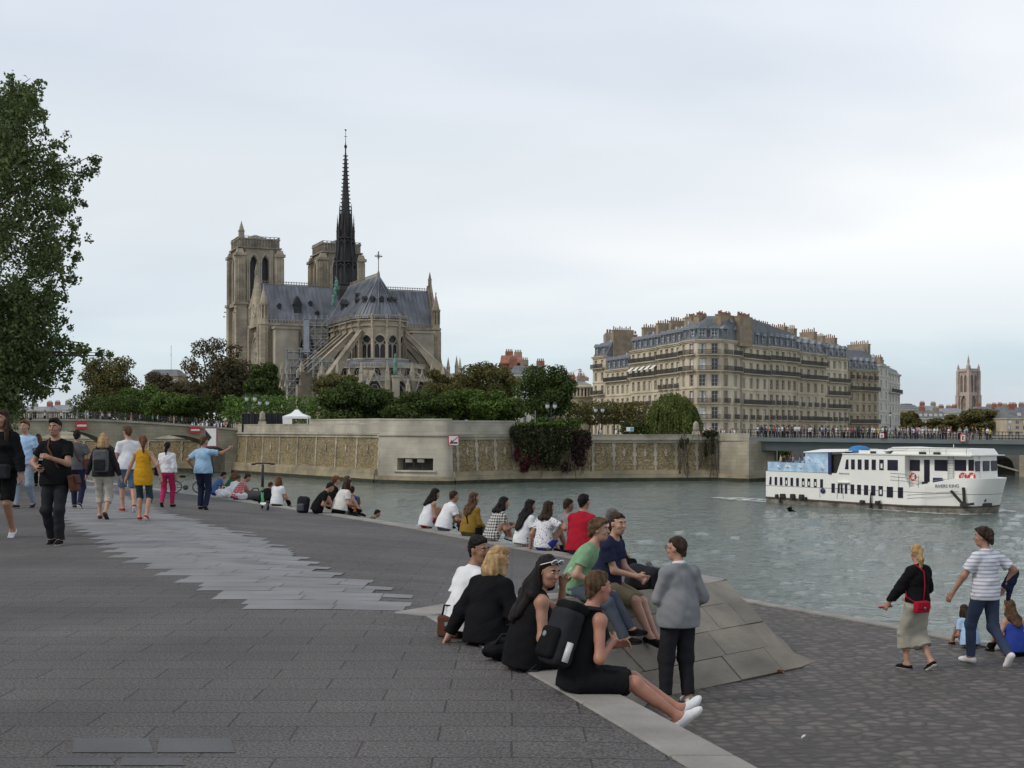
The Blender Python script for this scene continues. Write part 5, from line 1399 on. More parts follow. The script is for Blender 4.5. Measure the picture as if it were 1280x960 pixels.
mb = MB(); lattice(mb, (0,0,PZ(472,Y)), (0,0,PZ(461,Y)), .45, 5); mb.tube([(0,0,PZ(461,Y)),(PX(697,Y)-PX(725,Y),3.5,PZ(471.5,Y))], .12, 4); mb.tube([(0,0,PZ(461,Y)),(PX(734,Y)-PX(725,Y),-1,PZ(472,Y))], .12, 4); mb.build('apex', 'crane_paint', root)
mb = MB(); mb.box((PX(733,Y)-PX(725,Y),-1,PZ(474,Y)), (2.5,1.2,2)); mb.build('counterweight', 'party_wall', root)
# small gothic fountain spire among the trees
Y = 300.; root = thing('fountain_spire', 'small pale gothic fountain spire between the trees', 'fountain', (PX(593.5,Y), Y, 0))
mb = MB(); z1 = PZ(493,Y); mb.box((0,0,(5+z1)/2),(1.6,1.6,z1-5))
for sx in (-1,1):
    for sy in (-1,1): mb.bar((sx*.7,sy*.7,z1),(sx*.7,sy*.7,PZ(482,Y)), .35); pin(mb, sx*.8, sy*.8, PZ(482,Y), 2.2, .4)
mb.box((0,0,PZ(482,Y)),(1.9,1.9,.3)); mb.box((0,0,(PZ(482,Y)+PZ(463,Y))/2),(1.2,1.2,PZ(463,Y)-PZ(482,Y)),taper=.05); mb.build('stone_spire', 'minster_pale', root)

# right bank: roofs behind the steel bridge, tower of an old church
block('grand_roof_house', 'long house with a domed dark roof right of the white houses', 1122, 1152, 560, 513, 506, 'limestone_dull', 'slate', 3, 7, chim=0)
mb = MB(); Y = 562.; 
root = thing('domed_pavilion', 'dark curved mansard pavilion rising over the far roofs', 'building', (PX(1138,Y), Y+6, 0))
z0_, z1_ = PZ(513,Y), PZ(504.5,Y); mb.box((0,0,(5+z0_)/2),(6,6,z0_-5)); mb.build('walls', 'limestone_dull', root)
MB().lathe([(4.3,z0_),(4.1,z0_+1.2),(3.4,z0_+2.4),(2.6,z1_-.2),(2.7,z1_),(.1,z1_+.2)], 4).build('roof', 'slate', root)
block('skylight_house', 'pale house with a long slate roof and white skylights', 1149, 1187, 545, 524, 514, 'limestone_pale', 'slate', 3, 9, skyl=6, chim=2)
block('far_house', 'grey roofed far house left of the church tower', 1152, 1176, 640, 513, 507, 'limestone', 'zinc', 3, 6, chim=2)
block('far_house', 'far zinc roofed house just under the church tower', 1176, 1206, 620, 516, 510, 'limestone_pale', 'zinc', 3, 7, chim=3)
block('far_house', 'far dark roofed house right of the church tower', 1222, 1262, 640, 514, 508, 'limestone_dull', 'slate', 3, 8, chim=3)
block('far_house', 'far red chimney house at the right edge of the skyline', 1246, 1300, 600, 517, 509, 'limestone', 'slate', 4, 10, chim=5)
block('stone_house', 'tan stone house with grey roof at the right edge behind the bridge', 1258, 1330, 470, 524, 512, 'limestone_dull', 'slate', 3, 8, skyl=2, chim=2)
Y = 890.; root = thing('church_tower', 'lone square gothic tower with statues on its corners on the far bank', 'church tower', (PX(1210.5,Y), Y, 0), R(28))
s_ = (PX(1222,Y)-PX(1199,Y))/1.36/2
mb = MB()
zA, zB, zC = PZ(494,Y), PZ(464,Y), 5
for k in range(4):
    a = k*math.pi/2; fr = fr_at((s_*math.cos(a), s_*math.sin(a), 0), a)
    arch_wall(mb, fr, -s_, s_, zA, zB, [(-s_*.62,-s_*.12,zA+2,zB-5),(s_*.12,s_*.62,zA+2,zB-5)], 1.0, 1.0)
    arch_wall(mb, fr, -s_, s_, zC, zA-.5, [(-s_*.5,s_*.5,PZ(520,Y),zA-5)], 1.0, 1.0)
    for u in (-.3,.3): fbox(mb, fr, u*s_*1.23-.12, u*s_*1.23+.12, -.6,-.3, zA+2, zB-3.5)
mb.box((0,0,zA),(s_*2.25,s_*2.25,1)); mb.box((0,0,zB),(s_*2.35,s_*2.35,.8)); mb.box((0,0,zB+1),(s_*2.0,s_*2.0,1.4))
mat('hazed_tower_stone', (.42,.345,.30), .95, .2, .3, .2, 1); mb.build('tower_walls', 'hazed_tower_stone', root)  # pale tint of distance haze put into the stone colour
MB().box((0,0,(zC+zB)/2),(s_*1.5,s_*1.5,zB-zC-1)).build('openings', 'minster_dark', root)
for sx in (-1,1):
    for sy in (-1,1):
        mb = MB(); mb.box((sx*s_,sy*s_,(zC+zA)/2),(2.8,2.8,zA-zC)); mb.box((sx*s_,sy*s_,(zA+zB)/2),(2.0,2.0,zB-zA)); pin(mb, sx*s_, sy*s_, zB, 5 if (sx,sy)!=(1,1) else 3, 1.2); mb.build('corner_buttress', 'hazed_tower_stone', root)
mb = MB(); mb.lathe([(1.8,zB+1.5),(1.4,zB+4),(.7,zB+5.2),(.8,zB+7),(.5,zB+9),(.25,zB+10),(.02,zB+11.5)], 8); mb.build('roof_statue', 'hazed_tower_stone', root)
# far bank quay seen under the steel bridge, with a dark arched ramp
embankment('river_wall', 'shaded far bank wall seen under the steel bridge', [dict(a=(45.,330.), b=(230.,300.), zc=4.2, zt=5.0, zp0=.8, npan=12, u0=1, anchors=False)])
o = MB().prism([(45,331),(230,301),(300,500),(100,500)], -1, 4.7).build('far_bank_ground', 'earth'); setting(o)
# left: buildings beyond the stone bridge
block('slate_hall', 'dark slate roofed hall with thin masts behind the left trees', 181, 222, 430, 470, 461, 'limestone_brown', 'slate', 4, 6, chim=0)
o = thing('roof_mast', 'thin white mast on the slate roofed hall', 'mast', (PX(207,430), 437, PZ(461,430))); MB().tube([(0,0,-.3),(0,0,8.3)], .12, 5).build('pole', 'white_paint', o); MB().box((0,0,5.0),(.8,.1,.1)).build('crossbar', 'white_paint', o)
block('far_block', 'long low far block seen beyond the stone bridge at left', 60, 100, 620, 512, 506, 'limestone_pale', 'zinc', 2, 9, chim=3)
block('far_block', 'grey far block under the big tree at the left edge', 10, 62, 560, 514, 508, 'limestone_dull', 'zinc', 2, 10, chim=3)
block('far_block', 'far pale block between the two left trees', 96, 130, 680, 510, 505, 'limestone_dull', 'slate', 2, 7, chim=2)
# ================================================================ trees, hedges, creepers
def leaf_mat(name, c1, c2, isl=.45, trans=.25):
    mat(name, c1, .75, .12, .35, col2=c2, island=isl, trans=trans, spec=.25)
leaf_mat('leaf_dark', (0.048,0.074,0.020), (0.073,0.107,0.025)); leaf_mat('leaf_green', (0.065,0.110,0.023), (0.101,0.150,0.028)); leaf_mat('leaf_bright', (0.092,0.175,0.037), (0.141,0.225,0.049))
leaf_mat('leaf_olive', (0.104,0.108,0.035), (0.139,0.122,0.042)); leaf_mat('leaf_brown', (0.098,0.074,0.043), (0.118,0.091,0.050)); leaf_mat('leaf_russet', (0.090,0.067,0.034), (0.074,0.072,0.034))
leaf_mat('leaf_willow', (0.105,0.137,0.036), (0.147,0.179,0.050)); leaf_mat('leaf_poplar', (0.094,0.134,0.046), (0.130,0.168,0.065), .5); leaf_mat('leaf_autumn', (0.139,0.108,0.035), (0.113,0.122,0.038))
leaf_mat('leaf_creeper', (0.040,0.050,0.020), (0.055,0.058,0.026)); leaf_mat('leaf_red', (0.120,0.022,0.028), (0.085,0.020,0.024), .4); leaf_mat('leaf_wine', (0.065,0.029,0.035), (0.051,0.035,0.026), .4)
mat('bark', (.07,.055,.042), .95, .3, 2, .5, 8)

def leaves(name, clumps, size, m_, parent, seed=0, up=.35, shell=.55, droop=0.0, aspect=1.5):
    """clumps: (centre, radii, count); each leaf a small folded quad"""
    rg = np.random.default_rng(seed); V = []
    for c, r, n in clumps:
        d = rg.normal(size=(n,3)); d /= np.linalg.norm(d, axis=1)[:,None]
        rad = shell+(1-shell)*rg.random(n)**.6; rad *= rg.random(n)**.12
        p = np.array(c)+d*rad[:,None]*np.array(r)
        nrm = rg.normal(size=(n,3)); nrm[:,2] += up*2; nrm = nrm*.75+d*.7; nrm /= np.linalg.norm(nrm, axis=1)[:,None]
        t = rg.normal(size=(n,3)); t[:,2] -= droop*3; t -= nrm*(t*nrm).sum(1)[:,None]; t /= np.linalg.norm(t, axis=1)[:,None]
        b = np.cross(nrm, t); s_ = size*(.6+.8*rg.random(n))[:,None]
        q = np.stack([p-t*s_*.5*aspect, p+b*s_*.42+nrm*s_*.08, p+t*s_*.5*aspect, p-b*s_*.42+nrm*s_*.08], 1)
        V.append(q.reshape(-1,3))
    V = np.concatenate(V); F_ = np.arange(len(V)).reshape(-1,4)
    return npmesh(name, V, F_, m_, parent, smooth=False)

def crown_clumps(c, r, n, k, seed, top=1.0, low=-.95, inner=True, rr=(.28,.42)):
    rg = random.Random(seed); out = []
    for i in range(k):
        while True:
            d = Vector((rg.gauss(0,1), rg.gauss(0,1), rg.gauss(0,1))).normalized()
            if d.z > low: break
        f = rg.uniform(.60, .93); s_ = rg.uniform(*rr)
        out.append(((c[0]+d.x*r[0]*f, c[1]+d.y*r[1]*f, c[2]+d.z*r[2]*f), (r[0]*s_*1.1, r[1]*s_*1.1, r[2]*s_*.9), int(n/k)))
    if inner: out.append((tuple(c), (r[0]*.62, r[1]*.62, r[2]*.62), int(n*.18)))
    return out

def tree(name, label, px0, px1, py0, py1, Y, m_, n=3600, k=26, seed=1, group=None, leaf=.42, zb=5.5, loose=False, cat='tree', crown='crown'):
    x0, x1, z0, z1 = PX(px0,Y), PX(px1,Y), PZ(py1,Y), PZ(py0,Y)
    cx = (x0+x1)/2; rx = (x1-x0)/2; rz = (z1-z0)/2; cz = (z0+z1)/2
    o = thing(name, label, cat, (cx, Y, zb), 0, group)
    ry = max(rx*.85, min(rx, 6))
    n = int(n*(2.1 if loose else 2.5)); k = int(k*1.3); cl = crown_clumps((0,0,cz-zb), (rx,ry,rz), n, k, seed, rr=(.2,.33) if loose else (.28,.42), inner=not loose)
    leaves(crown, cl, leaf, m_, o, seed)
    mb = MB(); rg = random.Random(seed); h = max(.8, cz-zb); tr_ = max(.18, rx*.055)
    mb.tube([(0,0,-.3),(rg.uniform(-.1,.1)*rx*.3,0,h*.5),(0,0,h)], [tr_*1.3, tr_, tr_*.7], 8)
    for i in range(9 if loose else 6):
        c = cl[i*2 % len(cl)][0]; s_ = Vector((0,0,h*rg.uniform(.45,.9))); e = Vector(c); m = s_.lerp(e, .5)+Vector((0,0,rz*.1))
        mb.tube([s_, m, e], [tr_*.55, tr_*.35, tr_*.12], 6)
    mb.build('trunk', 'bark', o, smooth=True)
    return o
GT = 'trees around the cathedral garden'
tree('round_tree', 'round olive brown tree alone beyond the stone bridge', 96, 174, 445, 524, 300, 'leaf_olive', 4200, 30, 11, GT)
tree('brown_tree', 'low brown tree between the round olive tree and the tall gappy tree', 172, 228, 467, 526, 296, 'leaf_brown', 2600, 20, 12, GT)
tree('green_tree', 'low spreading dark green tree under the tall brown tree', 186, 252, 489, 527, 262, 'leaf_green', 2600, 20, 13, GT, .4)
tree('tall_brown_tree', 'tall loose brown purple tree with sky gaps beside the south tower', 217, 312, 420, 520, 305, 'leaf_brown', 4200, 34, 14, GT, loose=True)
tree('russet_tree', 'dense russet brown tree in front of the tall gappy one', 256, 318, 450, 524, 268, 'leaf_russet', 4000, 26, 15, GT)
tree('dark_tree', 'compact dark green tree in front of the scaffolding', 306, 358, 457, 510, 258, 'leaf_dark', 3000, 20, 16, GT)
tree('green_tree', 'mid green tree filling the gap right of the round olive tree', 140, 206, 480, 528, 285, 'leaf_green', 2800, 20, 45, GT)
tree('brown_tree', 'dark olive tree below the tall gappy tree', 200, 272, 476, 528, 280, 'leaf_russet', 3200, 22, 46, GT)
tree('apse_bush', 'olive green bushy tree at the foot of the apse left side', 394, 462, 463, 505, 285, 'leaf_olive', 2600, 18, 17, GT)
tree('dark_tree', 'near black green broad tree behind the white concrete prow', 402, 496, 475, 532, 226, 'leaf_dark', 5200, 30, 18, GT, .36)
tree('green_tree', 'dark green tree above the barred slot of the prow', 478, 566, 487, 533, 224, 'leaf_dark', 4000, 26, 19, GT, .36)
tree('green_tree', 'mid green tree above the towing sign of the prow', 540, 612, 486, 533, 228, 'leaf_green', 3800, 24, 20, GT, .36)
tree('green_tree', 'green tree at the right end of the concrete parapet', 588, 652, 491, 533, 226, 'leaf_green', 3400, 22, 21, GT, .36)
tree('brown_tree', 'wide brown green tree right of the cathedral buttresses', 566, 648, 453, 512, 275, 'leaf_olive', 4400, 28, 22, GT)
tree('rust_tree', 'rust tinged tree against the right cathedral buttresses', 524, 582, 461, 508, 283, 'leaf_autumn', 2800, 18, 23, GT)
tree('broad_dark_tree', 'broad pointed dark green tree left of the round pavilion', 643, 716, 456, 528, 246, 'leaf_dark', 4600, 28, 24, GT, .38)

def box_hedge(name, label, px0, px1, py0, py1, Y, depth, m_, n, seed=0, leaf=.32, zb=None, cat='hedge', group=None, trunks=0):
    x0, x1, z0, z1 = PX(px0,Y), PX(px1,Y), PZ(py1,Y), PZ(py0,Y); zb = z0 if zb is None else zb
    o = thing(name, label, cat, ((x0+x1)/2, Y, zb), 0, group); w_ = x1-x0; h = z1-z0; r_ = min(h*.6, depth*.6); cl = []
    rg = random.Random(seed); k = max(4, int(w_/(r_*.9)))
    for i in range(k):
        for j in range(2):
            for q in range(2):
                cl.append(((-w_/2+w_*(i+.5)/k+rg.uniform(-.2,.2), (j-.5)*depth*.6, z0-zb+h*(.3+.42*q)+rg.uniform(-.12,.12)), (w_/k*.9, depth*.36, h*.32), n//(4*k)))
    leaves('foliage', cl, leaf, m_, o, seed, shell=.7)
    if trunks:
        for i in range(trunks): x = -w_/2+w_*(i+.5)/trunks; MB().tube([(x,0,-.2),(x+.05,0,(z0-zb)+h*.4)], [.16,.12], 7).build('trunk', 'bark', o, smooth=True)
    return o
box_hedge('garden_hedge', 'long light green clipped hedge left behind the white tent', 283, 420, 494, 530, 236, 4, 'leaf_bright', 5200, 31)
box_hedge('clipped_tree_row', 'row of square clipped lime trees in front of the low houses', 714, 806, 502, 531, 256, 7, 'leaf_autumn', 5200, 32, .36, 5.6, trunks=6, cat='tree row')
box_hedge('low_hedge', 'low flat dark hedge behind the creeper on the wall', 664, 724, 522, 538, 196, 2, 'leaf_dark', 2400, 33, .28)
box_hedge('low_hedge', 'low dark hedge beside the willow and the notice board', 777, 818, 528, 543, 200, 2, 'leaf_dark', 1800, 34, .28)
box_hedge('low_hedge', 'thin dark hedge strip on top of the concrete parapet', 596, 664, 528, 536, 190, 2, 'leaf_dark', 1500, 35, .28)

box_hedge('shrub_bank', 'dark green shrubs behind the railing of the stone bridge', 92, 290, 494, 531, 264, 5, 'leaf_dark', 9000, 36, .36, 5.5, cat='shrubs')
# weeping willow: hanging strands
Y = 200.; o = thing('weeping_willow', 'bright green weeping willow hanging over the river wall', 'willow', (PX(841,Y), Y, 5.6))
rg = np.random.default_rng(5); V = []; rx = PX(875,Y)-PX(841,Y); zt = PZ(489,Y)-5.6
mbs = MB()
for i in range(520):
    a = rg.random()*2*math.pi; r_ = rx*math.sqrt(rg.random())*.95; x, y = r_*math.cos(a), r_*math.sin(a)*.9
    top = zt*math.sqrt(max(.05, 1-(r_/rx)**2*.82))*(1-.10*rg.random())-.1; bot = max(.1, top-2.2-rg.random()*4.2*(.5+r_/rx)); m = int((top-bot)/.16)
    z = np.linspace(top, bot, m); sway = np.cumsum(rg.normal(size=(m,2))*.035, 0)
    out = np.linspace(0, 1, m)**.5*.5
    p = np.stack([x+sway[:,0]+out*math.cos(a), y+sway[:,1]+out*math.sin(a), z], 1)
    p = np.repeat(p, 2, 0)+rg.normal(size=(2*m,3))*.08
    t = np.tile([0,0,-1.], (2*m,1))+rg.normal(size=(2*m,3))*.45; t /= np.linalg.norm(t,axis=1)[:,None]
    b = np.cross(t, rg.normal(size=(2*m,3))); b /= np.linalg.norm(b,axis=1)[:,None]
    V.append(np.stack([p-t*.2, p+b*.075, p+t*.2, p-b*.075], 1).reshape(-1,3))
V = np.concatenate(V); npmesh('hanging_foliage', V, np.arange(len(V)).reshape(-1,4), 'leaf_willow', o, False)
mb = MB(); mb.tube([(0,0,-.4),(.1,0,1.6),(-.2,.1,3.2)], [.5,.4,.3], 8)
for k in range(7): a = k*.9; mb.tube([(-.1,0,2.4),(1.2*math.cos(a),1.2*math.sin(a),4.4),(2.6*math.cos(a),2.4*math.sin(a),zt*.8)], [.22,.13,.04], 6)
mb.build('trunk', 'bark', o, smooth=True)

# the far bank
GF = 'autumn trees on the far bank'
tree('far_tree', 'small olive far bank tree beside the white houses', 1122, 1152, 516, 541, 505, 'leaf_autumn', 1800, 16, 41, GF, .7, 4.5)
tree('far_tree', 'low olive far bank trees left of the big brown one', 1160, 1216, 519, 541, 500, 'leaf_autumn', 2600, 20, 42, GF, .7, 4.5)
tree('far_tree', 'big brown green far bank tree right of the church tower', 1196, 1270, 510, 541, 488, 'leaf_olive', 3400, 26, 43, GF, .7, 4.5)
tree('quay_shrub', 'small bright green shrub seen under the steel bridge', 959, 988, 553, 577, 226, 'leaf_bright', 900, 8, 44, None, .4, 1.0, cat='shrub')

# creepers on the wall between the prow and the willow
def creeper(label, px0, px1, Yw, rows_, seed, group='creepers on the river wall'):
    o = thing('wall_creeper', label, 'creeper', (PX((px0+px1)/2,Yw), Yw, 0), 0, group)
    for nm, m_, spans, size in rows_:
        cl = []
        for (a, b, y0, y1, n) in spans:
            x0, x1, z0, z1 = PX(a,Yw)-o.location.x, PX(b,Yw)-o.location.x, PZ(y1,Yw), PZ(y0,Yw)
            cl.append((((x0+x1)/2, -.12, (z0+z1)/2), ((x1-x0)/2, .5, (z1-z0)/2), n))
        leaves(nm, cl, size, m_, o, seed, up=-.1, shell=.05, droop=.6); seed += 1
    mb = MB(); rg = random.Random(seed); w_ = PX(px1,Yw)-PX(px0,Yw)
    for i in range(9):
        x = -w_/2+w_*(i+.5)/9; z = PZ(598,Yw)+rg.uniform(0,2); mb.tube([(x,-.1,z),(x+rg.uniform(-.5,.5),-.15,z+2.4),(x+rg.uniform(-1,1),-.1,PZ(540,Yw))], [.05,.05,.03], 5)
    mb.build('stems', 'bark', o)
rgc = random.Random(8)
sp = []
for i in range(34):
    x = 640+72*rgc.random(); L_ = rgc.uniform(18, 62)*(.55 if x < 655 else 1); sp.append((x-4, x+5, 531, 531+L_, 170))
creeper('wide dark green creeper with crimson patches hanging right of the prow', 638, 714, 171.6, [
    ('foliage', 'leaf_creeper', sp+[(637,712,529,556,2600),(668,705,545,590,1200)], .34),
    ('top_growth', 'leaf_green', [(690,702,524,538,260),(640,712,528,533,700)], .3),
    ('crimson_leaves', 'leaf_red', [(642,650,558,578,170),(653,664,562,590,330),(665,676,566,580,140),(676,690,572,586,90),(648,658,574,592,120)], .32)], 51)
sp = []
for i in range(16):
    x = 712+24*rgc.random(); sp.append((x-3, x+4, 536, 555+rgc.uniform(5,38), 130))
creeper('smaller wine red creeper trailing on the wall right of the wide one', 712, 740, 172.2, [
    ('foliage', 'leaf_wine', sp+[(712,738,537,560,700),(700,716,575,592,160),(716,734,570,584,140)], .32), ('top_growth', 'leaf_creeper', [(713,738,536,548,380)], .3)], 61)
creeper('thin dark hanging plant over the parapet beside the willow', 848, 862, 175.6, [('foliage', 'leaf_creeper', [(850,853,545,562,120),(858,861,547,556,60)], .26)], 71)
creeper('dark creeper curtain at the corner by the bridge abutment', 876, 898, 176.3, [('foliage', 'leaf_creeper', [(876,899,537,548,420),(880,884,545,580,160),(889,893,545,570,140)], .28)], 76)

# ---- big poplar on the near bank at the left edge of the view
Y = 36.; o = thing('poplar_tree', 'big leafy poplar at the left edge rising above the quay', 'tree', (PX(-95,Y), Y, 5.0))
ox = o.location.x
cl = []; rg = random.Random(4)
outline = [(95,8),(130,38),(170,62),(215,78),(260,84),(300,82),(340,72),(380,66),(420,66),(450,62),(480,40),(505,26)]   # right edge of the crown by image row
def edge_px(y): return np.interp(y, [a for a,b in outline], [b for a,b in outline])
cx_px = -95
for i in range(330):
    y = rg.uniform(92, 512); e = edge_px(y); t = rg.random()**.7; side = 1 if rg.random() < .68 else -1
    px = cx_px+side*(e-cx_px)*t*.93; dep = math.sqrt(max(0,1-t*t))*3.6*rg.uniform(-1,1)
    s_ = rg.uniform(.5,.95)
    cl.append(((PX(px,Y)-ox, dep, PZ(y,Y)-5.0), (s_*.8,s_*.8,s_), 230))
for (px, y, s_, n) in ((38,98,.22,90),(45,118,.3,110),(6,108,.35,120),(22,112,.3,110),(112,196,.2,90),(108,207,.25,110),(100,215,.28,130),(92,228,.28,120),(99,240,.22,90),(84,262,.35,160),(103,255,.14,40),(88,300,.3,130),(86,318,.18,60),(92,352,.10,26),(80,345,.25,90),(70,372,.3,110),(55,398,.3,120),
    (70,424,.28,130),(86,434,.26,120),(100,438,.24,110),(113,440,.22,90),(124,441,.17,70),(134,442,.13,40),(142,445,.07,16),(64,448,.3,140),(76,456,.26,110),(90,450,.2,80),(96,466,.16,50),(88,486,.14,36),(80,474,.2,70),(60,470,.3,120),(45,492,.35,150),(55,484,.25,90),(20,505,.4,200),(8,512,.4,200),(108,452,.14,36),(66,490,.2,60)):
    cl.append(((PX(px,Y)-ox, rg.uniform(-.8,.8), PZ(y,Y)-5.0), (s_*1.15,s_,s_), n))
for i in range(120): y = rg.uniform(370, 526); cl.append(((PX(rg.uniform(-70, np.interp(y,[370,450,515],[50,52,30])),Y)-ox, rg.uniform(-1.6,1.6), PZ(y,Y)-5.0), (.6,.6,.5), 200))
for i in range(130):
    y = rg.uniform(96, 505); e = edge_px(y)+rg.uniform(-8, 13); cl.append(((PX(e,Y)-ox, rg.uniform(-1.2,1.2), PZ(y,Y)-5.0), (rg.uniform(.10,.2),.15,rg.uniform(.12,.26)), 26))
leaves('crown', cl, .082, 'leaf_poplar', o, 81, up=.1, shell=.1, aspect=1.25)
mb = MB(); H = PZ(92,Y)-5.0
mb.tube([(0,0,-.4),(.1,0,3),(-.1,.1,7),(.1,0,H*.8),(.2,0,H*.98)], [.42,.36,.28,.1,.02], 10)
for i in range(46):
    c = cl[i*4][0]; z0 = max(1.6, c[2]-rg.uniform(1.0,3.0)); m = Vector((c[0]*.5, c[1]*.5, (z0+c[2])/2-.1)); mb.tube([(0,0,z0), m, c], [.10,.05,.012], 5)
for tgt in ((112,196),(38,98),(124,441),(96,466),(88,486),(86,318),(99,240),(142,445)):
    e = Vector((PX(tgt[0],Y)-ox, 0, PZ(tgt[1],Y)-5.0)); z0 = max(2, e.z-2.6 if tgt[1] < 400 else e.z-.4); s_ = Vector((0,0,z0)); mb.tube([s_, s_.lerp(e,.5)+Vector((0,0,.25)), e], [.11,.05,.008], 5)
mb.build('trunk', 'bark', o, smooth=True)

# ---- terrace furniture: tent, dark screen, lamps, notice board
mat('tent_cloth', (.80,.80,.80), .7, .04, 1); mat('lamp_glass', (.55,.56,.55), .3, .05); mat('dark_tarp', (.018,.018,.02), .8, .2, 1)
Y = 200.; o = thing('party_tent', 'white gazebo tent on the terrace behind the river wall', 'tent', (PX(371,Y), Y, 6.6))
x = (PX(386,Y)-PX(355,Y))/2; ze = PZ(520.5,Y)-6.6; zt = PZ(512,Y)-6.6
mb = MB(); mb.add([(-x,-x*.8,ze),(x,-x*.8,ze),(x,x*.8,ze),(-x,x*.8,ze),(-.25,0,zt),(.25,0,zt)]+[(-x*.42,-x*.36,ze+(zt-ze)*.42),(x*.42,-x*.36,ze+(zt-ze)*.42),(x*.42,x*.36,ze+(zt-ze)*.42),(-x*.42,x*.36,ze+(zt-ze)*.42)], [(0,1,7,6),(1,2,8,7),(2,3,9,8),(3,0,6,9),(6,7,5,4),(7,8,5),(8,9,4,5),(9,6,4)])
for s_ in (-1,1): mb.box((0,s_*x*.8,ze-.18),(2*x,.04,.36)); mb.box((s_*x,0,ze-.18),(.04,1.6*x,.36))
mb.build('canopy', 'tent_cloth', o)
MB().box((-x*.62,-x*.78,ze/2-.2),(x*.76,.05,ze)).build('side_wall', 'tent_cloth', o)
for sx in (-1,1):
    for sy in (-1,1): MB().box((sx*x*.97,sy*x*.77,ze/2),(.1,.1,ze)).build('tent_pole', 'white_paint', o)
Y = 207.; x0, x1 = PX(303,Y), PX(360,Y); o = thing('screened_fence', 'long low black screened fence left of the white tent', 'fence', ((x0+x1)/2, Y, 6.6))
MB().box((0,0,(PZ(517,Y)-6.6)/2),(x1-x0,.3,PZ(517,Y)-6.6)).build('screen', 'dark_tarp', o)
for i in range(9): MB().box((-(x1-x0)/2+(x1-x0)*i/8,-.2,(PZ(516,Y)-6.6)/2),(.12,.1,PZ(516,Y)-6.6)).build('post', 'black_metal', o)
Y = 192.; o = thing('notice_board', 'small pale blue and white notice board by the low hedge', 'notice board', (PX(786,Y), Y-2, 5.5))
MB().box((0,0,PZ(536.5,Y)-5.5),(1.1,.08,.62)).build('board', 'white_paint', o); 
mat('board_blue', (.12,.35,.45), .6, .1); MB().box((.26,-.05,PZ(536.5,Y)-5.5),(.46,.03,.5)).build('blue_sheet', 'board_blue', o)
for s_ in (-.5,.5): MB().box((s_,.07,(PZ(536.5,Y)-5.5)/2),(.07,.07,PZ(536.5,Y)-5.5)).build('post', 'black_metal', o)
def lamp(px, py, Y, zb, label, arms=2, span=3.2, g='old lamp posts around the garden'):
    o = thing('street_lamp', label, 'street lamp', (PX(px,Y), Y, zb), 0, g); h = PZ(py,Y)-zb
    MB().lathe([(.2,0),(.16,.7),(.08,.8),(.07,h*.75),(.05,h)], 8).build('pole', 'black_metal', o)
    for i in range(arms):
        s_ = -1 if i == 0 else 1
        if arms == 1: s_ = .001
        MB().tube([(0,0,h*.78),(s_*span/3,0,h*.80),(s_*span/2,0,h*.86),(s_*span/2,0,h*.93)], .04, 5).build('arm', 'black_metal', o)
        l = MB().lathe([(.12,h*.93),(.27,h*.97),(.30,h*1.05),(.1,h*1.06)], 6, (s_*span/2,0,0)).build('lantern', 'lamp_glass', o)
        MB().lathe([(.34,h*1.06),(.2,h*1.10),(.05,h*1.14)], 6, (s_*span/2,0,0)).build('lantern_cap', 'black_metal', l)
lamp(313.5, 499, 205, 6.6, 'twin lantern lamp post before the light green hedge', 2, 1.3)
lamp(329.5, 504, 218, 6.6, 'twin lantern lamp post farther back on the light green hedge', 2, 1.3)
lamp(689, 508, 192, 5.5, 'twin lantern lamp post in front of the broad pointed tree', 2, 1.1)
lamp(749, 513, 205, 5.5, 'twin lantern lamp post in front of the clipped tree row', 2, 1.1)
lamp(1113, 519, 240, 5.4, 'single lamp post before the slim white house', 1)
o = thing('thin_mast', 'thin bare pole standing on the terrace left of the creeper', 'pole', (PX(669,185), 185, 5.5)); MB().tube([(0,0,0),(0,0,PZ(513,185)-5.5)], .06, 6).build('pole', 'grey_steel', o); MB().lathe([(.12,0),(.12,.3),(.06,.35)], 8).build('pole_foot', 'black_metal', o)
# ================================================================ white river cruise boat
Ps = Vector((24.4, 123.0, 0)); bd = Vector((.62,-.7846,0)).normalized(); bn = Vector((-bd.y, bd.x, 0)); BW = 5.0
boat = thing('cruise_boat', 'white two deck river cruise boat with blue banners passing under the steel bridge', 'boat', Ps, math.atan2(bd.y, bd.x))
def bu(px, y=0.0):
    k = (px-640)/F; q = Ps+bn*y
    return (k*q.y-q.x)/(bd.x-k*bd.y)
def bz(px, py, y=0.0):
    q = Ps+bn*y+bd*bu(px, y); return PZ(py, q.y)
mat('boat_white', (.86,.855,.81), .38, .07, .6, spec=.5, col2=(.80,.78,.72)); mat('boat_black', (.025,.023,.022), .7, .3, 2); mat('hull_bottom', (.13,.12,.10), .8, .45, 1.3, col2=(.20,.18,.15)); mat('rub_rail', (.10,.065,.055), .7, .3, 2)
mat('boat_glass', (.018,.016,.032), .15, .3, .5, spec=.5); mat('banner_blue', (.27,.45,.66), .65, .28, .9, col2=(.45,.60,.74)); mat('navy', (.02,.03,.11), .5, .1); mat('canvas_white', (.78,.77,.74), .7, .05); mat('tarp_blue', (.03,.17,.42), .6, .1); mat('buoy_red', (.60,.04,.03), .45, .08); mat('deck_grey', (.30,.30,.29), .8, .2)
US, UB = bu(1205), 22.3
def half(u, z=2.0):                     # near-side offset from the centre line
    if u < US: b = BW/2
    else: t = (u-US)/(UB-US); b = BW/2*math.sqrt(max(0, 1-t**2.4))
    fl = .90+.10*min(1, max(0, z/2.2)) if u > US-4 else 1
    return b*(fl if u < US else fl)
def sheer(u):
    a, b = bu(1131), bu(1137)
    if u < a: return 3.02
    if u < b: return 3.02+(2.04-3.02)*(u-a)/(b-a)
    return 2.04+(2.95-2.04)*min(1, (u-b)/(UB-1.5-b))**.9
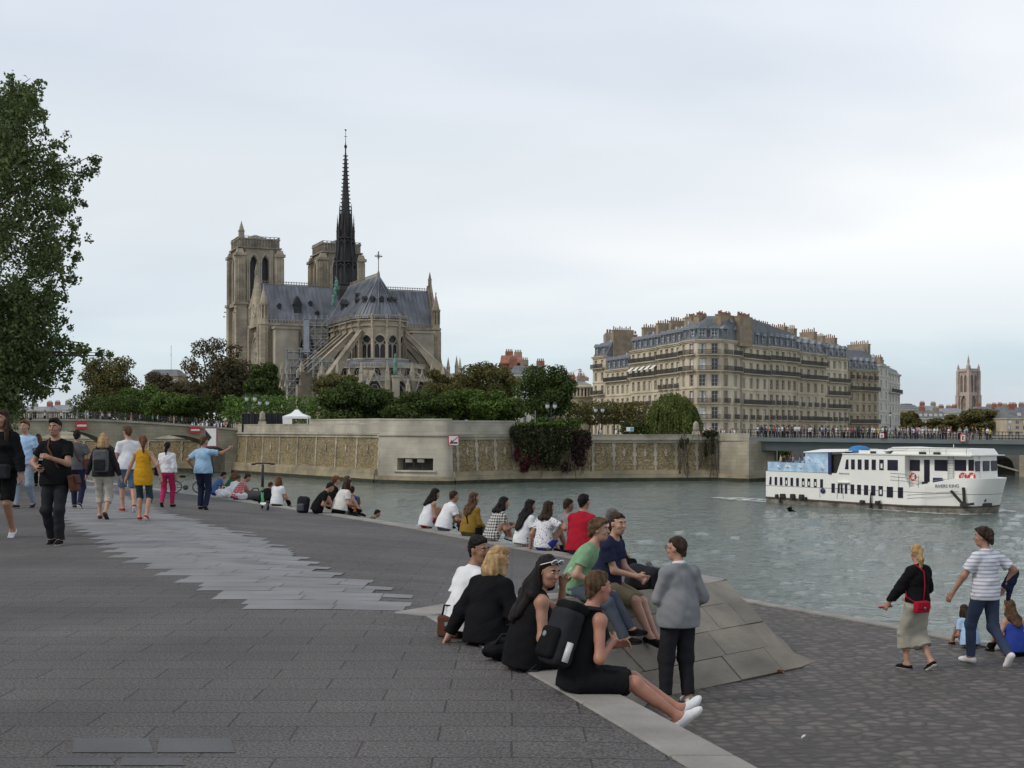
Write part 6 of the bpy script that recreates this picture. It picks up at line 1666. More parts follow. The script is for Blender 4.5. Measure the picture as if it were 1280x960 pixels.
def rk(u, z): return max(0,(u-US)/(UB-US))**2*(z-.9)*.42
def hull_strip(z0f, z1f, off=0.0, u0=0.0):
    mb = MB(); us = [u0+(bu(1131)-u0)*i/14 for i in range(15)]+[bu(1131)+(bu(1137)-bu(1131))*i/4 for i in range(1,5)]+[bu(1137)+(US-bu(1137))*i/10 for i in range(1,11)]+[US+(UB-US)*math.sin(i/14*math.pi/2) for i in range(1,15)]
    nz = 6; vs = []
    for u in us:
        z0, z1 = z0f(u), z1f(u)
        for k in range(nz+1): z = z0+(z1-z0)*k/nz; vs.append((u+rk(u,z), BW/2-half(u,z)-off, z))
        for k in range(nz,-1,-1): z = z0+(z1-z0)*k/nz; vs.append((u+rk(u,z), BW/2+half(u,z)+off, z))
    m = 2*(nz+1); fs = [(i*m+k, (i+1)*m+k, (i+1)*m+(k+1)%m, i*m+(k+1)%m) for i in range(len(us)-1) for k in range(m)]
    fs.append(tuple(range(m)))
    return mb.add(vs, fs)
zr = lambda u: .58-.10*min(1,u/12)+ (.16*max(0,(u-16)/6))
hull_strip(zr, sheer).build('hull', 'boat_white', boat, smooth=False)
hull_strip(lambda u: -.7, lambda u: zr(u)-.13, -.03).build('hull_bottom', 'hull_bottom', boat)
hull_strip(lambda u: zr(u)-.13, lambda u: zr(u)+.0, .06).build('rub_rail', 'rub_rail', boat)
hull_strip(lambda u: (1.62 if u < 9 else 1.60), lambda u: (1.655 if u < 9 else 1.635), .012).build('sheer_line', 'rub_rail', boat)
def uprism(name, pts, y0, y1, m_, parent=None):
    """side outline traced in the photograph on the near side, built as a solid y0..y1 across the boat"""
    poly = [(bu(px, y0), bz(px, py, y0)) for px, py in pts]
    return MB().prism(poly, y0, y1, frame=lambda a,b,c: (a,c,b)).build(name, m_, parent or boat)
# upper deckhouse flush with the side, wheelhouse set in
ua, ub_ = bu(1047), bu(1131)
MB().prism([(ua-.1,3.02),(ub_,3.02),(ub_,4.78),(bu(1053.5),4.78)], .0, BW, frame=lambda a,b,c: (a,c,b)).build('deckhouse', 'boat_white', boat)
wy = .75; wu0, wu1 = ub_-.4, bu(1219, wy)
MB().prism([(wu0,1.9),(wu1,1.9),(wu1-.15,4.78),(wu0,4.78)], wy, BW-wy, frame=lambda a,b,c: (a,c,b)).build('wheelhouse', 'boat_white', boat)
MB().prism([(bu(1053.5)-.05,4.785),(wu1+.12,4.785),(wu1+.12,4.87),(bu(1053.5)-.05,4.87)], -.08, BW+.08, frame=lambda a,b,c: (a,c,b)).build('roof_edge', 'canvas_white', boat)
MB().prism([(bu(1109),4.88),(wu1-.1,4.88),(wu1-.5,5.38),(bu(1125),5.42),(bu(1114),5.25)], .55, BW-.55, frame=lambda a,b,c: (a,c,b)).build('top_casing', 'boat_white', boat)
MB().prism([(bu(1055),4.88),(bu(1103),4.88),(bu(1103),5.02),(bu(1058),5.2)], .4, BW-.4, frame=lambda a,b,c: (a,c,b)).build('roof_panel', 'canvas_white', boat)
MB().prism([(bu(1096),5.03),(bu(1128),5.25),(bu(1130),5.42),(bu(1112),5.48)], .5, BW-.5, frame=lambda a,b,c: (a,c,b)).build('roof_panel', 'canvas_white', boat)
MB().prism([(bu(1137),1.8),(UB-1.2,2.05),(UB-1.2,2.1),(bu(1137),1.86)], .5, BW-.5, frame=lambda a,b,c: (a,c,b)).build('foredeck', 'deck_grey', boat)
# windows
def win(px0, px1, py0, py1, y=0.0, slant=0, curtain=False):
    u0, u1 = bu(px0,y), bu(px1,y); pm = (px0+px1)/2; z1, z0 = bz(pm,py0,y), bz(pm,py1,y)
    mb = MB(); t = .035
    poly = [(u0-t,z0-t),(u1+t,z0-t),(u1+t,z1+t),(u0-t+slant,z1+t)]
    mb.prism(poly, y-.012, y+.03, frame=lambda a,b,c: (a,c,b)); mb.cur = 1
    mb.prism([(u0,z0),(u1,z0),(u1,z1),(u0+slant,z1)], y-.03, y-.0125, frame=lambda a,b,c: (a,c,b))
    o = mb.build('window', ['rub_rail' if y else 'canvas_white', 'boat_glass'], boat)
    if curtain: MB().box(((u0+u1)/2+.02,y-.036,z0+(z1-z0)*.4),((u1-u0)*.45,.01,(z1-z0)*.45)).build('poster', 'canvas_white', o)
for i, px in enumerate((963,970,976.5,983,989.8,996.9,1004,1011,1019,1026.9)):
    t = (px-963)/64; win(px-1.55, px+1.55+t*.4, 595.8+t*3.2, 605.8+t*3.8, 0, .10 if i == 0 else 0, i in (3,6,7,8))
for px, w_ in ((1041.6,4.2),(1048.6,2.6),(1052.2,2.4),(1057.7,3),(1065.6,4.6),(1074,4.8),(1082.7,5.2),(1091.7,5.4),(1101,5.4)):
    t = (px-1041)/60; win(px-w_/2, px+w_/2, 604.2+t*3.2, 616+t*4.0, 0, 0, px > 1100)
win(1108.6, 1116.4, 608.4, 621.8); win(1122.5, 1129, 609, 622.5)
for px, w_ in ((1058.5,4.4),(1066.3,4.6),(1074.7,4.8),(1083.4,5.2),(1092.3,5.2),(1102,5.4)):
    t = (px-1058)/44; win(px-w_/2, px+w_/2, 574.2+t*.3, 586.6+t*1.0, 0, .14 if px < 1060 else 0, px > 1100)
win(1109.5, 1122.5, 574.8, 588.0)
for a, b in ((1134,1149.5),(1168.5,1184),(1193.5,1207.5),(1211,1217)): win(a, b, 575.2, 588.2, wy)
win(1155.5, 1161.8, 575.2, 602, wy)       # side door
for (y, w_) in ((1.3,.8),(2.5,.9),(3.7,.8)): MB().box((wu1-.05,y,3.95),(.06,w_,.85)).build('front_window', 'boat_glass', boat)
# stern deck: banners, dark cabin front, awning, dome
def sidepanel(name, pts, y, m_, th=.05): return uprism(name, pts, y-th, y, m_)
bn_ = sidepanel('banner', [(960,577.5),(1035,579.5),(1035,591),(960,588.3)], .0, 'banner_blue')
bn2 = sidepanel('banner', [(1006.5,565.5),(1037,565.0),(1037,579.3),(1006.5,578.4)], .0, 'banner_blue')
mb = MB(); rs = random.Random(5)
for (px, py) in ((973,582.5),(983,582),(987,582.5),(1000,583),(1027,579.5),(1029,583),(1011,572)):
    u, z = bu(px), bz(px, py)
    mb.ell((u,-.062,z),(.13,.012,.11),7,4); mb.ell((u+.14,-.062,z-.09),(.11,.012,.07),6,4)
mb.build('bird_motifs', 'white_paint', bn_)
mb = MB()
for (px, py) in ((974,584.5),(985,583.5),(1001,584.5),(1028,586),(1012,574.5)):
    u, z = bu(px), bz(px, py); mb.bar((u-.1,-.075,z),(u+.16,-.075,z-.14), .07,.02)
mb.build('bird_markings', 'boat_black', bn_)
sidepanel('cabin_corner', [(1035,565.5),(1039,565.2),(1039,593),(1035,592.5)], .02, 'navy', .1)
MB().box((bu(1045),BW/2,3.85),(1.3,BW-.4,1.75)).build('cabin_entry', 'boat_black', boat)
MB().box((bu(995),BW/2,3.03),(bu(1035)-.3,BW-.1,.06)).build('stern_deck', 'deck_grey', boat)
MB().box((bu(960),BW/2,3.5),(.06,BW,.9)).build('stern_rail', 'banner_blue', boat)
MB().box(((bu(960)+bu(1035))/2,BW,3.5),(bu(1035)-bu(960),.06,.9)).build('banner', 'banner_blue', boat)
mb = MB(); u0, u1 = bu(1005.5), bu(1064)
mb.add([(u0,-.15,4.86),(u1,-.15,5.02),(u1,BW+.1,5.02),(u0,BW+.1,4.86),(u0,-.15,4.93),(u1,BW*.25,5.24),(u1,BW*.75,5.24),(u0,BW+.1,4.93),(u0,BW/2,5.16)], [(3,2,1,0),(0,1,5,4),(4,5,8),(5,6,8),(6,7,8),(2,3,7,6),(0,4,8,7,3),(1,2,6,5)])
mb.build('awning_roof', 'canvas_white', boat)
for px in (1007,1022,1036):
    MB().tube([(bu(px),.05,3.0),(bu(px),.05,4.9)], .035, 6).build('awning_post', 'white_paint', boat)
MB().lathe([(1.0,4.95),(.98,5.15),(.8,5.38),(.45,5.52),(.02,5.56)], 16, (bu(1074,1.2),1.2,0)).build('blue_dome', 'tarp_blue', boat, smooth=True)
# rails, lifebuoys, ladder, mast, anchors, fenders
mb = MB()
for k, zz in enumerate((2.25,2.55,2.85)): mb.tube([(bu(1113),-.02,zz+.35),(bu(1131),-.02,zz+.3),(bu(1148),.08,zz)], .022, 5)
for px in (1123.5,1137,1148): mb.tube([(bu(px),.0,2.0),(bu(px),.0,3.05)], .025, 5)
mb.tube([(bu(1164,.15),.15,2.62),(bu(1190,.15),.15,2.9)], .022, 5)
mb.build('deck_railing', 'grey_steel', boat)
mb = MB()
for px in (1162,1182.5,1208): mb.tube([(bu(px,.3),.3,4.86),(bu(px,.3),.3,5.42)], .02, 5)
mb.tube([(bu(1110,.3),.3,5.36),(bu(1212,.3),.3,5.42)], .02, 5); mb.build('roof_railing', 'grey_steel', boat)
def torus(R0, r0, n=20, m=8):
    mb = MB(); vs = [((R0+r0*math.cos(b))*math.cos(a), r0*math.sin(b), (R0+r0*math.cos(b))*math.sin(a)) for a in [2*math.pi*i/n for i in range(n)] for b in [2*math.pi*j/m for j in range(m)]]
    return mb.add(vs, [(i*m+j, ((i+1)%n)*m+j, ((i+1)%n)*m+(j+1)%m, i*m+(j+1)%m) for i in range(n) for j in range(m)])
for px, py, y in ((1141,596,-.10),(1203.5,596,.55),(1214.5,596,.7)):
    o = torus(.28,.085).build('lifebuoy', 'buoy_red', boat, smooth=True); o.location = (bu(px,y), y, bz(px,py,y))
    for k in range(4): a = k*math.pi/2+.8; MB().ell((.28*math.cos(a),0,.28*math.sin(a)),(.08,.10,.08),8,5).build('white_band', 'white_paint', o)
mb = MB(); u0, u1 = bu(1185,.62), bu(1191.5,.62)
for u in (u0, u1): mb.tube([(u,.62,2.7),(u,.64,5.5)], .025, 5)
for k in range(12): mb.tube([(u0,.63,2.85+k*.22),(u1,.63,2.85+k*.22)], .018, 5)
mb.build('ladder', 'grey_steel', boat)
MB().tube([(bu(1226,1.6),1.6,2.4),(bu(1224.5,1.6),1.6,4.9)], [.15,.07], 8).build('bow_mast', 'white_paint', boat, smooth=True)
MB().tube([(bu(1192,.9),.9,4.9),(bu(1192,.9),.9,5.75)], .03, 5).build('signal_mast', 'white_paint', boat)
for px in (1092,1153,1171,1060): MB().box((bu(px,.4),.4,4.98),(.5,.3,.2)).build('roof_vent', 'boat_black', boat)
MB().box((bu(1172,.5),.5,2.65),(.7,.35,.5)).build('bollard_box', 'navy', boat); MB().box((bu(1156,.5),.5,2.25),(.35,.35,.55)).build('bollard_box', 'boat_black', boat)
mb = MB(); y = -.10; c = Vector((bu(1205,0),y,bz(1205,631,0)))
mb.bar(c, c+Vector((-1.15,0,1.12)), .20,.16); mb.bar(c+Vector((.1,0,.05)), c+Vector((.0,0,1.45)), .20,.16); mb.bar(c+Vector((-.25,0,-.05)), c+Vector((.9,.05,.12)), .26,.2); mb.build('anchor', 'boat_black', boat)
c = Vector((UB-.35, BW/2-1.0, .75)); mb = MB(); mb.bar(c, c+Vector((.15,-.1,1.2)), .22,.2); mb.bar(c+Vector((-.3,-.3,0)), c+Vector((.75,.25,.05)), .3,.22); mb.ell(c+Vector((.1,0,.5)),(.3,.3,.4),8,6); mb.build('anchor', 'boat_black', boat)
for px, w_, h in ((972,.25,.3),(979.5,.55,.38),(992,.5,.42),(1003,.5,.42),(1008,.25,.2),(1079,.45,.24),(1098,.4,.25)):
    u = bu(px); MB().box((u,-.14,zr(u)+h/2-.02),(w_,.26,h),taper=.85).build('fender', 'boat_black', boat)
for px in (977,1090,1101.5): u = bu(px); MB().tube([(u,-.16,zr(u)+(.95 if px == 1090 else .3)),(u-.05,-.17,.05)], [.05,.11], 7).build('fender', 'boat_black', boat)
MB().ell((bu(1029,0),-.06,bz(1029,613.5)),(.28,.10,.26),10,6).build('side_lamp', 'navy', boat)
MB().box((bu(1055),-.12,bz(1055,603)),(bu(1062)-bu(1047),.24,.06)).build('door_canopy', 'canvas_white', boat)
mb = MB()
for px in (1025,1046.5,1054): u = bu(px); mb.box((u,-.012,1.2),(.03,.02,.95))
for (a,b) in (((1134,619),(1198,614)),((1134,623),(1194,619.5))): mb.bar((bu(a[0]),-.014,bz(*a)),(bu(b[0]),-.014,bz(*b)), .03,.02)
mb.build('hull_seams', 'rub_rail', boat)
mat('lettering_grey', (.12,.12,.13), .6, .05)
def letter(txt, px, py, size, name='lettering', tilt=0):
    me = text_mesh(txt, size); me.materials.append(M['lettering_grey']); o = bpy.data.objects.new(name, me); C.objects.link(o); o.parent = boat
    o.location = (bu(px), -.035, bz(px, py)); o.rotation_euler = (R(90), tilt, 0); return o
letter('RIVERS KING', 1184, 607.8, .40, 'bow_name', R(-2.5)); letter('RIVERS KING', 1055.5, 592.2, .20, 'side_name')
# white foam along the waterline and astern
def foam_mat():
    m = bpy.data.materials.new('foam'); nt, N, L, b = _nodes(m)
    b.inputs['Base Color'].default_value = (.75,.78,.78,1); b.inputs['Roughness'].default_value = .8
    tc = N.new('ShaderNodeTexCoord'); mp = N.new('ShaderNodeMapping'); mp.inputs['Scale'].default_value = (.8,1.6,1); L.new(tc.outputs['Object'], mp.inputs[0])
    n = N.new('ShaderNodeTexNoise'); n.inputs['Scale'].default_value = 1.1; n.inputs['Detail'].default_value = 7; L.new(mp.outputs[0], n.inputs[0])
    r = N.new('ShaderNodeMapRange'); r.inputs[1].default_value = .47; r.inputs[2].default_value = .62; L.new(n.outputs['Fac'], r.inputs[0])
    t = N.new('ShaderNodeBsdfTransparent'); mx = N.new('ShaderNodeMixShader'); L.new(r.outputs[0], mx.inputs[0]); L.new(t.outputs[0], mx.inputs[1]); L.new(b.outputs[0], mx.inputs[2]); L.new(mx.outputs[0], N['Material Output'].inputs['Surface'])
    M['foam'] = m
foam_mat()
mb = MB(); W2 = lambda u, y: Ps+bd*u+bn*y
def foam(pts, w_):
    for (a, wa), (b, wb) in zip(zip(pts, w_), list(zip(pts, w_))[1:]):
        A, B = W2(*a), W2(*b); t = (B-A).normalized(); nn = Vector((-t.y,t.x,0))
        mb.add([(A-nn*wa), (B-nn*wb), (B+nn*wb), (A+nn*wa)], [(0,1,2,3)])
foam([(UB+.8,BW/2),(UB-.6,-.35),(US,-1.1),(bu(1170),-1.4),(bu(1130),-1.2),(bu(1095),-1.0),(bu(1080),-.9)], [.35,.8,1.0,.8,.6,.5,.2])
foam([(UB+.5,BW/2+.5),(UB-.5,BW+.6),(US,BW+1.6)], [.3,.7,.6])
foam([(.2,BW/2),(-3,BW/2+.1),(-9,BW/2+.5)], [2.6,2.4,1.2])
o = mb.build('water_foam', 'foam'); o.location.z = .03; setting(o)
# dark quay with an arched ramp under the right end of the steel bridge
root = thing('arched_quay', 'shade-darkened stone quay with a wide arch under the right end of the steel bridge', 'quay wall')
fa, fb = Vector((PX(1216,196), 196)), Vector((PX(1345,186), 186)); fr, ln = wall_frame(fa, fb, .02); mb = MB()
mat('shaded_stone', (.13,.125,.11), .95, .3, .4, .4, 1.5)  # stone coloured darker to carry the shade under the bridge
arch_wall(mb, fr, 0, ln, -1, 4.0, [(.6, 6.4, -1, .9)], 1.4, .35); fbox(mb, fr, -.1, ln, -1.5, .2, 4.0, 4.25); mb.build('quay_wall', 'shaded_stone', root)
mb = MB(); fbox(mb, fr, 0, ln, -3.4, -3.0, -1, 3.9); mb.build('arch_back', 'joint_and_shade_dark', root)  # dark sheet whose colour stands in for the shade inside the arch
mb = MB(); mb.bar(fr(.4,.1,2.6), fr(7,.1,.8), .25,.2); fbox(mb, fr, 7.2, 8.4, 0, .5, -1, 4.0); mb.build('ramp_kerb', 'abutment_stone', root)
# ================================================================ people
f32 = np.float32
class Pr:                                # signed distance primitive with bounds
    __slots__ = ('fn','lo','hi','k','sub')
    def __init__(s, fn, lo, hi, k=None, sub=False): s.fn, s.lo, s.hi, s.k, s.sub = fn, np.array(lo, f32), np.array(hi, f32), k, sub
def rc(a, b, ra, rb, k=None, sub=False):
    a, b = np.array(a, f32), np.array(b, f32); d = b-a; dd = float(d@d)+1e-9; m = max(ra, rb)
    def fn(x, y, z):
        px, py, pz = x-a[0], y-a[1], z-a[2]
        t = np.clip((px*d[0]+py*d[1]+pz*d[2])/dd, 0, 1)
        return np.sqrt((px-t*d[0])**2+(py-t*d[1])**2+(pz-t*d[2])**2)-(ra+(rb-ra)*t)
    return Pr(fn, np.minimum(a,b)-m, np.maximum(a,b)+m, k, sub)
def cc(a, b, ra, rb, k=None, sub=False):  # flat ended tapered cylinder
    a, b = np.array(a, f32), np.array(b, f32); d = b-a; l = float(np.sqrt(d@d))+1e-9; d = d/l; m = max(ra, rb)
    def fn(x, y, z):
        px, py, pz = x-a[0], y-a[1], z-a[2]
        s = px*d[0]+py*d[1]+pz*d[2]; t = np.clip(s/l, 0, 1)
        r = np.sqrt(np.maximum(px*px+py*py+pz*pz-s*s, 0))-(ra+(rb-ra)*t)
        return np.maximum(r, np.abs(s-l/2)-l/2)
    return Pr(fn, np.minimum(a,b)-m, np.maximum(a,b)+m, k, sub)
def el(c, r, Rm=None, k=None, sub=False):
    c = np.array(c, f32); r = np.array(r, f32); Rm = np.eye(3, dtype=f32) if Rm is None else np.array(Rm, f32); m = float(r.max())
    def fn(x, y, z):
        px, py, pz = x-c[0], y-c[1], z-c[2]
        q = [(px*Rm[0,i]+py*Rm[1,i]+pz*Rm[2,i])/r[i] for i in range(3)]
        k0 = np.sqrt(q[0]**2+q[1]**2+q[2]**2)+1e-6; k1 = np.sqrt((q[0]/r[0])**2+(q[1]/r[1])**2+(q[2]/r[2])**2)+1e-6
        return k0*(k0-1)/k1
    return Pr(fn, c-m, c+m, k, sub)

def sdf_mesh(prims, h, k=.03, cuts=(), fold=0.0, seed=0, fscale=1.0):
    mg = k+3*h+fold
    lo = np.min([p.lo for p in prims if not p.sub], 0)-mg; hi = np.max([p.hi for p in prims if not p.sub], 0)+mg
    n = np.ceil((hi-lo)/h).astype(int)+1
    ax = [lo[i]+h*np.arange(n[i], dtype=f32) for i in range(3)]
    D = np.full(tuple(n), 1.0, f32)
    for p in prims:
        i0 = np.maximum(((p.lo-mg-lo)/h).astype(int), 0); i1 = np.minimum(np.ceil((p.hi+mg-lo)/h).astype(int)+1, n)
        if (i1 <= i0).any(): continue
        sl = tuple(slice(a,b) for a, b in zip(i0, i1))
        d = p.fn(ax[0][sl[0]][:,None,None], ax[1][sl[1]][None,:,None], ax[2][sl[2]][None,None,:])
        A = D[sl]; kk = k if p.k is None else p.k
        if p.sub: D[sl] = np.maximum(A, -d)
        elif kk <= 0: D[sl] = np.minimum(A, d)
        else:
            q = np.maximum(kk-np.abs(A-d), 0)/kk; D[sl] = np.minimum(A, d)-q*q*kk*.25
    if fold:
        idx = np.nonzero(np.abs(D) < .04); pts = np.stack([ax[i][idx[i]] for i in range(3)], 1); rg = np.random.default_rng(seed); s = 0
        for j in range(7):
            w_ = rg.normal(size=3)*np.array([26,26,38])*fscale*(.6+.25*j); s = s+np.sin(pts@w_.astype(f32)+rg.random()*6.3+1.3*np.sin(pts@(w_[[1,2,0]]*.4).astype(f32)))/(1+.25*j)
        D[idx] += fold*(s/3.2).astype(f32)
    for o_, nn in cuts:
        nn = np.array(nn, float); nn /= np.linalg.norm(nn)
        D = np.maximum(D, (ax[0]-o_[0])[:,None,None]*f32(nn[0])+(ax[1]-o_[1])[None,:,None]*f32(nn[1])+(ax[2]-o_[2])[None,None,:]*f32(nn[2]))
    D[0]=D[-1]=1; D[:,0]=D[:,-1]=1; D[:,:,0]=D[:,:,-1]=1
    neg = D < 0
    cs = sum(neg[a:n[0]-1+a, b:n[1]-1+b, c:n[2]-1+c].astype(np.int8) for a in (0,1) for b in (0,1) for c in (0,1))
    act = np.nonzero((cs > 0) & (cs < 8)); m = len(act[0])
    if m == 0: return np.zeros((0,3)), np.zeros((0,4), int)
    vid = np.full(cs.shape, -1, np.int32); vid[act] = np.arange(m)
    cor = {(a,b,c): D[act[0]+a, act[1]+b, act[2]+c] for a in (0,1) for b in (0,1) for c in (0,1)}
    acc = np.zeros((m,3), f32); cnt = np.zeros(m, f32)
    for a in range(3):
        o1, o2 = [i for i in range(3) if i != a]
        for u in (0,1):
            for v in (0,1):
                k0 = [0,0,0]; k0[o1] = u; k0[o2] = v; k1 = list(k0); k1[a] = 1
                d0, d1 = cor[tuple(k0)], cor[tuple(k1)]; c_ = (d0 < 0) != (d1 < 0)
                t = np.where(c_, d0/np.where(c_, d0-d1, 1), 0)
                acc[:,a] += np.where(c_, t, 0); acc[:,o1] += np.where(c_, u, 0); acc[:,o2] += np.where(c_, v, 0); cnt += c_
    V = (np.stack(act, 1)+acc/cnt[:,None])*h+lo
    Fs = []
    for a in range(3):
        s0 = [slice(1,-1)]*3; s0[a] = slice(0,-1); s1 = [slice(1,-1)]*3; s1[a] = slice(1,None)
        A, B = neg[tuple(s0)], neg[tuple(s1)]
        for pos in (True, False):
            e = np.nonzero((A & ~B) if pos else (~A & B)); e = [e[0].copy(), e[1].copy(), e[2].copy()]
            o1, o2 = (a+1)%3, (a+2)%3
            for i in (o1, o2): e[i] += 1
            def cell(u, v):
                q = list(e); q[o1] = q[o1]-u; q[o2] = q[o2]-v; return vid[q[0], q[1], q[2]]
            qd = np.stack([cell(1,1), cell(0,1), cell(0,0), cell(1,0)], 1)
            Fs.append(qd if pos else qd[:,::-1])
    return V, np.concatenate(Fs)

def cloth(name, col, rough=.9, var=.10, col2=None): 
    if name not in M: mat(name, col, rough, var, 9, .25, 160, col2=col2, spec=.05, bdist=.004)
    return name
for nm, c in (('skin_light',(.42,.235,.165)),('skin_tan',(.34,.18,.118)),('skin_olive',(.28,.148,.094)),('skin_dark',(.20,.105,.068)),('skin_red',(.40,.185,.125))):
    m_ = mat(nm, c, .5, .10, 14, .08, 90, spec=.4); b_ = m_.node_tree.nodes['Principled BSDF']; b_.inputs['Subsurface Weight'].default_value = .0
def hair_mat(nm, c, c2): mat(nm, c, .66, .25, 26, .5, 70, col2=c2, stretch=(1,1,.10), spec=.10, bdist=.012)
hair_mat('hair_black', (.009,.008,.008), (.020,.016,.015)); hair_mat('hair_dark', (.022,.014,.010), (.05,.033,.022)); hair_mat('hair_brown', (.055,.030,.017), (.10,.06,.034)); hair_mat('hair_auburn', (.095,.04,.02), (.15,.07,.035)); hair_mat('hair_blonde', (.27,.165,.075), (.42,.28,.14)); hair_mat('hair_grey', (.07,.065,.06), (.14,.13,.12))
mat('eye_white', (.62,.60,.57), .25, .02); mat('eye_iris', (.03,.02,.015), .2, .1); mat('lip', (.33,.12,.10), .45, .08, 30); mat('sole_white', (.70,.69,.66), .7, .06, 10); mat('sole_dark', (.03,.03,.03), .8, .1, 10)

def stripe_mat(name, base, line, period, width, axis='z'):
    m = bpy.data.materials.new(name); nt, N, L, b = _nodes(m); b.inputs['Roughness'].default_value = .9; b.inputs['Specular IOR Level'].default_value = .15
    tc = N.new('ShaderNodeTexCoord'); sp = N.new('ShaderNodeSeparateXYZ'); L.new(tc.outputs['Object'], sp.inputs[0])
    facs = []
    for ax in axis:
        src = sp.outputs['xyz'.index(ax)]
        if ax == 'x':
            a = N.new('ShaderNodeMath'); a.operation = 'MULTIPLY_ADD'; a.inputs[1].default_value = .6; L.new(sp.outputs[1], a.inputs[0]); L.new(src, a.inputs[2]); src = a.outputs[0]
        d = N.new('ShaderNodeMath'); d.operation = 'DIVIDE'; d.inputs[1].default_value = period; L.new(src, d.inputs[0])
        fr = N.new('ShaderNodeMath'); fr.operation = 'FRACT'; L.new(d.outputs[0], fr.inputs[0])
        lt = N.new('ShaderNodeMath'); lt.operation = 'LESS_THAN'; lt.inputs[1].default_value = width; L.new(fr.outputs[0], lt.inputs[0]); facs.append(lt.outputs[0])
    f_ = facs[0]
    if len(facs) > 1:
        a = N.new('ShaderNodeMath'); a.operation = 'ADD'; L.new(facs[0], a.inputs[0]); L.new(facs[1], a.inputs[1]); q = N.new('ShaderNodeMath'); q.operation = 'MULTIPLY'; q.inputs[1].default_value = .5; L.new(a.outputs[0], q.inputs[0]); f_ = q.outputs[0]
    mx = N.new('ShaderNodeMix'); mx.data_type = 'RGBA'; mx.inputs[6].default_value = (*base,1); mx.inputs[7].default_value = (*line,1); L.new(f_, mx.inputs[0]); L.new(mx.outputs[2], b.inputs['Base Color']); M[name] = m
stripe_mat('striped_polo', (.66,.66,.70), (.36,.37,.46), .048, .38); stripe_mat('check_dress', (.60,.58,.55), (.03,.03,.035), .055, .5, 'xz'); stripe_mat('red_plaid', (.50,.06,.07), (.60,.42,.42), .07, .35, 'xz')
def print_mat():
    m = bpy.data.materials.new('print_blouse'); nt, N, L, b = _nodes(m); b.inputs['Roughness'].default_value = .9
    tc = N.new('ShaderNodeTexCoord'); v = N.new('ShaderNodeTexNoise'); v.inputs['Scale'].default_value = 48; v.inputs['Detail'].default_value = 1; L.new(tc.outputs['Object'], v.inputs[0])
    r = N.new('ShaderNodeValToRGB'); r.color_ramp.interpolation = 'CONSTANT'; e = r.color_ramp.elements; e[0].color = (.72,.71,.73,1); e[1].position = .60; e[1].color = (.10,.11,.22,1); L.new(v.outputs['Fac'], r.inputs[0]); L.new(r.outputs[0], b.inputs['Base Color']); M['print_blouse'] = m
print_mat()
for nm, c in (('c_black',(.011,.011,.012)),('c_charcoal',(.026,.026,.03)),('c_white',(.68,.68,.70)),('c_cream',(.62,.60,.56)),('c_grey',(.22,.225,.235)),('c_darkgrey',(.10,.10,.105)),('c_denim',(.09,.15,.24)),('c_navy',(.022,.026,.055)),('c_blue',(.07,.15,.34)),('c_royal',(.03,.055,.27)),('c_lightblue',(.30,.46,.62)),('c_sky',(.36,.52,.72)),('c_jeans',(.045,.06,.10)),('c_lightjeans',(.26,.31,.38)),('c_greyjeans',(.085,.10,.125)),('c_mustard',(.52,.27,.02)),('c_ochre',(.24,.145,.03)),('c_green',(.20,.34,.20)),('c_olive',(.09,.10,.055)),('c_khaki',(.20,.165,.10)),('c_red',(.34,.015,.03)),('c_magenta',(.40,.025,.10)),('c_teal',(.03,.055,.065)),('c_beige',(.40,.37,.32)),('c_satin',(.33,.31,.26)),('c_brown',(.10,.045,.03)),('c_pink',(.55,.15,.2)),('c_orange',(.60,.16,.03)),('c_darkgreen',(.03,.10,.05))): cloth(nm, c)
M['c_satin'].node_tree.nodes['Principled BSDF'].inputs['Roughness'].default_value = .42

def ik(a, t, l1, l2, pole):
    a, t, pole = Vector(a), Vector(t), Vector(pole); d = t-a; L_ = min(max(d.length, .05), (l1+l2)*.999); d.normalize(); t = a+d*L_
    x = (l1*l1-l2*l2+L_*L_)/(2*L_); hgt = math.sqrt(max(0, l1*l1-x*x)); p = pole-d*pole.dot(d); p = p.normalized() if p.length > 1e-5 else d.orthogonal().normalized()
    return a+d*x+p*hgt, t
def rotm(yaw=0, pitch=0, roll=0):        # yaw left+, pitch forward/down+, roll to the right+
    return Matrix.Rotation(R(yaw),3,'Z') @ Matrix.Rotation(R(-pitch),3,'X') @ Matrix.Rotation(R(roll),3,'Y')

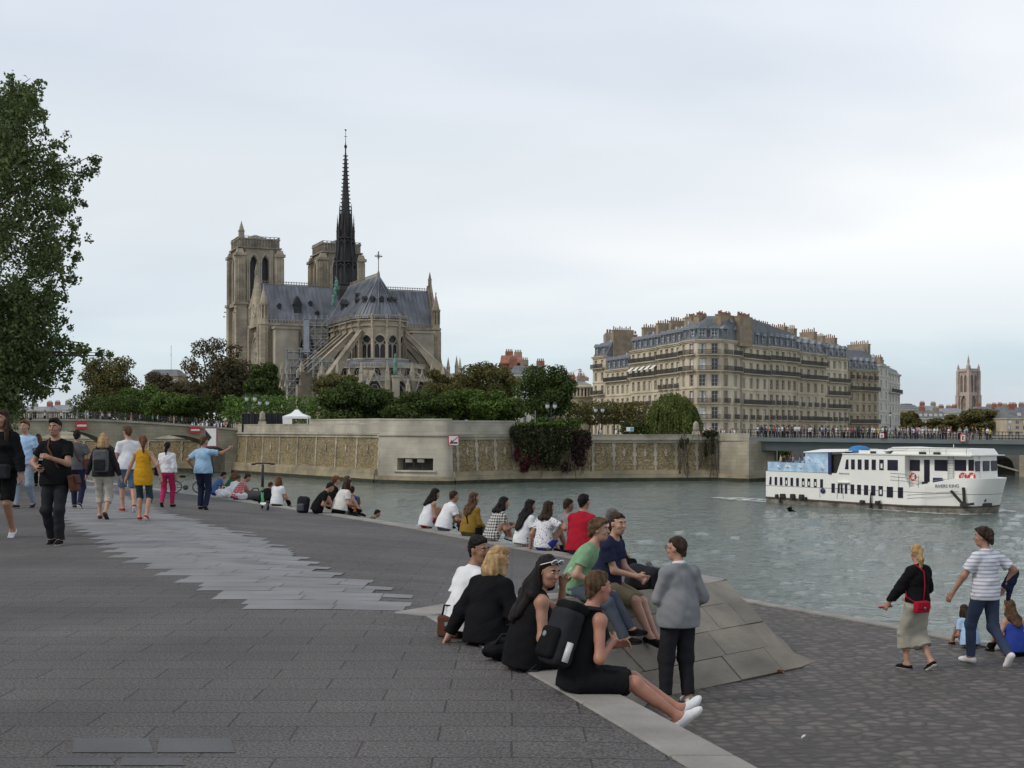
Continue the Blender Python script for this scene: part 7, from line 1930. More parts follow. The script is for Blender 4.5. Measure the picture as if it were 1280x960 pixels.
def skeleton(p, fem):
    J = {}; g = p.get
    P_ = Vector(g('pel', (0,0,.95))); py = g('pyaw', 0)
    Rp = rotm(py, g('ptilt', g('lean',0)*.6)); R1 = rotm(py+g('twist',0)*.4, g('lean',0), g('side',0)); R2 = rotm(py+g('twist',0), g('lean',0)+g('lean2',0), g('side',0)+g('side2',0))
    J['P'], J['Rp'], J['R1'], J['R2'] = P_, Rp, R1, R2
    J['W'] = P_+R1 @ Vector((0,0,.15)); J['C'] = P_+R1 @ Vector((0,0,.22))+R2 @ Vector((0,-.005,.12)); N_ = P_+R1 @ Vector((0,0,.22))+R2 @ Vector((0,-.01,.29)); J['N'] = N_
    sw = .146 if fem else .166
    hy, hp, hr = g('head', (0,0,0)); Rn = rotm(hy*.4+py, (g('lean',0)+g('lean2',0))*.5+hp*.4); Rh = rotm(hy+py, hp, hr)
    J['HB'] = N_+Rn @ Vector((0,.015,.075)); J['H'] = J['HB']+Rh @ Vector((0,.02,.105)); J['Rh'] = Rh
    hw = .098 if fem else .09
    for s, sx in (('l',-1),('r',1)):
        S_ = N_+R2 @ Vector((sx*sw,0,-.07+g('sh'+s,0))); J['S'+s] = S_
        t = g('h'+s); t = Vector(t) if t is not None else S_+Rp @ Vector((sx*.07,.03,-.53))
        e, w_ = ik(S_, t, .285, .255, Rp @ Vector(g('e'+s, (sx*.5,-1,-.2)))); J['E'+s], J['Wr'+s] = e, w_
        Hp = P_+Rp @ Vector((sx*hw,0,-.03)); J['Hp'+s] = Hp
        a = g('f'+s); a = Vector(a) if a is not None else Vector((sx*.10,0,.08))
        kn, an = ik(Hp, a, .43, .415, Rp @ Vector(g('k'+s, (sx*.12,1,.1)))); J['K'+s], J['A'+s] = kn, an
        ty, tp = g('t'+s, (-sx*8, 0)); Rt = rotm(py+ty, tp); J['T'+s] = Rt
    return J

def hand_prims(J, s, curl=35, r=1.0):
    """palm, four unequal bent fingers and a thumb off the side of the palm near the wrist"""
    sx = -1 if s == 'l' else 1
    w_, e = J['Wr'+s], J['E'+s]; d = (w_-e).normalized()
    inn = J['hin'+s] if 'hin'+s in J else (J['R2'] @ Vector((-sx,.15,0)))      # palm faces inwards
    inn = (inn-d*inn.dot(d)).normalized(); th = d.cross(inn)*(1 if s == 'r' else -1)     # thumb side
    if th.dot(J['R2'] @ Vector((0,1,.2))) < 0 and abs(d.z) > .5: th = -th
    pr = [rc(w_, w_+d*.03, .024, .026, .02)]
    for i in range(4):
        o_ = th*(.030-.0195*i)
        pr.append(rc(w_+d*.015+o_*.6, w_+d*.082+o_, .0165, .013, .012))
        L_ = (.070,.078,.073,.058)[i]; a = w_+d*.085+o_; c1 = R(curl*.6+4*i); c2 = R(curl*1.5+5*i)
        b = a+(d*math.cos(c1)+inn*math.sin(c1))*L_*.52; c = b+(d*math.cos(c2)+inn*math.sin(c2))*L_*.5
        pr += [rc(a, b, .0105*r, .0095*r, .004), rc(b, c, .0095*r, .0075*r, .004)]
    a = w_+d*.022+th*.026; b = a+(d*.6+th*.55+inn*.4).normalized()*.042; c = b+(d*.85+th*.1+inn*.45).normalized()*.034
    pr += [rc(a, b, .0135*r, .0115*r, .008), rc(b, c, .0115*r, .0085*r, .004)]
    J['palm'+s] = w_+d*.08+inn*.03; J['hd'+s] = d; J['hn'+s] = inn
    return pr

def person(label, loc, yaw, sc_, pose, hair, top, bottom, shoes='c_black', skin='skin_light', lod=1, fem=False, face=True, group=None, build=1.0, sole='sole_dark', seed=None, beard=None, cat='person'):
    seed = seed if seed is not None else abs(int(loc[0]*977+loc[1]*131)) % 9973
    root = thing('person', label, cat, loc, R(yaw), group); root.scale = (sc_,)*3
    J = skeleton(pose, fem); hv = (.0085,.012,.017)[lod]; gv = (.0105,.014,.019)[lod]
    hm = hair[1]; rp, r1, r2 = [np.array(J[q]) for q in ('Rp','R1','R2')]; Rh = J['Rh']; rh = np.array(Rh); H = J['H']; hp = lambda x,y,z: H+Rh @ Vector((x,y,z))
    bw = build
    # ---- body
    b = [el(J['P'], (.158*bw,.112*bw,.125), rp), el(J['W'], (.128*bw,.098*bw,.15), r1), el(J['C'], ((.150 if fem else .162)*bw,.108*bw,.19), r2), rc(J['Sl'],J['Sr'],.050,.050), rc(J['N']+J['R2'] @ Vector((0,0,-.03)), J['HB']+Rh @ Vector((0,.0,.03)), .056, .050, .03)]
    if fem:
        for sx in (-1,1): b.append(el(J['C']+J['R2'] @ Vector((sx*.07,.085,.0)), (.062,.055,.062), r2))
    for s in 'lr':
        b += [rc(J['N']+J['R2'] @ Vector((0,-.01,.0)), J['S'+s], .045, .045), rc(J['S'+s],J['E'+s],.046*bw,.038*bw), rc(J['E'+s],J['Wr'+s],.039*bw,.026), rc(J['Hp'+s],J['K'+s],.083*bw,.055), rc(J['K'+s],J['A'+s],.052,.036)]
        kn, an = J['K'+s], J['A'+s]; fdir = J['T'+s] @ Vector((0,1,0)); ax_ = (an-kn).normalized(); back = -(fdir-ax_*fdir.dot(ax_)).normalized(); b.append(rc(kn.lerp(an,.15)+back*.018, kn.lerp(an,.5)+back*.014, .046, .036))
        ud = J['T'+s] @ Vector((0,0,1)); b += [rc(an-fdir*.04-ud*.04, an+fdir*.13-ud*.058, .032, .024), rc(an, an+fdir*.09-ud*.04, .036, .026)]
        if lod < 2: b += hand_prims(J, s, pose.get('curl', 35), 1.0 if lod == 0 else 1.15)
        else: d = (J['Wr'+s]-J['E'+s]).normalized(); b += [rc(J['Wr'+s], J['Wr'+s]+d*.09, .026, .03), rc(J['Wr'+s]+d*.09, J['Wr'+s]+d*.16, .026, .016)]; J['palm'+s] = J['Wr'+s]+d*.08; J['hd'+s] = d; J['hn'+s] = d.orthogonal()
    b += [el(hp(0,-.012,.022), (.074,.094,.096), rh, .02), el(hp(0,.020,-.028), (.060,.074,.100), rh, .02), el(hp(0,.045,-.078), (.042,.046,.040), rh, .02), rc(hp(0,.092,.016), hp(0,.112,-.022), .008, .0135, .012), rc(hp(-.03,.08,.032), hp(.03,.08,.032), .013, .013, .012), el(hp(0,.084,-.058), (.026,.014,.012), rh, .01)]
    for sx in (-1,1): b += [el(hp(sx*.074,-.004,-.004), (.009,.022,.031), rh, .006), el(hp(sx*.036,.066,-.022), (.024,.022,.022), rh, .02)]
    V, Fq = sdf_mesh(b, hv, .035); npmesh('body', V, Fq, skin, root)
    if lod < 2 and face:
        for sx in (-1,1):
            c = hp(sx*.030,.078,.013); mb = MB(); mb.cur = 0; mb.ell(c, (.0125,.0115,.0068), 10, 6); mb.cur = 1; mb.ell(c+Rh @ Vector((0,.0075,.0)), (.0060,.0052,.0064), 8, 6); mb.build('eye', ['eye_white','eye_iris'], root, smooth=True)
            mb = MB(); mb.tube([hp(sx*.014,.094,.031), hp(sx*.032,.092,.037), hp(sx*.050,.078,.031)], [.0042,.0052,.003], 6); mb.build('eyebrow', hair[1], root, smooth=True)
        MB().tube([hp(-.024,.090,-.057), hp(-.008,.1005,-.0545), hp(0,.1,-.056), hp(.008,.1005,-.0545), hp(.024,.090,-.057)], [.003,.0072,.0078,.0072,.003], 6).build('mouth', 'lip', root, smooth=True)
        if beard == 'mous': MB().tube([hp(-.03,.084,-.046), hp(-.012,.103,-.040), hp(.012,.103,-.040), hp(.03,.084,-.046)], [.004,.008,.008,.004], 6).build('moustache', hm, root, smooth=True)
        elif beard:
            V, Fq = sdf_mesh([el(hp(0,.046,-.076),(.050,.052,.042),rh), rc(hp(-.058,.0,-.03),hp(-.04,.035,-.075),.017,.016), rc(hp(.058,.0,-.03),hp(.04,.035,-.075),.017,.016), rc(hp(-.026,.093,-.04),hp(.026,.093,-.04),.009,.009), el(hp(0,.10,-.056),(.026,.02,.012),rh,0,True)], hv*.8, .02); npmesh('beard', V, Fq, beard, root)
    # ---- hair
    hs, hm = hair[0], hair[1]
    if hs != 'none':
        cap = [el(hp(0,-.023,.034), (.079,.097,.098), rh)]; cuts = []; n_ = Rh @ Vector((0,.72,-.70)); o_ = hp(0,.058,.064); ext = []
        if hs == 'short': cap += [el(hp(0,.03,.082), (.055,.048,.032), rh), rc(hp(0,-.05,.0), hp(0,-.068,-.055), .058, .042)]
        elif hs == 'quiff': cap += [el(hp(0,.045,.092), (.062,.055,.042), rh), rc(hp(0,-.05,.0), hp(0,-.068,-.045), .06, .042)]
        elif hs == 'curly': cap = [el(hp(0,-.02,.035), (.096,.112,.108), rh), el(hp(0,.055,.085), (.075,.05,.045), rh), rc(hp(0,-.06,0), hp(0,-.08,-.06), .065, .05), el(hp(.06,.03,.05),(.04,.05,.05),rh), el(hp(-.06,.03,.05),(.04,.05,.05),rh)]
        elif hs in ('bob','long','longfront','ponytail','bun'):
            cap = [el(hp(0,-.019,.034), (.082,.100,.100), rh), el(hp(0,.045,.083), (.056,.040,.030), rh)]
        V, Fq = sdf_mesh(cap, hv, .03, [(o_, n_)], .008 if hs != 'curly' else .012, seed, 2.3)
        Vs, Fs = [V], [Fq]
        Rb = J['R2']; dn = Vector((0,0,-1))
        if hs == 'bob':
            ext = [rc(hp(sx*.070,-.015,.02), hp(sx*.082,.012,-.125), .034, .036) for sx in (-1,1)]+[rc(hp(0,-.07,.0), hp(0,-.095,-.13), .065, .07), rc(hp(-.05,-.06,0), hp(-.06,-.07,-.14), .05, .05), rc(hp(.05,-.06,0), hp(.06,-.07,-.14), .05, .05)]
        elif hs in ('long','longfront'):
            L_ = hair[2] if len(hair) > 2 else .34; bk = J['N']+Rb @ Vector((0,-.085,.02)); en = bk+Rb @ Vector((0,-.05,-L_+.08))
            ext = [rc(hp(0,-.06,.0), bk, .062, .058), rc(bk, en, .060, .042)]
            for sx in (-1,1):
                ext += [rc(hp(sx*.065,-.03,.02), hp(sx*.078,-.015,-.11), .036, .04), rc(hp(sx*.078,-.02,-.11), bk+Rb @ Vector((sx*.09,.01,-.05)), .042, .048), rc(bk+Rb @ Vector((sx*.075,.0,-.05)), en+Rb @ Vector((sx*.06,.01,.03)), .042, .028)]
                if hs == 'longfront': ext += [rc(hp(sx*.075,.005,-.02), hp(sx*.088,.025,-.13), .028, .034), rc(hp(sx*.088,.025,-.13), J['C']+Rb @ Vector((sx*.11,.10,.02)), .036, .022)]
        elif hs == 'ponytail':
            a = hp(0,-.105,.02); m_ = a+Vector((0,0,-.10))+Rh @ Vector((0,-.035,0)); e_ = m_+Rb @ Vector((0,.01,-.15)); ext = [rc(a, m_, .028, .034), rc(m_, e_, .034, .014), el(hp(0,-.1,.02),(.03,.03,.03),rh), rc(hp(0,-.05,.0), hp(0,-.068,-.05), .062, .042)]
        elif hs == 'bun': ext = [el(hp(0,-.075,.125), (.042,.042,.038), rh), rc(hp(0,-.05,.0), hp(0,-.068,-.05), .062, .042)]
        if ext:
            V, Fq = sdf_mesh(ext, hv*1.15, .03, (), .008, seed+1, 1.3); Fs.append(Fq+sum(len(v) for v in Vs)); Vs.append(V)
        npmesh('hair', np.concatenate(Vs), np.concatenate(Fs), hm, root)
    # ---- top
    tk, tm = top[0], top[1]; hem = top[2] if len(top) > 2 else -.06; gi = .014 if tk in ('tank','tee','dress','top') else .017
    if tk == 'jumper': gi = .032
    gh = max(gi, {'leggings':.008,'slim':.017,'trousers':.018,'wide':.03,'capri':.020,'shorts':.024,'short_shorts':.02,'skirt':.02,'long_skirt':.02}[bottom[0]]+(.014 if bottom[0] in ('leggings','slim','skirt','long_skirt') else .038))
    Rb = J['R2']
    t_ = [el(J['W'], ((.134+gi)*bw,(.104+gi)*bw,.17), r1), el(J['C'], (((.152 if fem else .163)+gi)*bw,(.108+gi)*bw,.19+gi*.5), r2), el(J['P']+J['R1'] @ Vector((0,0,-.03)), (.160*bw+gh+.022*(bw<.95),.116*bw+gh+.015*(bw<.95),.36 if tk in ('jacket','jumper') else .42), r1)]
    if fem:
        for sx in (-1,1): t_.append(el(J['C']+Rb @ Vector((sx*.07,.085,.0)), (.064+gi*.6,.056+gi*.6,.066), r2))
    if tk in ('tank','top'): t_ += [rc(J['Sl'].lerp(J['Sr'],.14), J['Sl'].lerp(J['Sr'],.86), .052, .052)]+[rc(J['N']+Rb @ Vector((sx*.06,-.01,-.02)), J['Sl' if sx < 0 else 'Sr'].lerp(J['N'],.25), .048, .048) for sx in (-1,1)]
    else: t_ += [rc(J['Sl'],J['Sr'],.052+gi*.5,.052+gi*.5)]
    cts = []
    if tk == 'off': t_ = t_[:3]+t_[4:-1] if False else t_; cts.append((J['N']+Rb @ Vector((0,0,-.10)), Rb @ Vector((0,0,1))))
    if tk not in ('tank','top','off'):
        fr_ = {'tee':.62,'polo':.70,'dress':.60}.get(tk, 1.0)
        for s in 'lr':
            t_ += [rc(J['N']+Rb @ Vector((0,-.012,-.005)), J['S'+s], .045+gi*.5, .046+gi*.6)]
            if fr_ < 1: t_ += [rc(J['S'+s], J['S'+s].lerp(J['E'+s],.3), .047*bw+gi*.6, .048*bw+gi), cc(J['S'+s].lerp(J['E'+s],.15), J['S'+s].lerp(J['E'+s], fr_), .048*bw+gi*.9, .046*bw+gi*1.7, .025)]
            else: t_ += [rc(J['S'+s], J['E'+s], .050*bw+gi*.8, .043*bw+gi), cc(J['E'+s], J['E'+s].lerp(J['Wr'+s], .93), .042*bw+gi, .030+gi*.9, .025)]
    cts.append((J['P']+J['R1'] @ Vector((0,0,hem)), J['R1'] @ Vector((0,0,-1))))
    nb = J['N']+Rb @ Vector((0,.02 if tk != 'jumper' else .01,.045)); t_.append(el(nb, (.066,.066,.062) if tk not in ('tank','top') else (.08,.08,.085), r2, 0, True))
    V, Fq = sdf_mesh(t_, gv, .035, cts, .006 if tk in ('tank','tee','top') else .009, seed+2, .8); npmesh({'tee':'t_shirt','polo':'polo_shirt','tank':'sleeveless_top','top':'sleeveless_top','off':'off_shoulder_top','jacket':'jacket','long':'long_sleeved_top','jumper':'jumper','dress':'dress'}[tk], V, Fq, tm, root)
    # ---- bottom
    bk_, bm_ = bottom[0], bottom[1]; g2 = {'leggings':.008,'slim':.017,'trousers':.018,'wide':.03,'capri':.020,'shorts':.024,'short_shorts':.02,'skirt':.02,'long_skirt':.02}[bk_]
    q_ = [el(J['P'], ((.160+g2)*bw,(.114+g2)*bw,.13+g2*.6), rp), el(J['P']+J['R1'] @ Vector((0,0,.07)), (.142*bw+g2,.108*bw+g2,.09), r1)]; cts = [(J['P']+J['R1'] @ Vector((0,0,.10)), J['R1'] @ Vector((0,0,1)))]
    if bk_ in ('skirt','long_skirt'):
        f_ = .9 if bk_ == 'skirt' else 1.0; ends = []
        for s in 'lr':
            q_.append(cc(J['Hp'+s], J['Hp'+s].lerp(J['K'+s], f_), .088*bw+g2, .068+g2*1.4, .06))
            if bk_ == 'long_skirt': q_.append(cc(J['K'+s], J['K'+s].lerp(J['A'+s], .45), .075+g2, .095+g2, .06))
        m0, m1 = J['Hpl'].lerp(J['Hpr'],.5), J['Hpl'].lerp(J['K'+'l'],f_).lerp(J['Hpr'].lerp(J['Kr'],f_),.5); q_.append(cc(m0, m1, .1, .085, .06))
        if bk_ == 'long_skirt': k0 = J['Kl'].lerp(J['Kr'],.5); q_.append(cc(k0, k0.lerp(J['Al'].lerp(J['Ar'],.5),.45), .085, .10, .06))
    else:
        fr_ = {'shorts':.92,'short_shorts':.5}.get(bk_, 1.0)
        for s in 'lr':
            Hp, K_, A_2 = J['Hp'+s], J['K'+s], J['A'+s]
            if fr_ < 1: q_.append(cc(Hp, Hp.lerp(K_, fr_), .084*bw+g2, (.060 if fr_ > .7 else .075)+g2*1.35, .03))
            else:
                e_ = {'capri':.42,'leggings':.55,'trousers':1.0,'slim':1.0,'wide':.94}[bk_]
                kr = .055+g2; ar = {'capri':.056+g2,'leggings':.046,'trousers':.044+g2*1.2,'slim':.054,'wide':.066}[bk_]
                q_ += [el(K_, (kr+.006,)*3), rc(Hp, K_, .084*bw+g2, kr), cc(K_, K_.lerp(A_2, e_), kr, ar, .02)]
    V, Fq = sdf_mesh(q_, gv, .03, cts, .007 if bk_ not in ('leggings','slim') else .004, seed+3, .8)
    npmesh({'leggings':'leggings','slim':'jeans','trousers':'trousers','wide':'trousers','capri':'cropped_trousers','shorts':'shorts','short_shorts':'shorts','skirt':'skirt','long_skirt':'skirt'}[bk_], V, Fq, bm_, root)
    # ---- shoes
    if shoes:
        for s in 'lr':
            an = J['A'+s]; fd = J['T'+s] @ Vector((0,1,0)); ud = J['T'+s] @ Vector((0,0,1)); rt = np.array(J['T'+s])
            pr = [rc(an-fd*.035-ud*.042, an+fd*.12-ud*.052, .040, .036), rc(an-ud*.02, an+fd*.07-ud*.035, .044, .036), el(an+fd*.135-ud*.052, (.044,.055,.030), rt)]
            V, Fq = sdf_mesh(pr, min(gv,.012), .02, [(an-ud*.082, -ud), (an+ud*.012, ud)])
            zc = (V[Fq].mean(1)-np.array(an))@np.array(ud); npmesh('shoe', V, Fq, [shoes, sole], root, True, (zc < -.058).astype(int))
    root['joints'] = 0; del root['joints']
    return root, J

def held(name, label, cat, who, mb_parts, group=None):
    """a thing carried by a person: built in the person's own frame, top-level"""
    o = thing(name, label, cat, who.location, 0, group); o.rotation_euler = who.rotation_euler; o.scale = who.scale
    for nm, mb, m_ in mb_parts: 
        if isinstance(mb, tuple): npmesh(nm, mb[0], mb[1], m_, o)
        else: mb.build(nm, m_, o, smooth=True)
    return o
def strap_pts(J, over='l', to='r', n=9):
    """shoulder strap from one shoulder round the chest and the back to the other hip"""
    Rb = J['R2']; a = J['S'+over].lerp(J['N'],.45)+Rb @ Vector((0,0,.065)); sx = 1 if to == 'r' else -1
    hpt = J['P']+J['Rp'] @ Vector((sx*.20,0,.02))
    fr_ = [a, J['C']+Rb @ Vector((-sx*.06,.145,.08)), J['W']+J['R1'] @ Vector((sx*.08,.15,.0)), hpt]; bk = [a, J['C']+Rb @ Vector((-sx*.06,-.145,.08)), J['W']+J['R1'] @ Vector((sx*.08,-.14,.0)), hpt]
    return fr_, bk, hpt
def softbox(c, d, rot=None, r=.03, h=.014, k=.03, fold=.006, seed=0, extra=()):
    rm = np.array(rot) if rot is not None else np.eye(3); c = Vector(c); X_, Y_, Z_ = [Vector(rm[:,i]) for i in range(3)]; dx, dy, dz = [max(.001, v/2-r) for v in d]
    cN = np.array(c, f32); rmf = np.array(rm, f32)
    def fn(x, y, z):
        px, py, pz = x-cN[0], y-cN[1], z-cN[2]
        q = [np.abs(px*rmf[0,i]+py*rmf[1,i]+pz*rmf[2,i])-(dx,dy,dz)[i] for i in range(3)]
        return np.sqrt(np.maximum(q[0],0)**2+np.maximum(q[1],0)**2+np.maximum(q[2],0)**2)+np.minimum(np.maximum(q[0],np.maximum(q[1],q[2])),0)-r
    m = max(d)*.9
    return sdf_mesh([Pr(fn, cN-m, cN+m)]+list(extra), h, k, (), fold, seed)
# ---------------------------------------------------------------- the people of the photograph
def stand(px, py, hpx, zf=None):
    g = ground(px, py) if zf is None else zf(px, py); return g, hpx*g.y/F/1.75
def seat(px, py, hpx, zf=None, hsit=.90):
    g = ground(px, py) if zf is None else zf(px, py); return g, hpx*g.y/F/hsit
def walk(a=.22, b=-.22, lift=.05, **k):
    d = dict(pel=(0,0,.925), fl=(-.09,a,.08), fr=(.09,b,.08+lift), tr=(-8,32), kr=(.1,1,0), kl=(-.1,1,0)); d.update(k); return d
def walkr(a=.22, b=-.22, lift=.05, **k):
    d = dict(pel=(0,0,.925), fr=(.09,a,.08), fl=(-.09,b,.08+lift), tl=(8,32), kr=(.1,1,0), kl=(-.1,1,0)); d.update(k); return d
def ledge(lean=10, lean2=15, **k):
    d = dict(pel=(0,0,.12), lean=lean, lean2=lean2, ptilt=-4, fl=(-.11,.46,-.34), fr=(.11,.44,-.33), hl=(-.12,.34,.20), hr=(.12,.34,.20), kl=(-.1,1,.6), kr=(.1,1,.6), tl=(6,15), tr=(-6,15)); d.update(k); return d
def bagstrap(J, over, to, m_, w_=.014, front=True, back=True):
    f_, b_, h_ = strap_pts(J, over, to); mb = MB()
    if front: mb.tube(f_, w_, 6)
    if back: mb.tube(b_, w_, 6)
    return mb, h_

# walkers on the upper quay
g, s = stand(70, 681, 159); who, J = person('man in black v-neck t-shirt and dark jeans walking towards the viewer with a brown satchel', g, 178, s, walk(.10, -.10, .02, hl=(-.02,.27,1.20), hr=(.17,.22,1.06), el=(-.8,-.5,-.5), er=(.8,-.5,-.4), head=(-3,4,0), curl=60), ('quiff','hair_black'), ('tee','c_black',-.10), ('trousers','c_charcoal'), 'c_black', 'skin_tan', 0, sole='sole_white', build=1.04)
mb, h_ = bagstrap(J, 'r', 'l', 'c_brown'); held('satchel', 'brown leather satchel on a strap across the man in black', 'bag', who, [('bag_body', softbox(h_+Vector((-.06,.03,-.10)), (.10,.30,.24), rotm(10,0,12)), 'c_brown'), ('flap', softbox(h_+Vector((-.115,.03,-.04)), (.03,.29,.13), rotm(10,0,12), .012), 'c_brown'), ('strap', mb, 'c_brown')])
held('phone', 'small black phone in the right hand of the man in black', 'phone', who, [('phone_body', MB().box(J['palmr']+Vector((0,.03,.01)), (.07,.13,.012), rotm(15,-10,0)), 'black_metal')])
g, s = stand(4, 672, 160); who, J = person('woman cut off at the left edge in black jacket, black shorts and white sneakers', g, 172, s, walkr(.14, -.08, .02, hl=(-.30,.08,.86), hr=(.26,.06,.84), head=(-8,0,0)), ('longfront','hair_dark',.25), ('jumper','c_black',-.02), ('shorts','c_black'), 'c_white', 'skin_tan', 0, True, sole='sole_white')
mb = MB(); mb.tube([J['P']+Vector((.21*math.cos(a),.17*math.sin(a),.04)) for a in [2*math.pi*i/20 for i in range(21)]], .014, 6); held('waist_bag', 'black leather bag worn at the waist of the woman at the left edge', 'bag', who, [('bag_body', softbox(J['P']+Vector((-.08,.19,-.02)), (.24,.11,.20)), 'c_charcoal'), ('belt', mb, 'c_charcoal')])
g, s = stand(32, 635, 110); person('red haired young man with glasses in pale blue t-shirt and light jeans', g, 172, s, walkr(.18, -.12, .02, head=(-5,0,0)), ('quiff','hair_auburn'), ('tee','c_sky'), ('slim','c_lightjeans'), 'c_charcoal', 'skin_light', 0, sole='sole_white')
g, s = stand(96, 636, 99); who, J = person('man in grey t-shirt and dark jeans seen from behind beyond the man in black', g, 5, s, walk(.16, -.12, .03, hr=(.25,.20,.98)), ('short','hair_black'), ('tee','c_darkgrey'), ('slim','c_navy'), 'c_charcoal', 'skin_tan', 1, sole='sole_white')
held('shoulder_bag', 'reddish brown shoulder bag on the man in the grey t-shirt', 'bag', who, [('bag_body', softbox(J['P']+Vector((.22,.04,.06)), (.12,.30,.24)), 'c_brown'), ('strap', bagstrap(J,'l','r','c_brown')[0], 'c_brown')])
g, s = stand(48, 608, 66); person('far stroller in white sleeveless top and wide black trousers near the left edge', g, 10, s, walk(.1,-.1,.02), ('bob','hair_auburn'), ('tank','c_cream'), ('trousers','c_black'), 'c_black', 'skin_tan', 1, True)
g, s = stand(129, 649, 108); who, J = person('blonde woman with a dark backpack, white cropped trousers and sandals walking away', g, 4, s, walk(.10, -.20, .06, hl=(-.36,.12,.88), hr=(.34,.02,.84), el=(-1,-.4,-.1), er=(1,-.6,-.1), head=(4,0,0)), ('bob','hair_blonde'), ('long','c_charcoal'), ('capri','c_beige'), 'c_brown', 'skin_light', 1, True)
held('backpack', 'dark grey backpack worn by the blonde woman walking away', 'backpack', who, [('bag_body', softbox(J['C']+Vector((0,-.20,-.08)), (.30,.18,.46), rotm(0,3,0), .06), 'c_darkgrey'), ('front_pocket', softbox(J['C']+Vector((0,-.30,-.16)), (.23,.06,.22), None, .025), 'c_charcoal')]+[('shoulder_strap', MB().tube([J['C']+Vector((x,-.12,.14)), J['N']+Vector((x*1.2,-.02,.02)), J['C']+Vector((x*1.3,.14,.02)), J['W']+Vector((x*1.4,.05,0))], .02, 6), 'c_charcoal') for x in (-.1,.1)])
g, s = stand(160, 640, 108); person('boy in white t-shirt, blue shorts and red sneakers beside the mustard top', g, 24, s, walk(.10, -.24, .06, hl=(-.25,.10,.86), head=(20,0,0)), ('quiff','hair_brown'), ('tee','c_white'), ('shorts','c_denim'), 'c_red', 'skin_light', 1, sole='sole_white', build=.9)
g, s = stand(179, 651, 107); person('girl with auburn ponytail in long mustard top and dark cropped leggings', g, 0, s, walk(.06, -.08, .02, hl=(-.36,.02,.86), hr=(.36,-.02,.90), el=(-1,-.8,0), er=(1,-1,.2), head=(16,0,0)), ('ponytail','hair_auburn'), ('tank','c_mustard',-.20), ('leggings','c_teal'), 'c_red', 'skin_light', 1, True, sole='sole_white', build=.93)
g, s = stand(209, 634, 82); who, J = person('dark haired woman in white pullover and magenta trousers walking away', g, -4, s, walkr(.12, -.18, .05), ('ponytail','hair_black'), ('jumper','c_white',.0), ('slim','c_magenta'), 'c_black', 'skin_tan', 1, True)
mb, h_ = bagstrap(J, 'l', 'l', 'c_black'); held('shoulder_bag', 'black shoulder bag hanging beside the magenta trousers', 'bag', who, [('bag_body', softbox(J['P']+Vector((-.25,-.02,.04)), (.12,.26,.24)), 'c_black'), ('strap', MB().tube([J['Sl']+Vector((0,.0,.07)), J['Sl']+Vector((-.08,-.10,-.2)), J['P']+Vector((-.25,-.08,.14))], .012, 5), 'c_black')])
g, s = stand(254, 637, 92); person('man in pale blue polo and navy trousers pointing across the river', g, -8, s, walk(.04, -.10, .02, hr=(.52,.32,1.44), er=(.4,-.3,-.8), hl=(-.30,.16,.98), el=(-1,-.5,0), head=(-28,0,0), curl=20, twist=-10), ('short','hair_brown'), ('polo','c_lightblue'), ('trousers','c_navy'), 'c_charcoal', 'skin_tan', 1, build=1.08)

# far picnickers on the ledge
GP = 'picnickers at the far river edge'
for px, py, hp, yaw, lab, hair, top, bot, fem in (
    (268, 619, 31, -62, 'picnicker in bright blue t-shirt leaning forward beyond the pointing man', ('short','hair_black'), ('tee','c_blue'), ('trousers','c_royal'), False),
    (283, 620, 32, -50, 'red haired picnicker in dark green top between blue and white shirts', ('bob','hair_auburn'), ('tee','c_darkgreen'), ('trousers','c_charcoal'), True),
    (290, 622, 30, -30, 'picnicker in white t-shirt half hidden behind the red plaid shirt', ('short','hair_brown'), ('tee','c_white'), ('trousers','c_charcoal'), False),
    (296, 625, 35, -70, 'picnicker in red plaid shirt bending over white bags', ('short','hair_dark'), ('long','red_plaid'), ('trousers','c_jeans'), False)):
    g, s = seat(px, py, hp); person(lab, g, yaw, s, ledge(18, 20, head=(0,25,0), fl=(-.12,.55,.06), fr=(.14,.5,.06)), hair, top, bot, 'c_black', 'skin_tan', 2, fem, group=GP)
for i, (px, py, w_) in enumerate(((280, 623, .42), (303, 625, .38))):
    g = ground(px, py); o = thing('plastic_bag', ('crumpled white plastic bag before the green topped picnicker', 'white and orange plastic bag before the red plaid shirt')[i], 'bag', g)
    v, f_ = sdf_mesh([el((0,0,.13),(w_*.55,.22,.15)), el((.12,.05,.22),(.1,.1,.12)), el((-.14,-.05,.18),(.12,.1,.1))], .02, .05, [((0,0,0),(0,0,-1))], .03, i, .6); npmesh('bag_body', v, f_, 'c_white', o)
    MB().tube([(-.06,0,.26),(-.04,.0,.36),(.04,0,.36),(.06,0,.27)], .012, 6).build('handles', 'c_orange' if i else 'c_white', o)
g = ground(319, 625); o = thing('duffel_bag', 'dark grey bag lying at the ledge left of the scooter', 'bag', g); v, f_ = sdf_mesh([rc((-.24,0,.14),(.2,.05,.13),.14,.12)], .018, .03, [((0,0,0),(0,0,-1))], .012, 4); npmesh('bag_body', v, f_, 'c_darkgrey', o); MB().tube([(-.12,0,.26),(-.05,0,.34),(.08,0,.34),(.12,0,.24)], .014, 6).build('handle', 'c_black', o)
g, s = seat(328, 630, 30); person('figure in dark jacket bending behind the kick scooter', g, -40, s, ledge(25, 20, head=(0,20,0)), ('short','hair_dark'), ('jumper','c_black'), ('trousers','c_black'), 'c_black', 'skin_tan', 2, group=GP)
g, s = seat(346, 633, 36); person('child with light brown hair in white t-shirt sitting just right of the scooter', g, -25, s, ledge(6, 8, fl=(-.16,.4,.02), fr=(.2,.4,.02)), ('bob','hair_auburn'), ('tee','c_white'), ('trousers','c_black'), 'c_black', 'skin_light', 2)
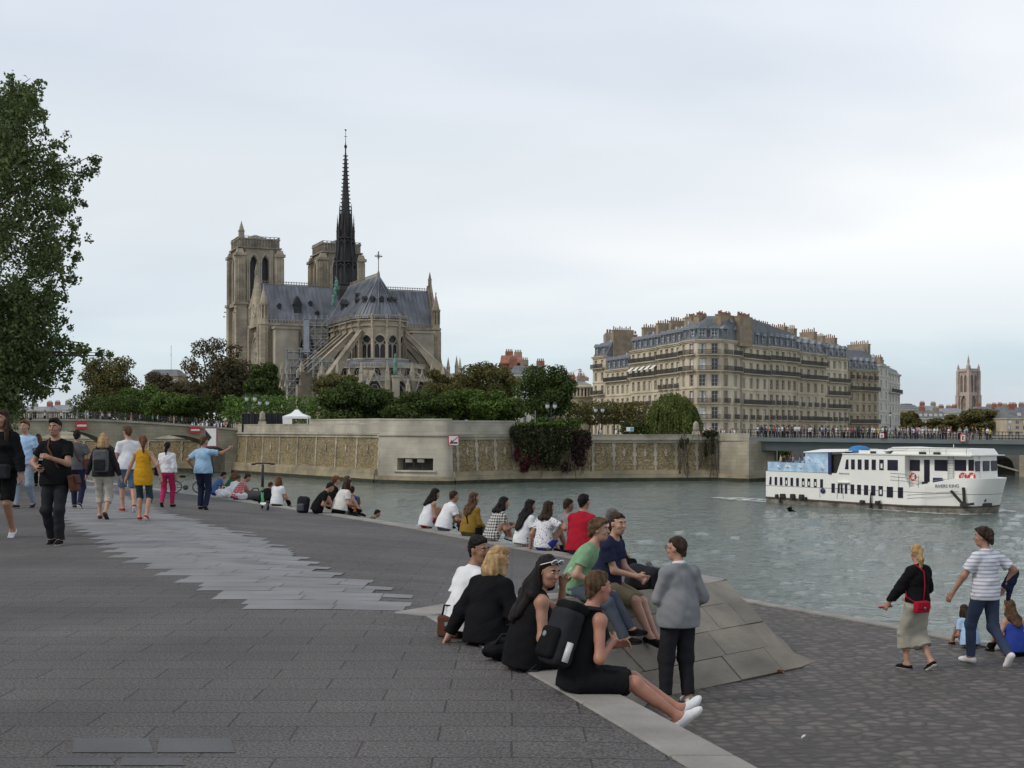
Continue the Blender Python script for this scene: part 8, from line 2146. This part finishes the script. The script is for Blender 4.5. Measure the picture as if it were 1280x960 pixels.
# electric kick scooter
g = ground(331, 637); o = thing('kick_scooter', 'black electric kick scooter standing on the quay with its handlebar across', 'scooter', g, R(20)); sc1 = 59*g.y/F/1.18; o.scale = (sc1,)*3
for nm, y in (('rear_wheel', -.42), ('front_wheel', .42)):
    w_ = torus(.085, .03, 20, 8).build(nm, 'black_metal', o, smooth=True); w_.rotation_euler = (0,0,R(90)); w_.location = (0,y,.115); MB().tube([(-.03,0,0),(.03,0,0)], .05, 10).build('hub', 'grey_steel', w_).rotation_euler = (0,0,R(-90))
MB().box((0,-.03,.14), (.15,.62,.05)).build('deck', 'white_paint', o, bevel=.01); MB().box((0,-.42,.225),(.07,.2,.015)).build('mudguard', 'black_metal', o)
mat('scooter_green', (.06,.30,.12), .5, .1); MB().tube([(0,.25,.15),(0,.40,.30),(0,.36,.55)], .035, 8).build('neck', 'scooter_green', o, smooth=True); MB().tube([(0,.38,.42),(0,.30,1.12)], .036, 8).build('stem', 'black_metal', o, smooth=True)
MB().tube([(-.27,.27,1.13),(-.1,.30,1.15),(.1,.30,1.15),(.27,.27,1.13)], .018, 8).build('handlebar', 'black_metal', o, smooth=True); MB().box((0,.33,1.05),(.07,.06,.09)).build('headlight', 'lamp_glass', o)
for x in (-.24,.24): MB().tube([(x-.05,.27,1.13),(x+.05,.27,1.13)], .025, 8).build('grip', 'black_metal', o)
# bicycle leaning low behind the woman in magenta
g = ground(233, 617); o = thing('bicycle', 'bicycle tipped low on the quay beyond the magenta trousers', 'bicycle', g, R(8)); o.rotation_euler = (R(-48), 0, R(8)); sc1 = .92; o.scale = (sc1,)*3
for x in (-.50,.50):
    w_ = torus(.31, .022, 28, 6).build('wheel', 'black_metal', o, smooth=True); w_.location = (x,0,.33); mb = MB()
    for k in range(12): a = k*math.pi/6; mb.tube([(0,0,0),(.30*math.cos(a),0,.30*math.sin(a))], .004, 4)
    mb.build('spokes', 'grey_steel', w_); mb = MB(); mb.tube([(0,-.03,0),(0,.03,0)], .025, 8); mb.build('hub', 'grey_steel', w_)
mb = MB(); bb = (-.05,0,.30); st_ = (-.18,0,.78); hd = (.34,0,.80)
for a, b in ((bb,st_),(bb,(.37,0,.62)),((-.15,0,.68),hd),(bb,(-.50,0,.33)),((-.16,0,.66),(-.50,0,.33)),(hd,(.50,0,.33))): mb.tube([a,b], .017, 6)
mb.build('frame', 'grey_steel', o); MB().ell((-.20,0,.86),(.13,.07,.035),10,6).build('saddle', 'black_metal', o, smooth=True); MB().tube([(.30,-.26,.95),(.36,-.08,.97),(.36,.08,.97),(.30,.26,.95)], .014, 6).build('handlebar', 'black_metal', o); MB().tube([hd,(.33,0,.97)], .016, 6).build('stem', 'black_metal', o); MB().tube([(-.05,-.03,.30),(-.05,.03,.30)], .09, 14).build('chainring', 'black_metal', o)

# group in the middle distance
g, s = seat(396, 642, 42); person('short haired person all in black bending over at the far ledge', g, -70, s, ledge(20, 18, head=(0,30,0), fl=(-.12,.5,.06), fr=(.12,.5,.06)), ('short','hair_black'), ('tee','c_black'), ('trousers','c_black'), 'c_black', 'skin_tan', 1)
g = ground(379, 641); o = thing('rucksack', 'black rucksack standing left of the person all in black', 'backpack', g); v, f_ = softbox((0,0,.20), (.30,.22,.42), rotm(0,8,6), .09, .018); npmesh('bag_body', v, f_, 'c_charcoal', o); v, f_ = softbox((-.05,-.11,.14), (.18,.10,.18), None, .035, .018); npmesh('pocket', v, f_, 'c_darkgrey', o)
g, s = seat(424, 642, 44); person('broad person with brown hair in big white t-shirt and black trousers at the far ledge', g, -48, s, ledge(14, 16, head=(-5,12,0), fl=(-.14,.5,.04), fr=(.22,.5,.02)), ('bob','hair_dark'), ('tee','c_cream',-.04), ('trousers','c_black'), 'c_black', 'skin_light', 1, True, build=1.22)
g, s = seat(413, 636, 40); person('auburn haired person in black hidden behind the big white t-shirt', g, -55, s, ledge(8, 12), ('curly','hair_auburn'), ('long','c_black'), ('trousers','c_black'), 'c_black', 'skin_light', 2, True)
g, s = seat(426, 632, 37); person('person in blue shirt sitting just beyond the big white t-shirt', g, -80, s, ledge(12, 12, hl=(-.1,.34,.45)), ('short','hair_brown'), ('tee','c_lightblue'), ('trousers','c_jeans'), 'c_black', 'skin_tan', 2)
Y = 33.; p = Vector((PX(440,Y), Y, ZL)); who, J = person('boy with an orange and blue backpack standing on the lower quay', p, 8, .86, walk(.03,-.03,.0), ('short','hair_black'), ('tee','c_darkgrey'), ('shorts','c_navy'), 'c_black', 'skin_tan', 1, build=.95)
held('backpack', 'orange and grey backpack on the boy at the far ledge', 'backpack', who, [('bag_body', softbox(J['C']+Vector((0,-.19,-.08)), (.34,.20,.50), None, .06), 'c_darkgrey'), ('orange_pocket', softbox(J['C']+Vector((.06,-.29,-.12)), (.20,.08,.32), rotm(0,0,-12), .03), 'c_orange'), ('blue_panel', softbox(J['C']+Vector((.08,-.285,.12)), (.14,.05,.12), None, .02), 'c_royal')])
Y = 36.; p = Vector((PX(457,Y), Y, ZL)); person('person in olive green t-shirt seen head and shoulders beyond the ledge', p, -75, .86, ledge(22, 22, head=(0,25,0), fl=(-.12,.5,.05), fr=(.12,.5,.05)), ('short','hair_black'), ('tee','c_olive'), ('trousers','c_jeans'), 'c_black', 'skin_tan', 2)
Y = 33.5; p = Vector((PX(512,Y), Y, ZL)); person('person with a hair bun in blue top, only head and shoulders beyond the ledge', p, -90, .84, ledge(28, 22, head=(0,20,0), fl=(-.12,.5,.05), fr=(.12,.5,.05)), ('bun','hair_dark'), ('tee','c_lightblue'), ('trousers','c_jeans'), 'c_black', 'skin_tan', 2, True)

# row on the far ledge, centre
g, s = seat(533, 661, 50); person('dark haired woman in white tank top at the left end of the ledge row', g, -62, s, ledge(10, 12, head=(0,15,0), hl=(-.12,.26,.22), fl=(-.12,.5,.1), fr=(.12,.5,.1)), ('long','hair_black',.22), ('tank','c_white'), ('shorts','c_red'), 'c_black', 'skin_tan', 1, True)
g, s = seat(555, 664, 51); person('short haired man in white t-shirt and dark trousers in the ledge row', g, -58, s, ledge(14, 16, hr=(.16,.44,.22), head=(-6,6,0), fl=(-.12,.5,.04), fr=(.14,.5,.02)), ('short','hair_dark'), ('tee','c_white'), ('trousers','c_greyjeans'), 'c_black', 'skin_tan', 1, build=1.08)
g, s = seat(586, 671, 54); who, J = person('long haired woman in mustard brown top with a dark strap on her back', g, -40, s, ledge(8, 10, head=(-22,0,0)), ('long','hair_brown',.30), ('long','c_ochre',-.04), ('trousers','c_olive'), 'c_black', 'skin_tan', 1, True)
held('crossbody_bag', 'dark strap bag slung over the mustard brown top', 'bag', who, [('strap', bagstrap(J,'l','r','c_black',.016)[0], 'c_black'), ('bag_body', softbox(J['P']+Vector((.22,.06,.0)), (.08,.2,.16)), 'c_black')])
g, s = seat(614, 677, 57); person('dark haired woman in black and white checked dress hugging her knees', g, -62, s, ledge(16, 16, head=(-8,8,0), fl=(-.10,.42,.08), fr=(.10,.40,.08), hl=(-.08,.42,.30), hr=(.10,.44,.28), kl=(-.1,.4,1), kr=(.1,.4,1)), ('long','hair_black',.16), ('dress','check_dress',-.08), ('skirt','check_dress'), 'c_cream', 'skin_tan', 1, True)
g, s = seat(652, 684, 59); person('woman with very long black hair in white top beside the print blouse', g, -50, s, ledge(10, 14, head=(-15,8,0)), ('long','hair_black',.44), ('tee','c_white'), ('skirt','check_dress'), 'c_black', 'skin_tan', 1, True)
g, s = seat(679, 689, 61); person('dark haired woman in blue and white print blouse and navy skirt propping on one hand', g, -42, s, ledge(6, 10, hl=(-.30,-.02,.06), hr=(.22,.34,.50), er=(1,-.3,-.5), head=(-12,6,0), fl=(-.1,.5,.02), fr=(.14,.5,.0)), ('long','hair_dark',.16), ('tee','print_blouse'), ('skirt','c_royal'), 'c_black', 'skin_tan', 1, True)
Y = 23.5; p = Vector((PX(708,Y), Y, ZL)); person('boy in grey t-shirt standing beyond the ledge between print blouse and red shirt', p, -60, .97, walk(.02,-.02,0, head=(-6,10,0)), ('short','hair_dark'), ('tee','c_grey'), ('trousers','c_navy'), 'c_black', 'skin_dark', 1)
g, s = seat(725, 694, 76, hsit=.92); person('black haired man in bright red shirt sitting on the ledge, back to the viewer', g, -30, s, ledge(6, 8, head=(-6,2,0)), ('short','hair_black'), ('long','c_red'), ('trousers','c_jeans'), 'c_black', 'skin_tan', 1, build=1.05)
Y = 18.6; p = Vector((PX(757,Y), Y, zu(PX(757,Y),Y))); person('man with cropped grey hair just visible behind the young man in navy', p, -50, .96, ledge(8, 8, head=(-30,0,0)), ('short','hair_grey'), ('tee','c_black'), ('trousers','c_black'), 'c_black', 'skin_light', 1)

# ---- the group on the near kerb
g, s = seat(578, 797, 124, hsit=.90); person('dark haired man with moustache in white shirt turning his head on the near kerb', g, -48, s, ledge(8, 12, twist=-12, head=(-84,6,4), hr=(.14,.30,.22), hl=(-.15,.24,.14), el=(-.35,-1,-.3)), ('short','hair_black'), ('polo','c_white',-.06), ('trousers','c_black'), 'c_black', 'skin_olive', 0, build=.96, beard='mous')
g, s = seat(606, 807, 117, hsit=.86); who, J = person('blonde woman in black pullover, back to the viewer, leaning on her left hand', g, -30, s, ledge(8, 16, hl=(-.36,-.10,.03), el=(-.6,-1,.2), hr=(.2,.30,.2), head=(-26,14,0), ), ('bob','hair_blonde'), ('jumper','c_black',-.10), ('trousers','c_black'), 'c_black', 'skin_light', 0, True, build=.98)
g2 = ground(562, 797); o = thing('handbag', 'small dark brown handbag standing on the kerb left of the blonde woman', 'bag', g2, R(-30)); v, f_ = softbox((0,0,.085), (.20,.09,.17), None, .025, .008, .02, .003); npmesh('bag_body', v, f_, 'c_brown', o); MB().tube([(-.07,0,.16),(-.05,0,.25),(.05,0,.25),(.07,0,.16)], .008, 6).build('handle', 'c_black', o, smooth=True); MB().box((0,-.047,.11),(.03,.012,.03)).build('clasp', 'grey_steel', o)
g, s = seat(656, 837, 139, hsit=.89); who, J = person('woman with sunglasses on her long black hair in sleeveless black top, hand raised', g, -72, s, ledge(8, 12, head=(-64,12,-6), hr=(.14,.30,.20), er=(.5,-1,-.3), hl=(-.02,.33,.66), el=(-.6,-.2,-1), curl=55), ('long','hair_black',.36), ('tank','c_black',-.10), ('trousers','c_black'), 'c_black', 'skin_tan', 0, True)
H, Rh = J['H'], J['Rh']; mb = MB(); hp = lambda x,y,z: H+Rh @ Vector((x,y,z))
for sx in (-1,1): mb.tube([hp(sx*.036+.028*math.cos(a), .082+.012*math.sin(a), .098+.022*math.sin(a)) for a in [2*math.pi*i/14 for i in range(15)]], .0045, 6); mb.tube([hp(sx*.062,.078,.1), hp(sx*.09,.01,.06), hp(sx*.085,-.04,.03)], .004, 5)
mb.tube([hp(-.01,.086,.1),hp(.01,.086,.1)], .004, 5); l_ = MB()
for sx in (-1,1): l_.ell(hp(sx*.036,.083,.099), (.025,.004,.02), 12, 6, None, Rh @ rotm(0,-30,0))
held('sunglasses', 'sunglasses pushed up on the black haired woman with raised hand', 'sunglasses', who, [('frame', mb, 'white_paint'), ('lenses', l_, 'dark_glass')])
held('cigarette', 'white cigarette in the raised hand of the black haired woman', 'cigarette', who, [('paper_tube', MB().tube([J['palml']+J['hdl']*.045, J['palml']+J['hdl']*.045+Vector((-.01,.06,.05))], .0045, 6), 'sole_white')])
g2 = ground(629, 826); o = thing('soft_bag', 'soft black bag lying on the kerb between blonde woman and sunglasses woman', 'bag', g2, R(20)); v, f_ = sdf_mesh([el((0,0,.07),(.15,.11,.075)), el((.06,.02,.11),(.08,.07,.05))], .009, .04, [((0,0,0),(0,0,-1))], .012, 3); npmesh('bag_body', v, f_, 'c_black', o); MB().tube([(-.08,-.04,.12),(-.03,-.06,.19),(.05,-.05,.19),(.08,-.03,.12)], .009, 6).build('handle', 'c_charcoal', o, smooth=True)
g, s = seat(721, 866, 143, hsit=.87); who, J = person('woman with short brown hair in sleeveless black dress, legs stretched along the kerb', g, -92, s, ledge(8, 14, twist=34, fl=(-.04,.78,-.14), fr=(.09,.76,-.17), kl=(-.2,.3,1), kr=(.1,.3,1), tl=(10,-45), tr=(-10,-40), head=(34,4,0), hr=(-.05,.27,.36), er=(.9,-.4,-.8), hl=(-.10,.30,.34)), ('short','hair_brown'), ('tank','c_black',-.10), ('skirt','c_black'), 'c_white', 'skin_red', 0, True, sole='sole_white', build=.98)
Rb = J['R2']; C_b = J['C']
held('backpack', 'large black backpack worn by the short haired woman on the near kerb', 'backpack', who, [('bag_body', softbox(C_b+Rb @ Vector((0,-.195,-.10)), (.27,.18,.45), Rb, .06, .010), 'c_charcoal'), ('front_pocket', softbox(C_b+Rb @ Vector((0,-.29,-.17)), (.21,.07,.24), Rb, .035, .009), 'c_black'), ('top_lid', softbox(C_b+Rb @ Vector((0,-.18,.13)), (.25,.18,.09), Rb, .04, .009), 'c_black'), ('round_badge', MB().lathe([(.001,-.002),(.022,-.002),(.022,.004),(.001,.004)], 14).xf(Matrix.Translation(C_b+Rb @ Vector((-.03,-.328,-.12))) @ (Rb @ Matrix.Rotation(R(90),3,'X')).to_4x4()), 'c_grey'), ('side_bottle', MB().tube([C_b+Rb @ Vector((.145,-.2,-.28)), C_b+Rb @ Vector((.145,-.2,-.13))], .026, 10), 'lamp_glass')]
    +[('shoulder_strap', MB().tube([C_b+Rb @ Vector((x,-.12,.16)), J['N']+Rb @ Vector((x*1.15,-.015,.015)), C_b+Rb @ Vector((x*1.2,.13,.02)), J['W']+J['R1'] @ Vector((x*1.5,.02,-.02))], .021, 6), 'c_charcoal') for x in (-.1,.1)]
    +[('webbing', MB().tube([C_b+Rb @ Vector((-.1,-.26,-.36)), C_b+Rb @ Vector((-.08,-.32,-.42)), C_b+Rb @ Vector((.0,-.30,-.40))], .008, 5), 'c_charcoal')])

# two young men on the stone slope
def top_edge(px): # point on the top kerb of the slope under an image column
    t = min(range(200), key=lambda i: abs(640+T1.lerp(T2,i/199).x/T1.lerp(T2,i/199).y*F-px))/199; p = T1.lerp(T2, t); return Vector((p.x, p.y, zu(p.x,p.y)+.01))
g = top_edge(723)+Vector((-.05,.08,0)); person('young man in green t-shirt and grey jeans leaning forward on the stone slope', g, -106, 1.0, ledge(20, 16, head=(-6,2,0), fl=(-.02,.64,-.34), fr=(.10,.60,-.42), hl=(-.10,.16,.06), hr=(.14,.30,.17), er=(.6,-1,0), tl=(0,-5), tr=(0,-5)), ('curly','hair_brown'), ('tee','c_green',-.08), ('slim','c_greyjeans'), 'c_black', 'skin_light', 0, build=1.02)
g = top_edge(757)+Vector((.0,.12,0)); person('young man in navy t-shirt and khaki shorts, hands clasped, on the stone slope', g, -118, 1.03, ledge(8, 10, head=(-26,4,0), fl=(-.12,.56,-.46), fr=(.10,.58,-.42), hl=(-.03,.40,.20), hr=(.04,.40,.22)), ('short','hair_dark'), ('tee','c_navy',-.08), ('shorts','c_khaki'), 'c_black', 'skin_light', 0, build=1.0)
g = top_edge(806)+Vector((.0,.22,0)); o = thing('backpack', 'slumped black backpack beside the young man in khaki shorts', 'backpack', g, R(-25)); v, f_ = softbox((0,0,.15), (.42,.26,.30), rotm(0,6,8), .09, .012, .03, .012); npmesh('bag_body', v, f_, 'c_charcoal', o); v, f_ = softbox((.02,-.13,.12), (.26,.10,.18), rotm(0,6,8), .04, .011); npmesh('front_pocket', v, f_, 'c_black', o); MB().tube([(.14,-.05,.28),(.26,-.08,.20),(.28,-.10,.06),(.22,-.12,.01)], .016, 6).build('strap', 'c_black', o, smooth=True)

# on the lower quay
g, s = stand(848, 882, 209, lower); who, J = person('man with glasses in grey sweater and black trousers standing on the cobbles, back turned', g, 22, s, dict(fl=(-.12,.05,.08), fr=(.12,.0,.08), tl=(25,0), tr=(-10,0), hl=(-.12,.24,1.08), hr=(.22,.14,.98), el=(-.7,-1,-.2), er=(.6,-1,-.2), head=(38,2,0), lean=-1), ('short','hair_dark'), ('long','c_grey',-.12), ('wide','c_charcoal'), 'c_white', 'skin_light', 0, sole='sole_white', build=.92)
hp = lambda x,y,z: J['H']+J['Rh'] @ Vector((x,y,z)); mb = MB()
for sx in (-1,1): mb.tube([hp(sx*.033+.025*math.cos(a), .098, .012+.020*math.sin(a)) for a in [2*math.pi*i/14 for i in range(15)]], .003, 5); mb.tube([hp(sx*.058,.096,.014), hp(sx*.078,.02,.012)], .003, 5)
held('glasses', 'thin dark glasses on the man in the grey sweater', 'glasses', who, [('frame', mb, 'black_metal')])
v, f_ = sdf_mesh([cc(J['N']+J['R2'] @ Vector((0,0,-.01)), J['N']+J['R2'] @ Vector((0,.012,.05)), .076, .066)], .009, .01); npmesh('collar', v, f_, 'c_white', who)
mat('tab_green', (.03,.22,.09), .6, .05)
for s_ in 'lr': a = J['A'+s_]-(J['T'+s_] @ Vector((0,.075,.012))); MB().ell(a, (.022,.012,.022), 8, 6).build('heel_tab', 'tab_green', who)
g, s = stand(1147, 838, 158, lower); who, J = person('blonde ponytail woman in black jacket and long satin skirt walking with a red handbag', g, 32, s, walk(.10, -.16, .05, hl=(-.26,.28,.92), el=(-.6,-1,0), hr=(.18,.24,.98), er=(.8,-1,0), head=(-24,2,0)), ('ponytail','hair_blonde'), ('jumper','c_black',.02), ('long_skirt','c_satin'), 'c_black', 'skin_light', 0, True, sole='sole_white')
hb = J['P']+Vector((-.12,-.17,-.02)); held('red_handbag', 'small bright red handbag with thin strap on the ponytail woman', 'bag', who, [('bag_body', softbox(hb, (.23,.09,.16), rotm(-8,0,0), .025, .008, .02, .002), 'c_red'), ('flap', softbox(hb+Vector((0,-.045,.02)), (.22,.02,.10), rotm(-8,0,0), .009, .008, .02, 0), 'c_red'), ('clasp', MB().box(hb+Vector((0,-.062,-.01)), (.03,.012,.025)), 'grey_steel'), ('strap', MB().tube([hb+Vector((.06,.02,.07)), J['W']+Vector((-.05,-.17,.10)), J['C']+Vector((-.07,-.165,.12)), J['Sl'].lerp(J['N'],.4)+Vector((0,-.03,.08)), J['C']+Vector((-.10,.17,.05)), J['P']+Vector((-.2,.02,.1)), hb+Vector((-.09,.03,.06))], .009, 6), 'c_red')])
held('wallet', 'pink wallet in the left hand of the ponytail woman', 'wallet', who, [('wallet_body', softbox(J['palml']+Vector((0,.03,0)), (.09,.19,.025), rotm(30,10,20), .01, .006, .01, 0), 'c_pink')])
g, s = stand(1232, 831, 172, lower); who, J = person('dark haired man in striped white polo and blue jeans striding on the cobbles', g, 24, s, walk(.16, -.30, .08, hl=(-.36,.20,.90), el=(-.8,-.8,0), hr=(.30,-.02,.96), er=(1,-.6,0), head=(36,2,0), tr=(-5,50)), ('curly','hair_dark'), ('polo','striped_polo',-.10), ('slim','c_jeans'), 'c_white', 'skin_tan', 0, sole='sole_white', build=1.05)
held('folded_jacket', 'dark navy jacket folded over the right arm of the man in stripes', 'jacket', who, [('cloth', sdf_mesh([rc(J['Er']+Vector((.02,.02,-.02)), J['Wrr']+Vector((.03,0,.02)), .055, .06), rc(J['Er']+Vector((.05,.02,-.05)), J['Wrr']+Vector((.05,.0,-.14)), .045, .03)], .010, .03, (), .010, 3), 'c_navy')])
g, s = seat(1270, 820, 66, lower, .88); person('brown haired woman in bright blue off shoulder top sitting at the right edge', g, 14, s, ledge(8, 10, head=(14,6,0), hl=(-.2,.3,.3), hr=(.25,.1,.15), fl=(-.14,.5,.06), fr=(.14,.52,.06)), ('long','hair_brown',.26), ('off','c_royal',-.06), ('trousers','c_black'), 'c_black', 'skin_light', 1, True)
g, s = seat(1213, 810, 52, lower, .88); person('person in pale blue shirt and brown shorts sitting behind the striding man', g, 10, s, ledge(14, 14, head=(0,12,0), fl=(-.14,.5,.06), fr=(.14,.52,.06)), ('bob','hair_dark'), ('tee','c_sky'), ('shorts','c_brown'), 'c_black', 'skin_tan', 1, True)

# ---- birds and scraps
def bird(label, loc, rz, fly=False, s_=1.0, m_='c_darkgrey'):
    o = thing('pigeon', label, 'bird', loc, rz); o.scale = (s_,)*3
    v, f_ = sdf_mesh([el((0,0,.10),(.055,.12,.058)), rc((0,.08,.13),(0,.125,.19),.038,.026), el((0,.135,.20),(.026,.032,.026)), rc((0,.16,.198),(0,.185,.192),.008,.004), rc((0,-.09,.09),(0,-.21,.07),.035,.02)], .008, .03); npmesh('body', v, f_, m_, o)
    for sx in (-1,1):
        mb = MB()
        if fly: mb.prism([(.03,.06),(.18,.10),(.36,.0),(.2,-.06),(.04,-.07)], .11, .125, frame=lambda a,b,c,sx=sx: (sx*a, b, c+abs(a)*.5))
        else: mb.ell((sx*.05,-.03,.105),(.016,.12,.045),8,6)
        mb.build('wing', 'c_charcoal', o); 
        if not fly: MB().tube([(sx*.022,.02,.06),(sx*.022,.03,.0)], .006, 5).build('leg', 'buoy_red', o)
    return o
p = T1.lerp(T2, .5); Yb = 17.4; bird('small dark pigeon standing near the quay edge behind the black backpack', Vector((PX(822,Yb), Yb, ZL)).lerp(Vector((PX(822,17.4),17.4,zu(PX(822,17.4),17.4)+.015)),1), R(60))
bird('dark bird flying low over the water in front of the boat', P(988, 641, 92), R(70), True, 1.6, 'c_black')
for (px, py, lab, w_) in ((1004, 924, 'tiny white paper scrap on the cobbles at the bottom', .022), (867, 877, 'white paper scrap by the white sneakers', .03), (886, 842, 'white scrap at the foot of the stone slope', .04)):
    g = lower(px, py); o = tag(MB().prism([(-w_,-w_*.5),(w_*.8,-w_*.7),(w_,w_*.4),(.1*w_,w_*.9),(-w_*.7,w_*.5)], .0, .012, frame=lambda a,b,c: (a,b,c+.012*math.sin(a*90))).build('paper_scrap', 'white_paint'), lab, 'litter'); o.location = g+Vector((0,0,.02))
g = lower(976, 841); o = thing('crushed_can', 'crushed dark can lying against the stone slope', 'can', g+Vector((-.02,-.10,.03)), R(30)); MB().lathe([(.015,-.045),(.022,-.04),(.023,0),(.018,.015),(.023,.04),(.015,.045)], 12).xf(Matrix.Rotation(R(90),4,'X')).build('can_body', 'c_brown', o, smooth=True); MB().lathe([(.001,.0455),(.014,.0455),(.014,.048),(.001,.048)], 10).xf(Matrix.Rotation(R(90),4,'X')).build('can_end', 'grey_steel', o)

# ================================================================ crowds far away
m = bpy.data.materials.new('crowd_top'); nt, N, L, b_ = _nodes(m); oi = N.new('ShaderNodeObjectInfo'); L.new(oi.outputs['Color'], b_.inputs['Base Color']); b_.inputs['Roughness'].default_value = .9; M['crowd_top'] = m
CM = []
for v, (pm, hm_, st_) in enumerate((('c_jeans','hair_dark',.14),('c_black','hair_brown',.06),('c_beige','hair_blonde',.18),('c_navy','hair_black',.0))):
    pr = [el((0,0,1.62),(.085,.10,.125)), rc((0,0,1.40),(0,0,1.52),.06,.055), el((0,0,1.20),(.19,.12,.27)), el((0,0,.95),(.17,.13,.16)), rc((-.16,0,1.38),(.16,0,1.38),.06,.06)]
    for sx in (-1,1): pr += [rc((sx*.21,0,1.36),(sx*.25,.03*sx,1.08),.055,.045), rc((sx*.25,.03*sx,1.08),(sx*.20,.10+.08*(v%2),.90+.12*(v%2)),.042,.035), rc((sx*.09,0,.92),(sx*.10,st_*sx*.6,.5),.09,.065), rc((sx*.10,st_*sx*.6,.5),(sx*.10,st_*sx,.07),.06,.045), rc((sx*.10,st_*sx,.04),(sx*.10,st_*sx+.14,.03),.045,.035)]
    V, Fq = sdf_mesh(pr, .032, .04); cz = V[Fq].mean(1); mi = np.where(cz[:,2] > 1.47, np.where((cz[:,2] > 1.66) | (cz[:,1] < -.02), 1, 0), np.where(cz[:,2] > .92, 2, np.where(cz[:,2] < .07, 1, 3))); mi = np.where((np.abs(cz[:,0]) > .18) & (cz[:,2] < 1.12) & (cz[:,2] > .7), 0, mi)
    o = npmesh('crowd_person', V, Fq, ['skin_tan', hm_, 'crowd_top', pm], None, True, mi); CM.append(o.data); bpy.data.objects.remove(o)
COL = {'white':(.62,.62,.63),'black':(.02,.02,.022),'pale blue':(.34,.48,.64),'red':(.45,.03,.04),'navy':(.03,.04,.09),'grey':(.25,.25,.26),'beige':(.45,.38,.28),'pink':(.50,.22,.26),'yellow':(.60,.42,.06),'green':(.08,.22,.09)}
WT = ['white']*7+['black']*6+['pale blue']*3+['red']*2+['navy']*4+['grey']*4+['beige']*2+['pink','yellow','green']
rc_ = random.Random(21)
def crowd(pos, where, group, rz=None, sc_=1.0):
    c = rc_.choice(WT); o = bpy.data.objects.new('person', rc_.choice(CM)); C.objects.link(o); o.location = pos; o.rotation_euler = (0,0, rc_.choice((1.57,-1.57))+rc_.uniform(-.5,.5) if rz is None else rz+rc_.uniform(-.6,.6)); k = sc_*rc_.uniform(.90,1.05); o.scale = (k,k,k); o.color = (*COL[c],1)
    tag(o, 'pedestrian in %s top %s' % (c, where), 'pedestrian', group+', '+c+' tops')
for i in range(112):                     # on the steel bridge
    u = 1+(gl*.62-1)*(i+rc_.random())/112; v = -.9-abs(rc_.gauss(0,1))*2.6; q = ga+gd*u+gn*v; crowd((q.x,q.y,gtop(u)-.04), 'among the crowd on the grey steel bridge', 'crowd on the steel bridge')
for i in range(56):                      # on the stone bridge
    uu = rc_.uniform(.22, 1.0); p = pa+d2*((pb-pa).length*uu); v = -1.0-rc_.random()*5; q = p+n2*v; crowd((q.x,q.y,deck_b(uu)-.05), 'crossing the old stone bridge', 'crowd on the stone bridge')
for i in range(16): # at the island corner by the abutment
    px = 878+58*rc_.random(); Y = 184+rc_.random()*14; crowd((PX(px,Y),Y,5.45), 'by the left end of the steel bridge', 'people at the bridge corner')
for i in range(12):
    px = rc_.choice((724,735,746,757,770,768,752))+rc_.uniform(-5,5); Y = 183+rc_.random()*6; crowd((PX(px,Y),Y,5.45), 'behind the parapet before the clipped trees', 'people behind the parapet')
for i in range(9): # terrace left of the dark fence
    px = 268+34*rc_.random(); Y = 214+rc_.random()*5; crowd((PX(px,Y),Y,6.6), 'on the terrace by the stone bridge', 'people by the terrace')
for i in range(15):                      # passengers on the stern deck
    u = bu(961.5+42*(i+rc_.random())/15); y = .5+rc_.random()*3.6; q = Ps+bd*u+bn*y; crowd((q.x,q.y,3.07), 'standing on the stern deck of the white boat', 'boat passengers', None, .92)
for i in range(14):
    q = fr(1.0+10.5*(i+rc_.random())/14, -1.2-rc_.random()*1.5, 4.0); crowd((q.x,q.y,4.0), 'on the dark arched quay beyond the boat bow', 'people on the arched quay')
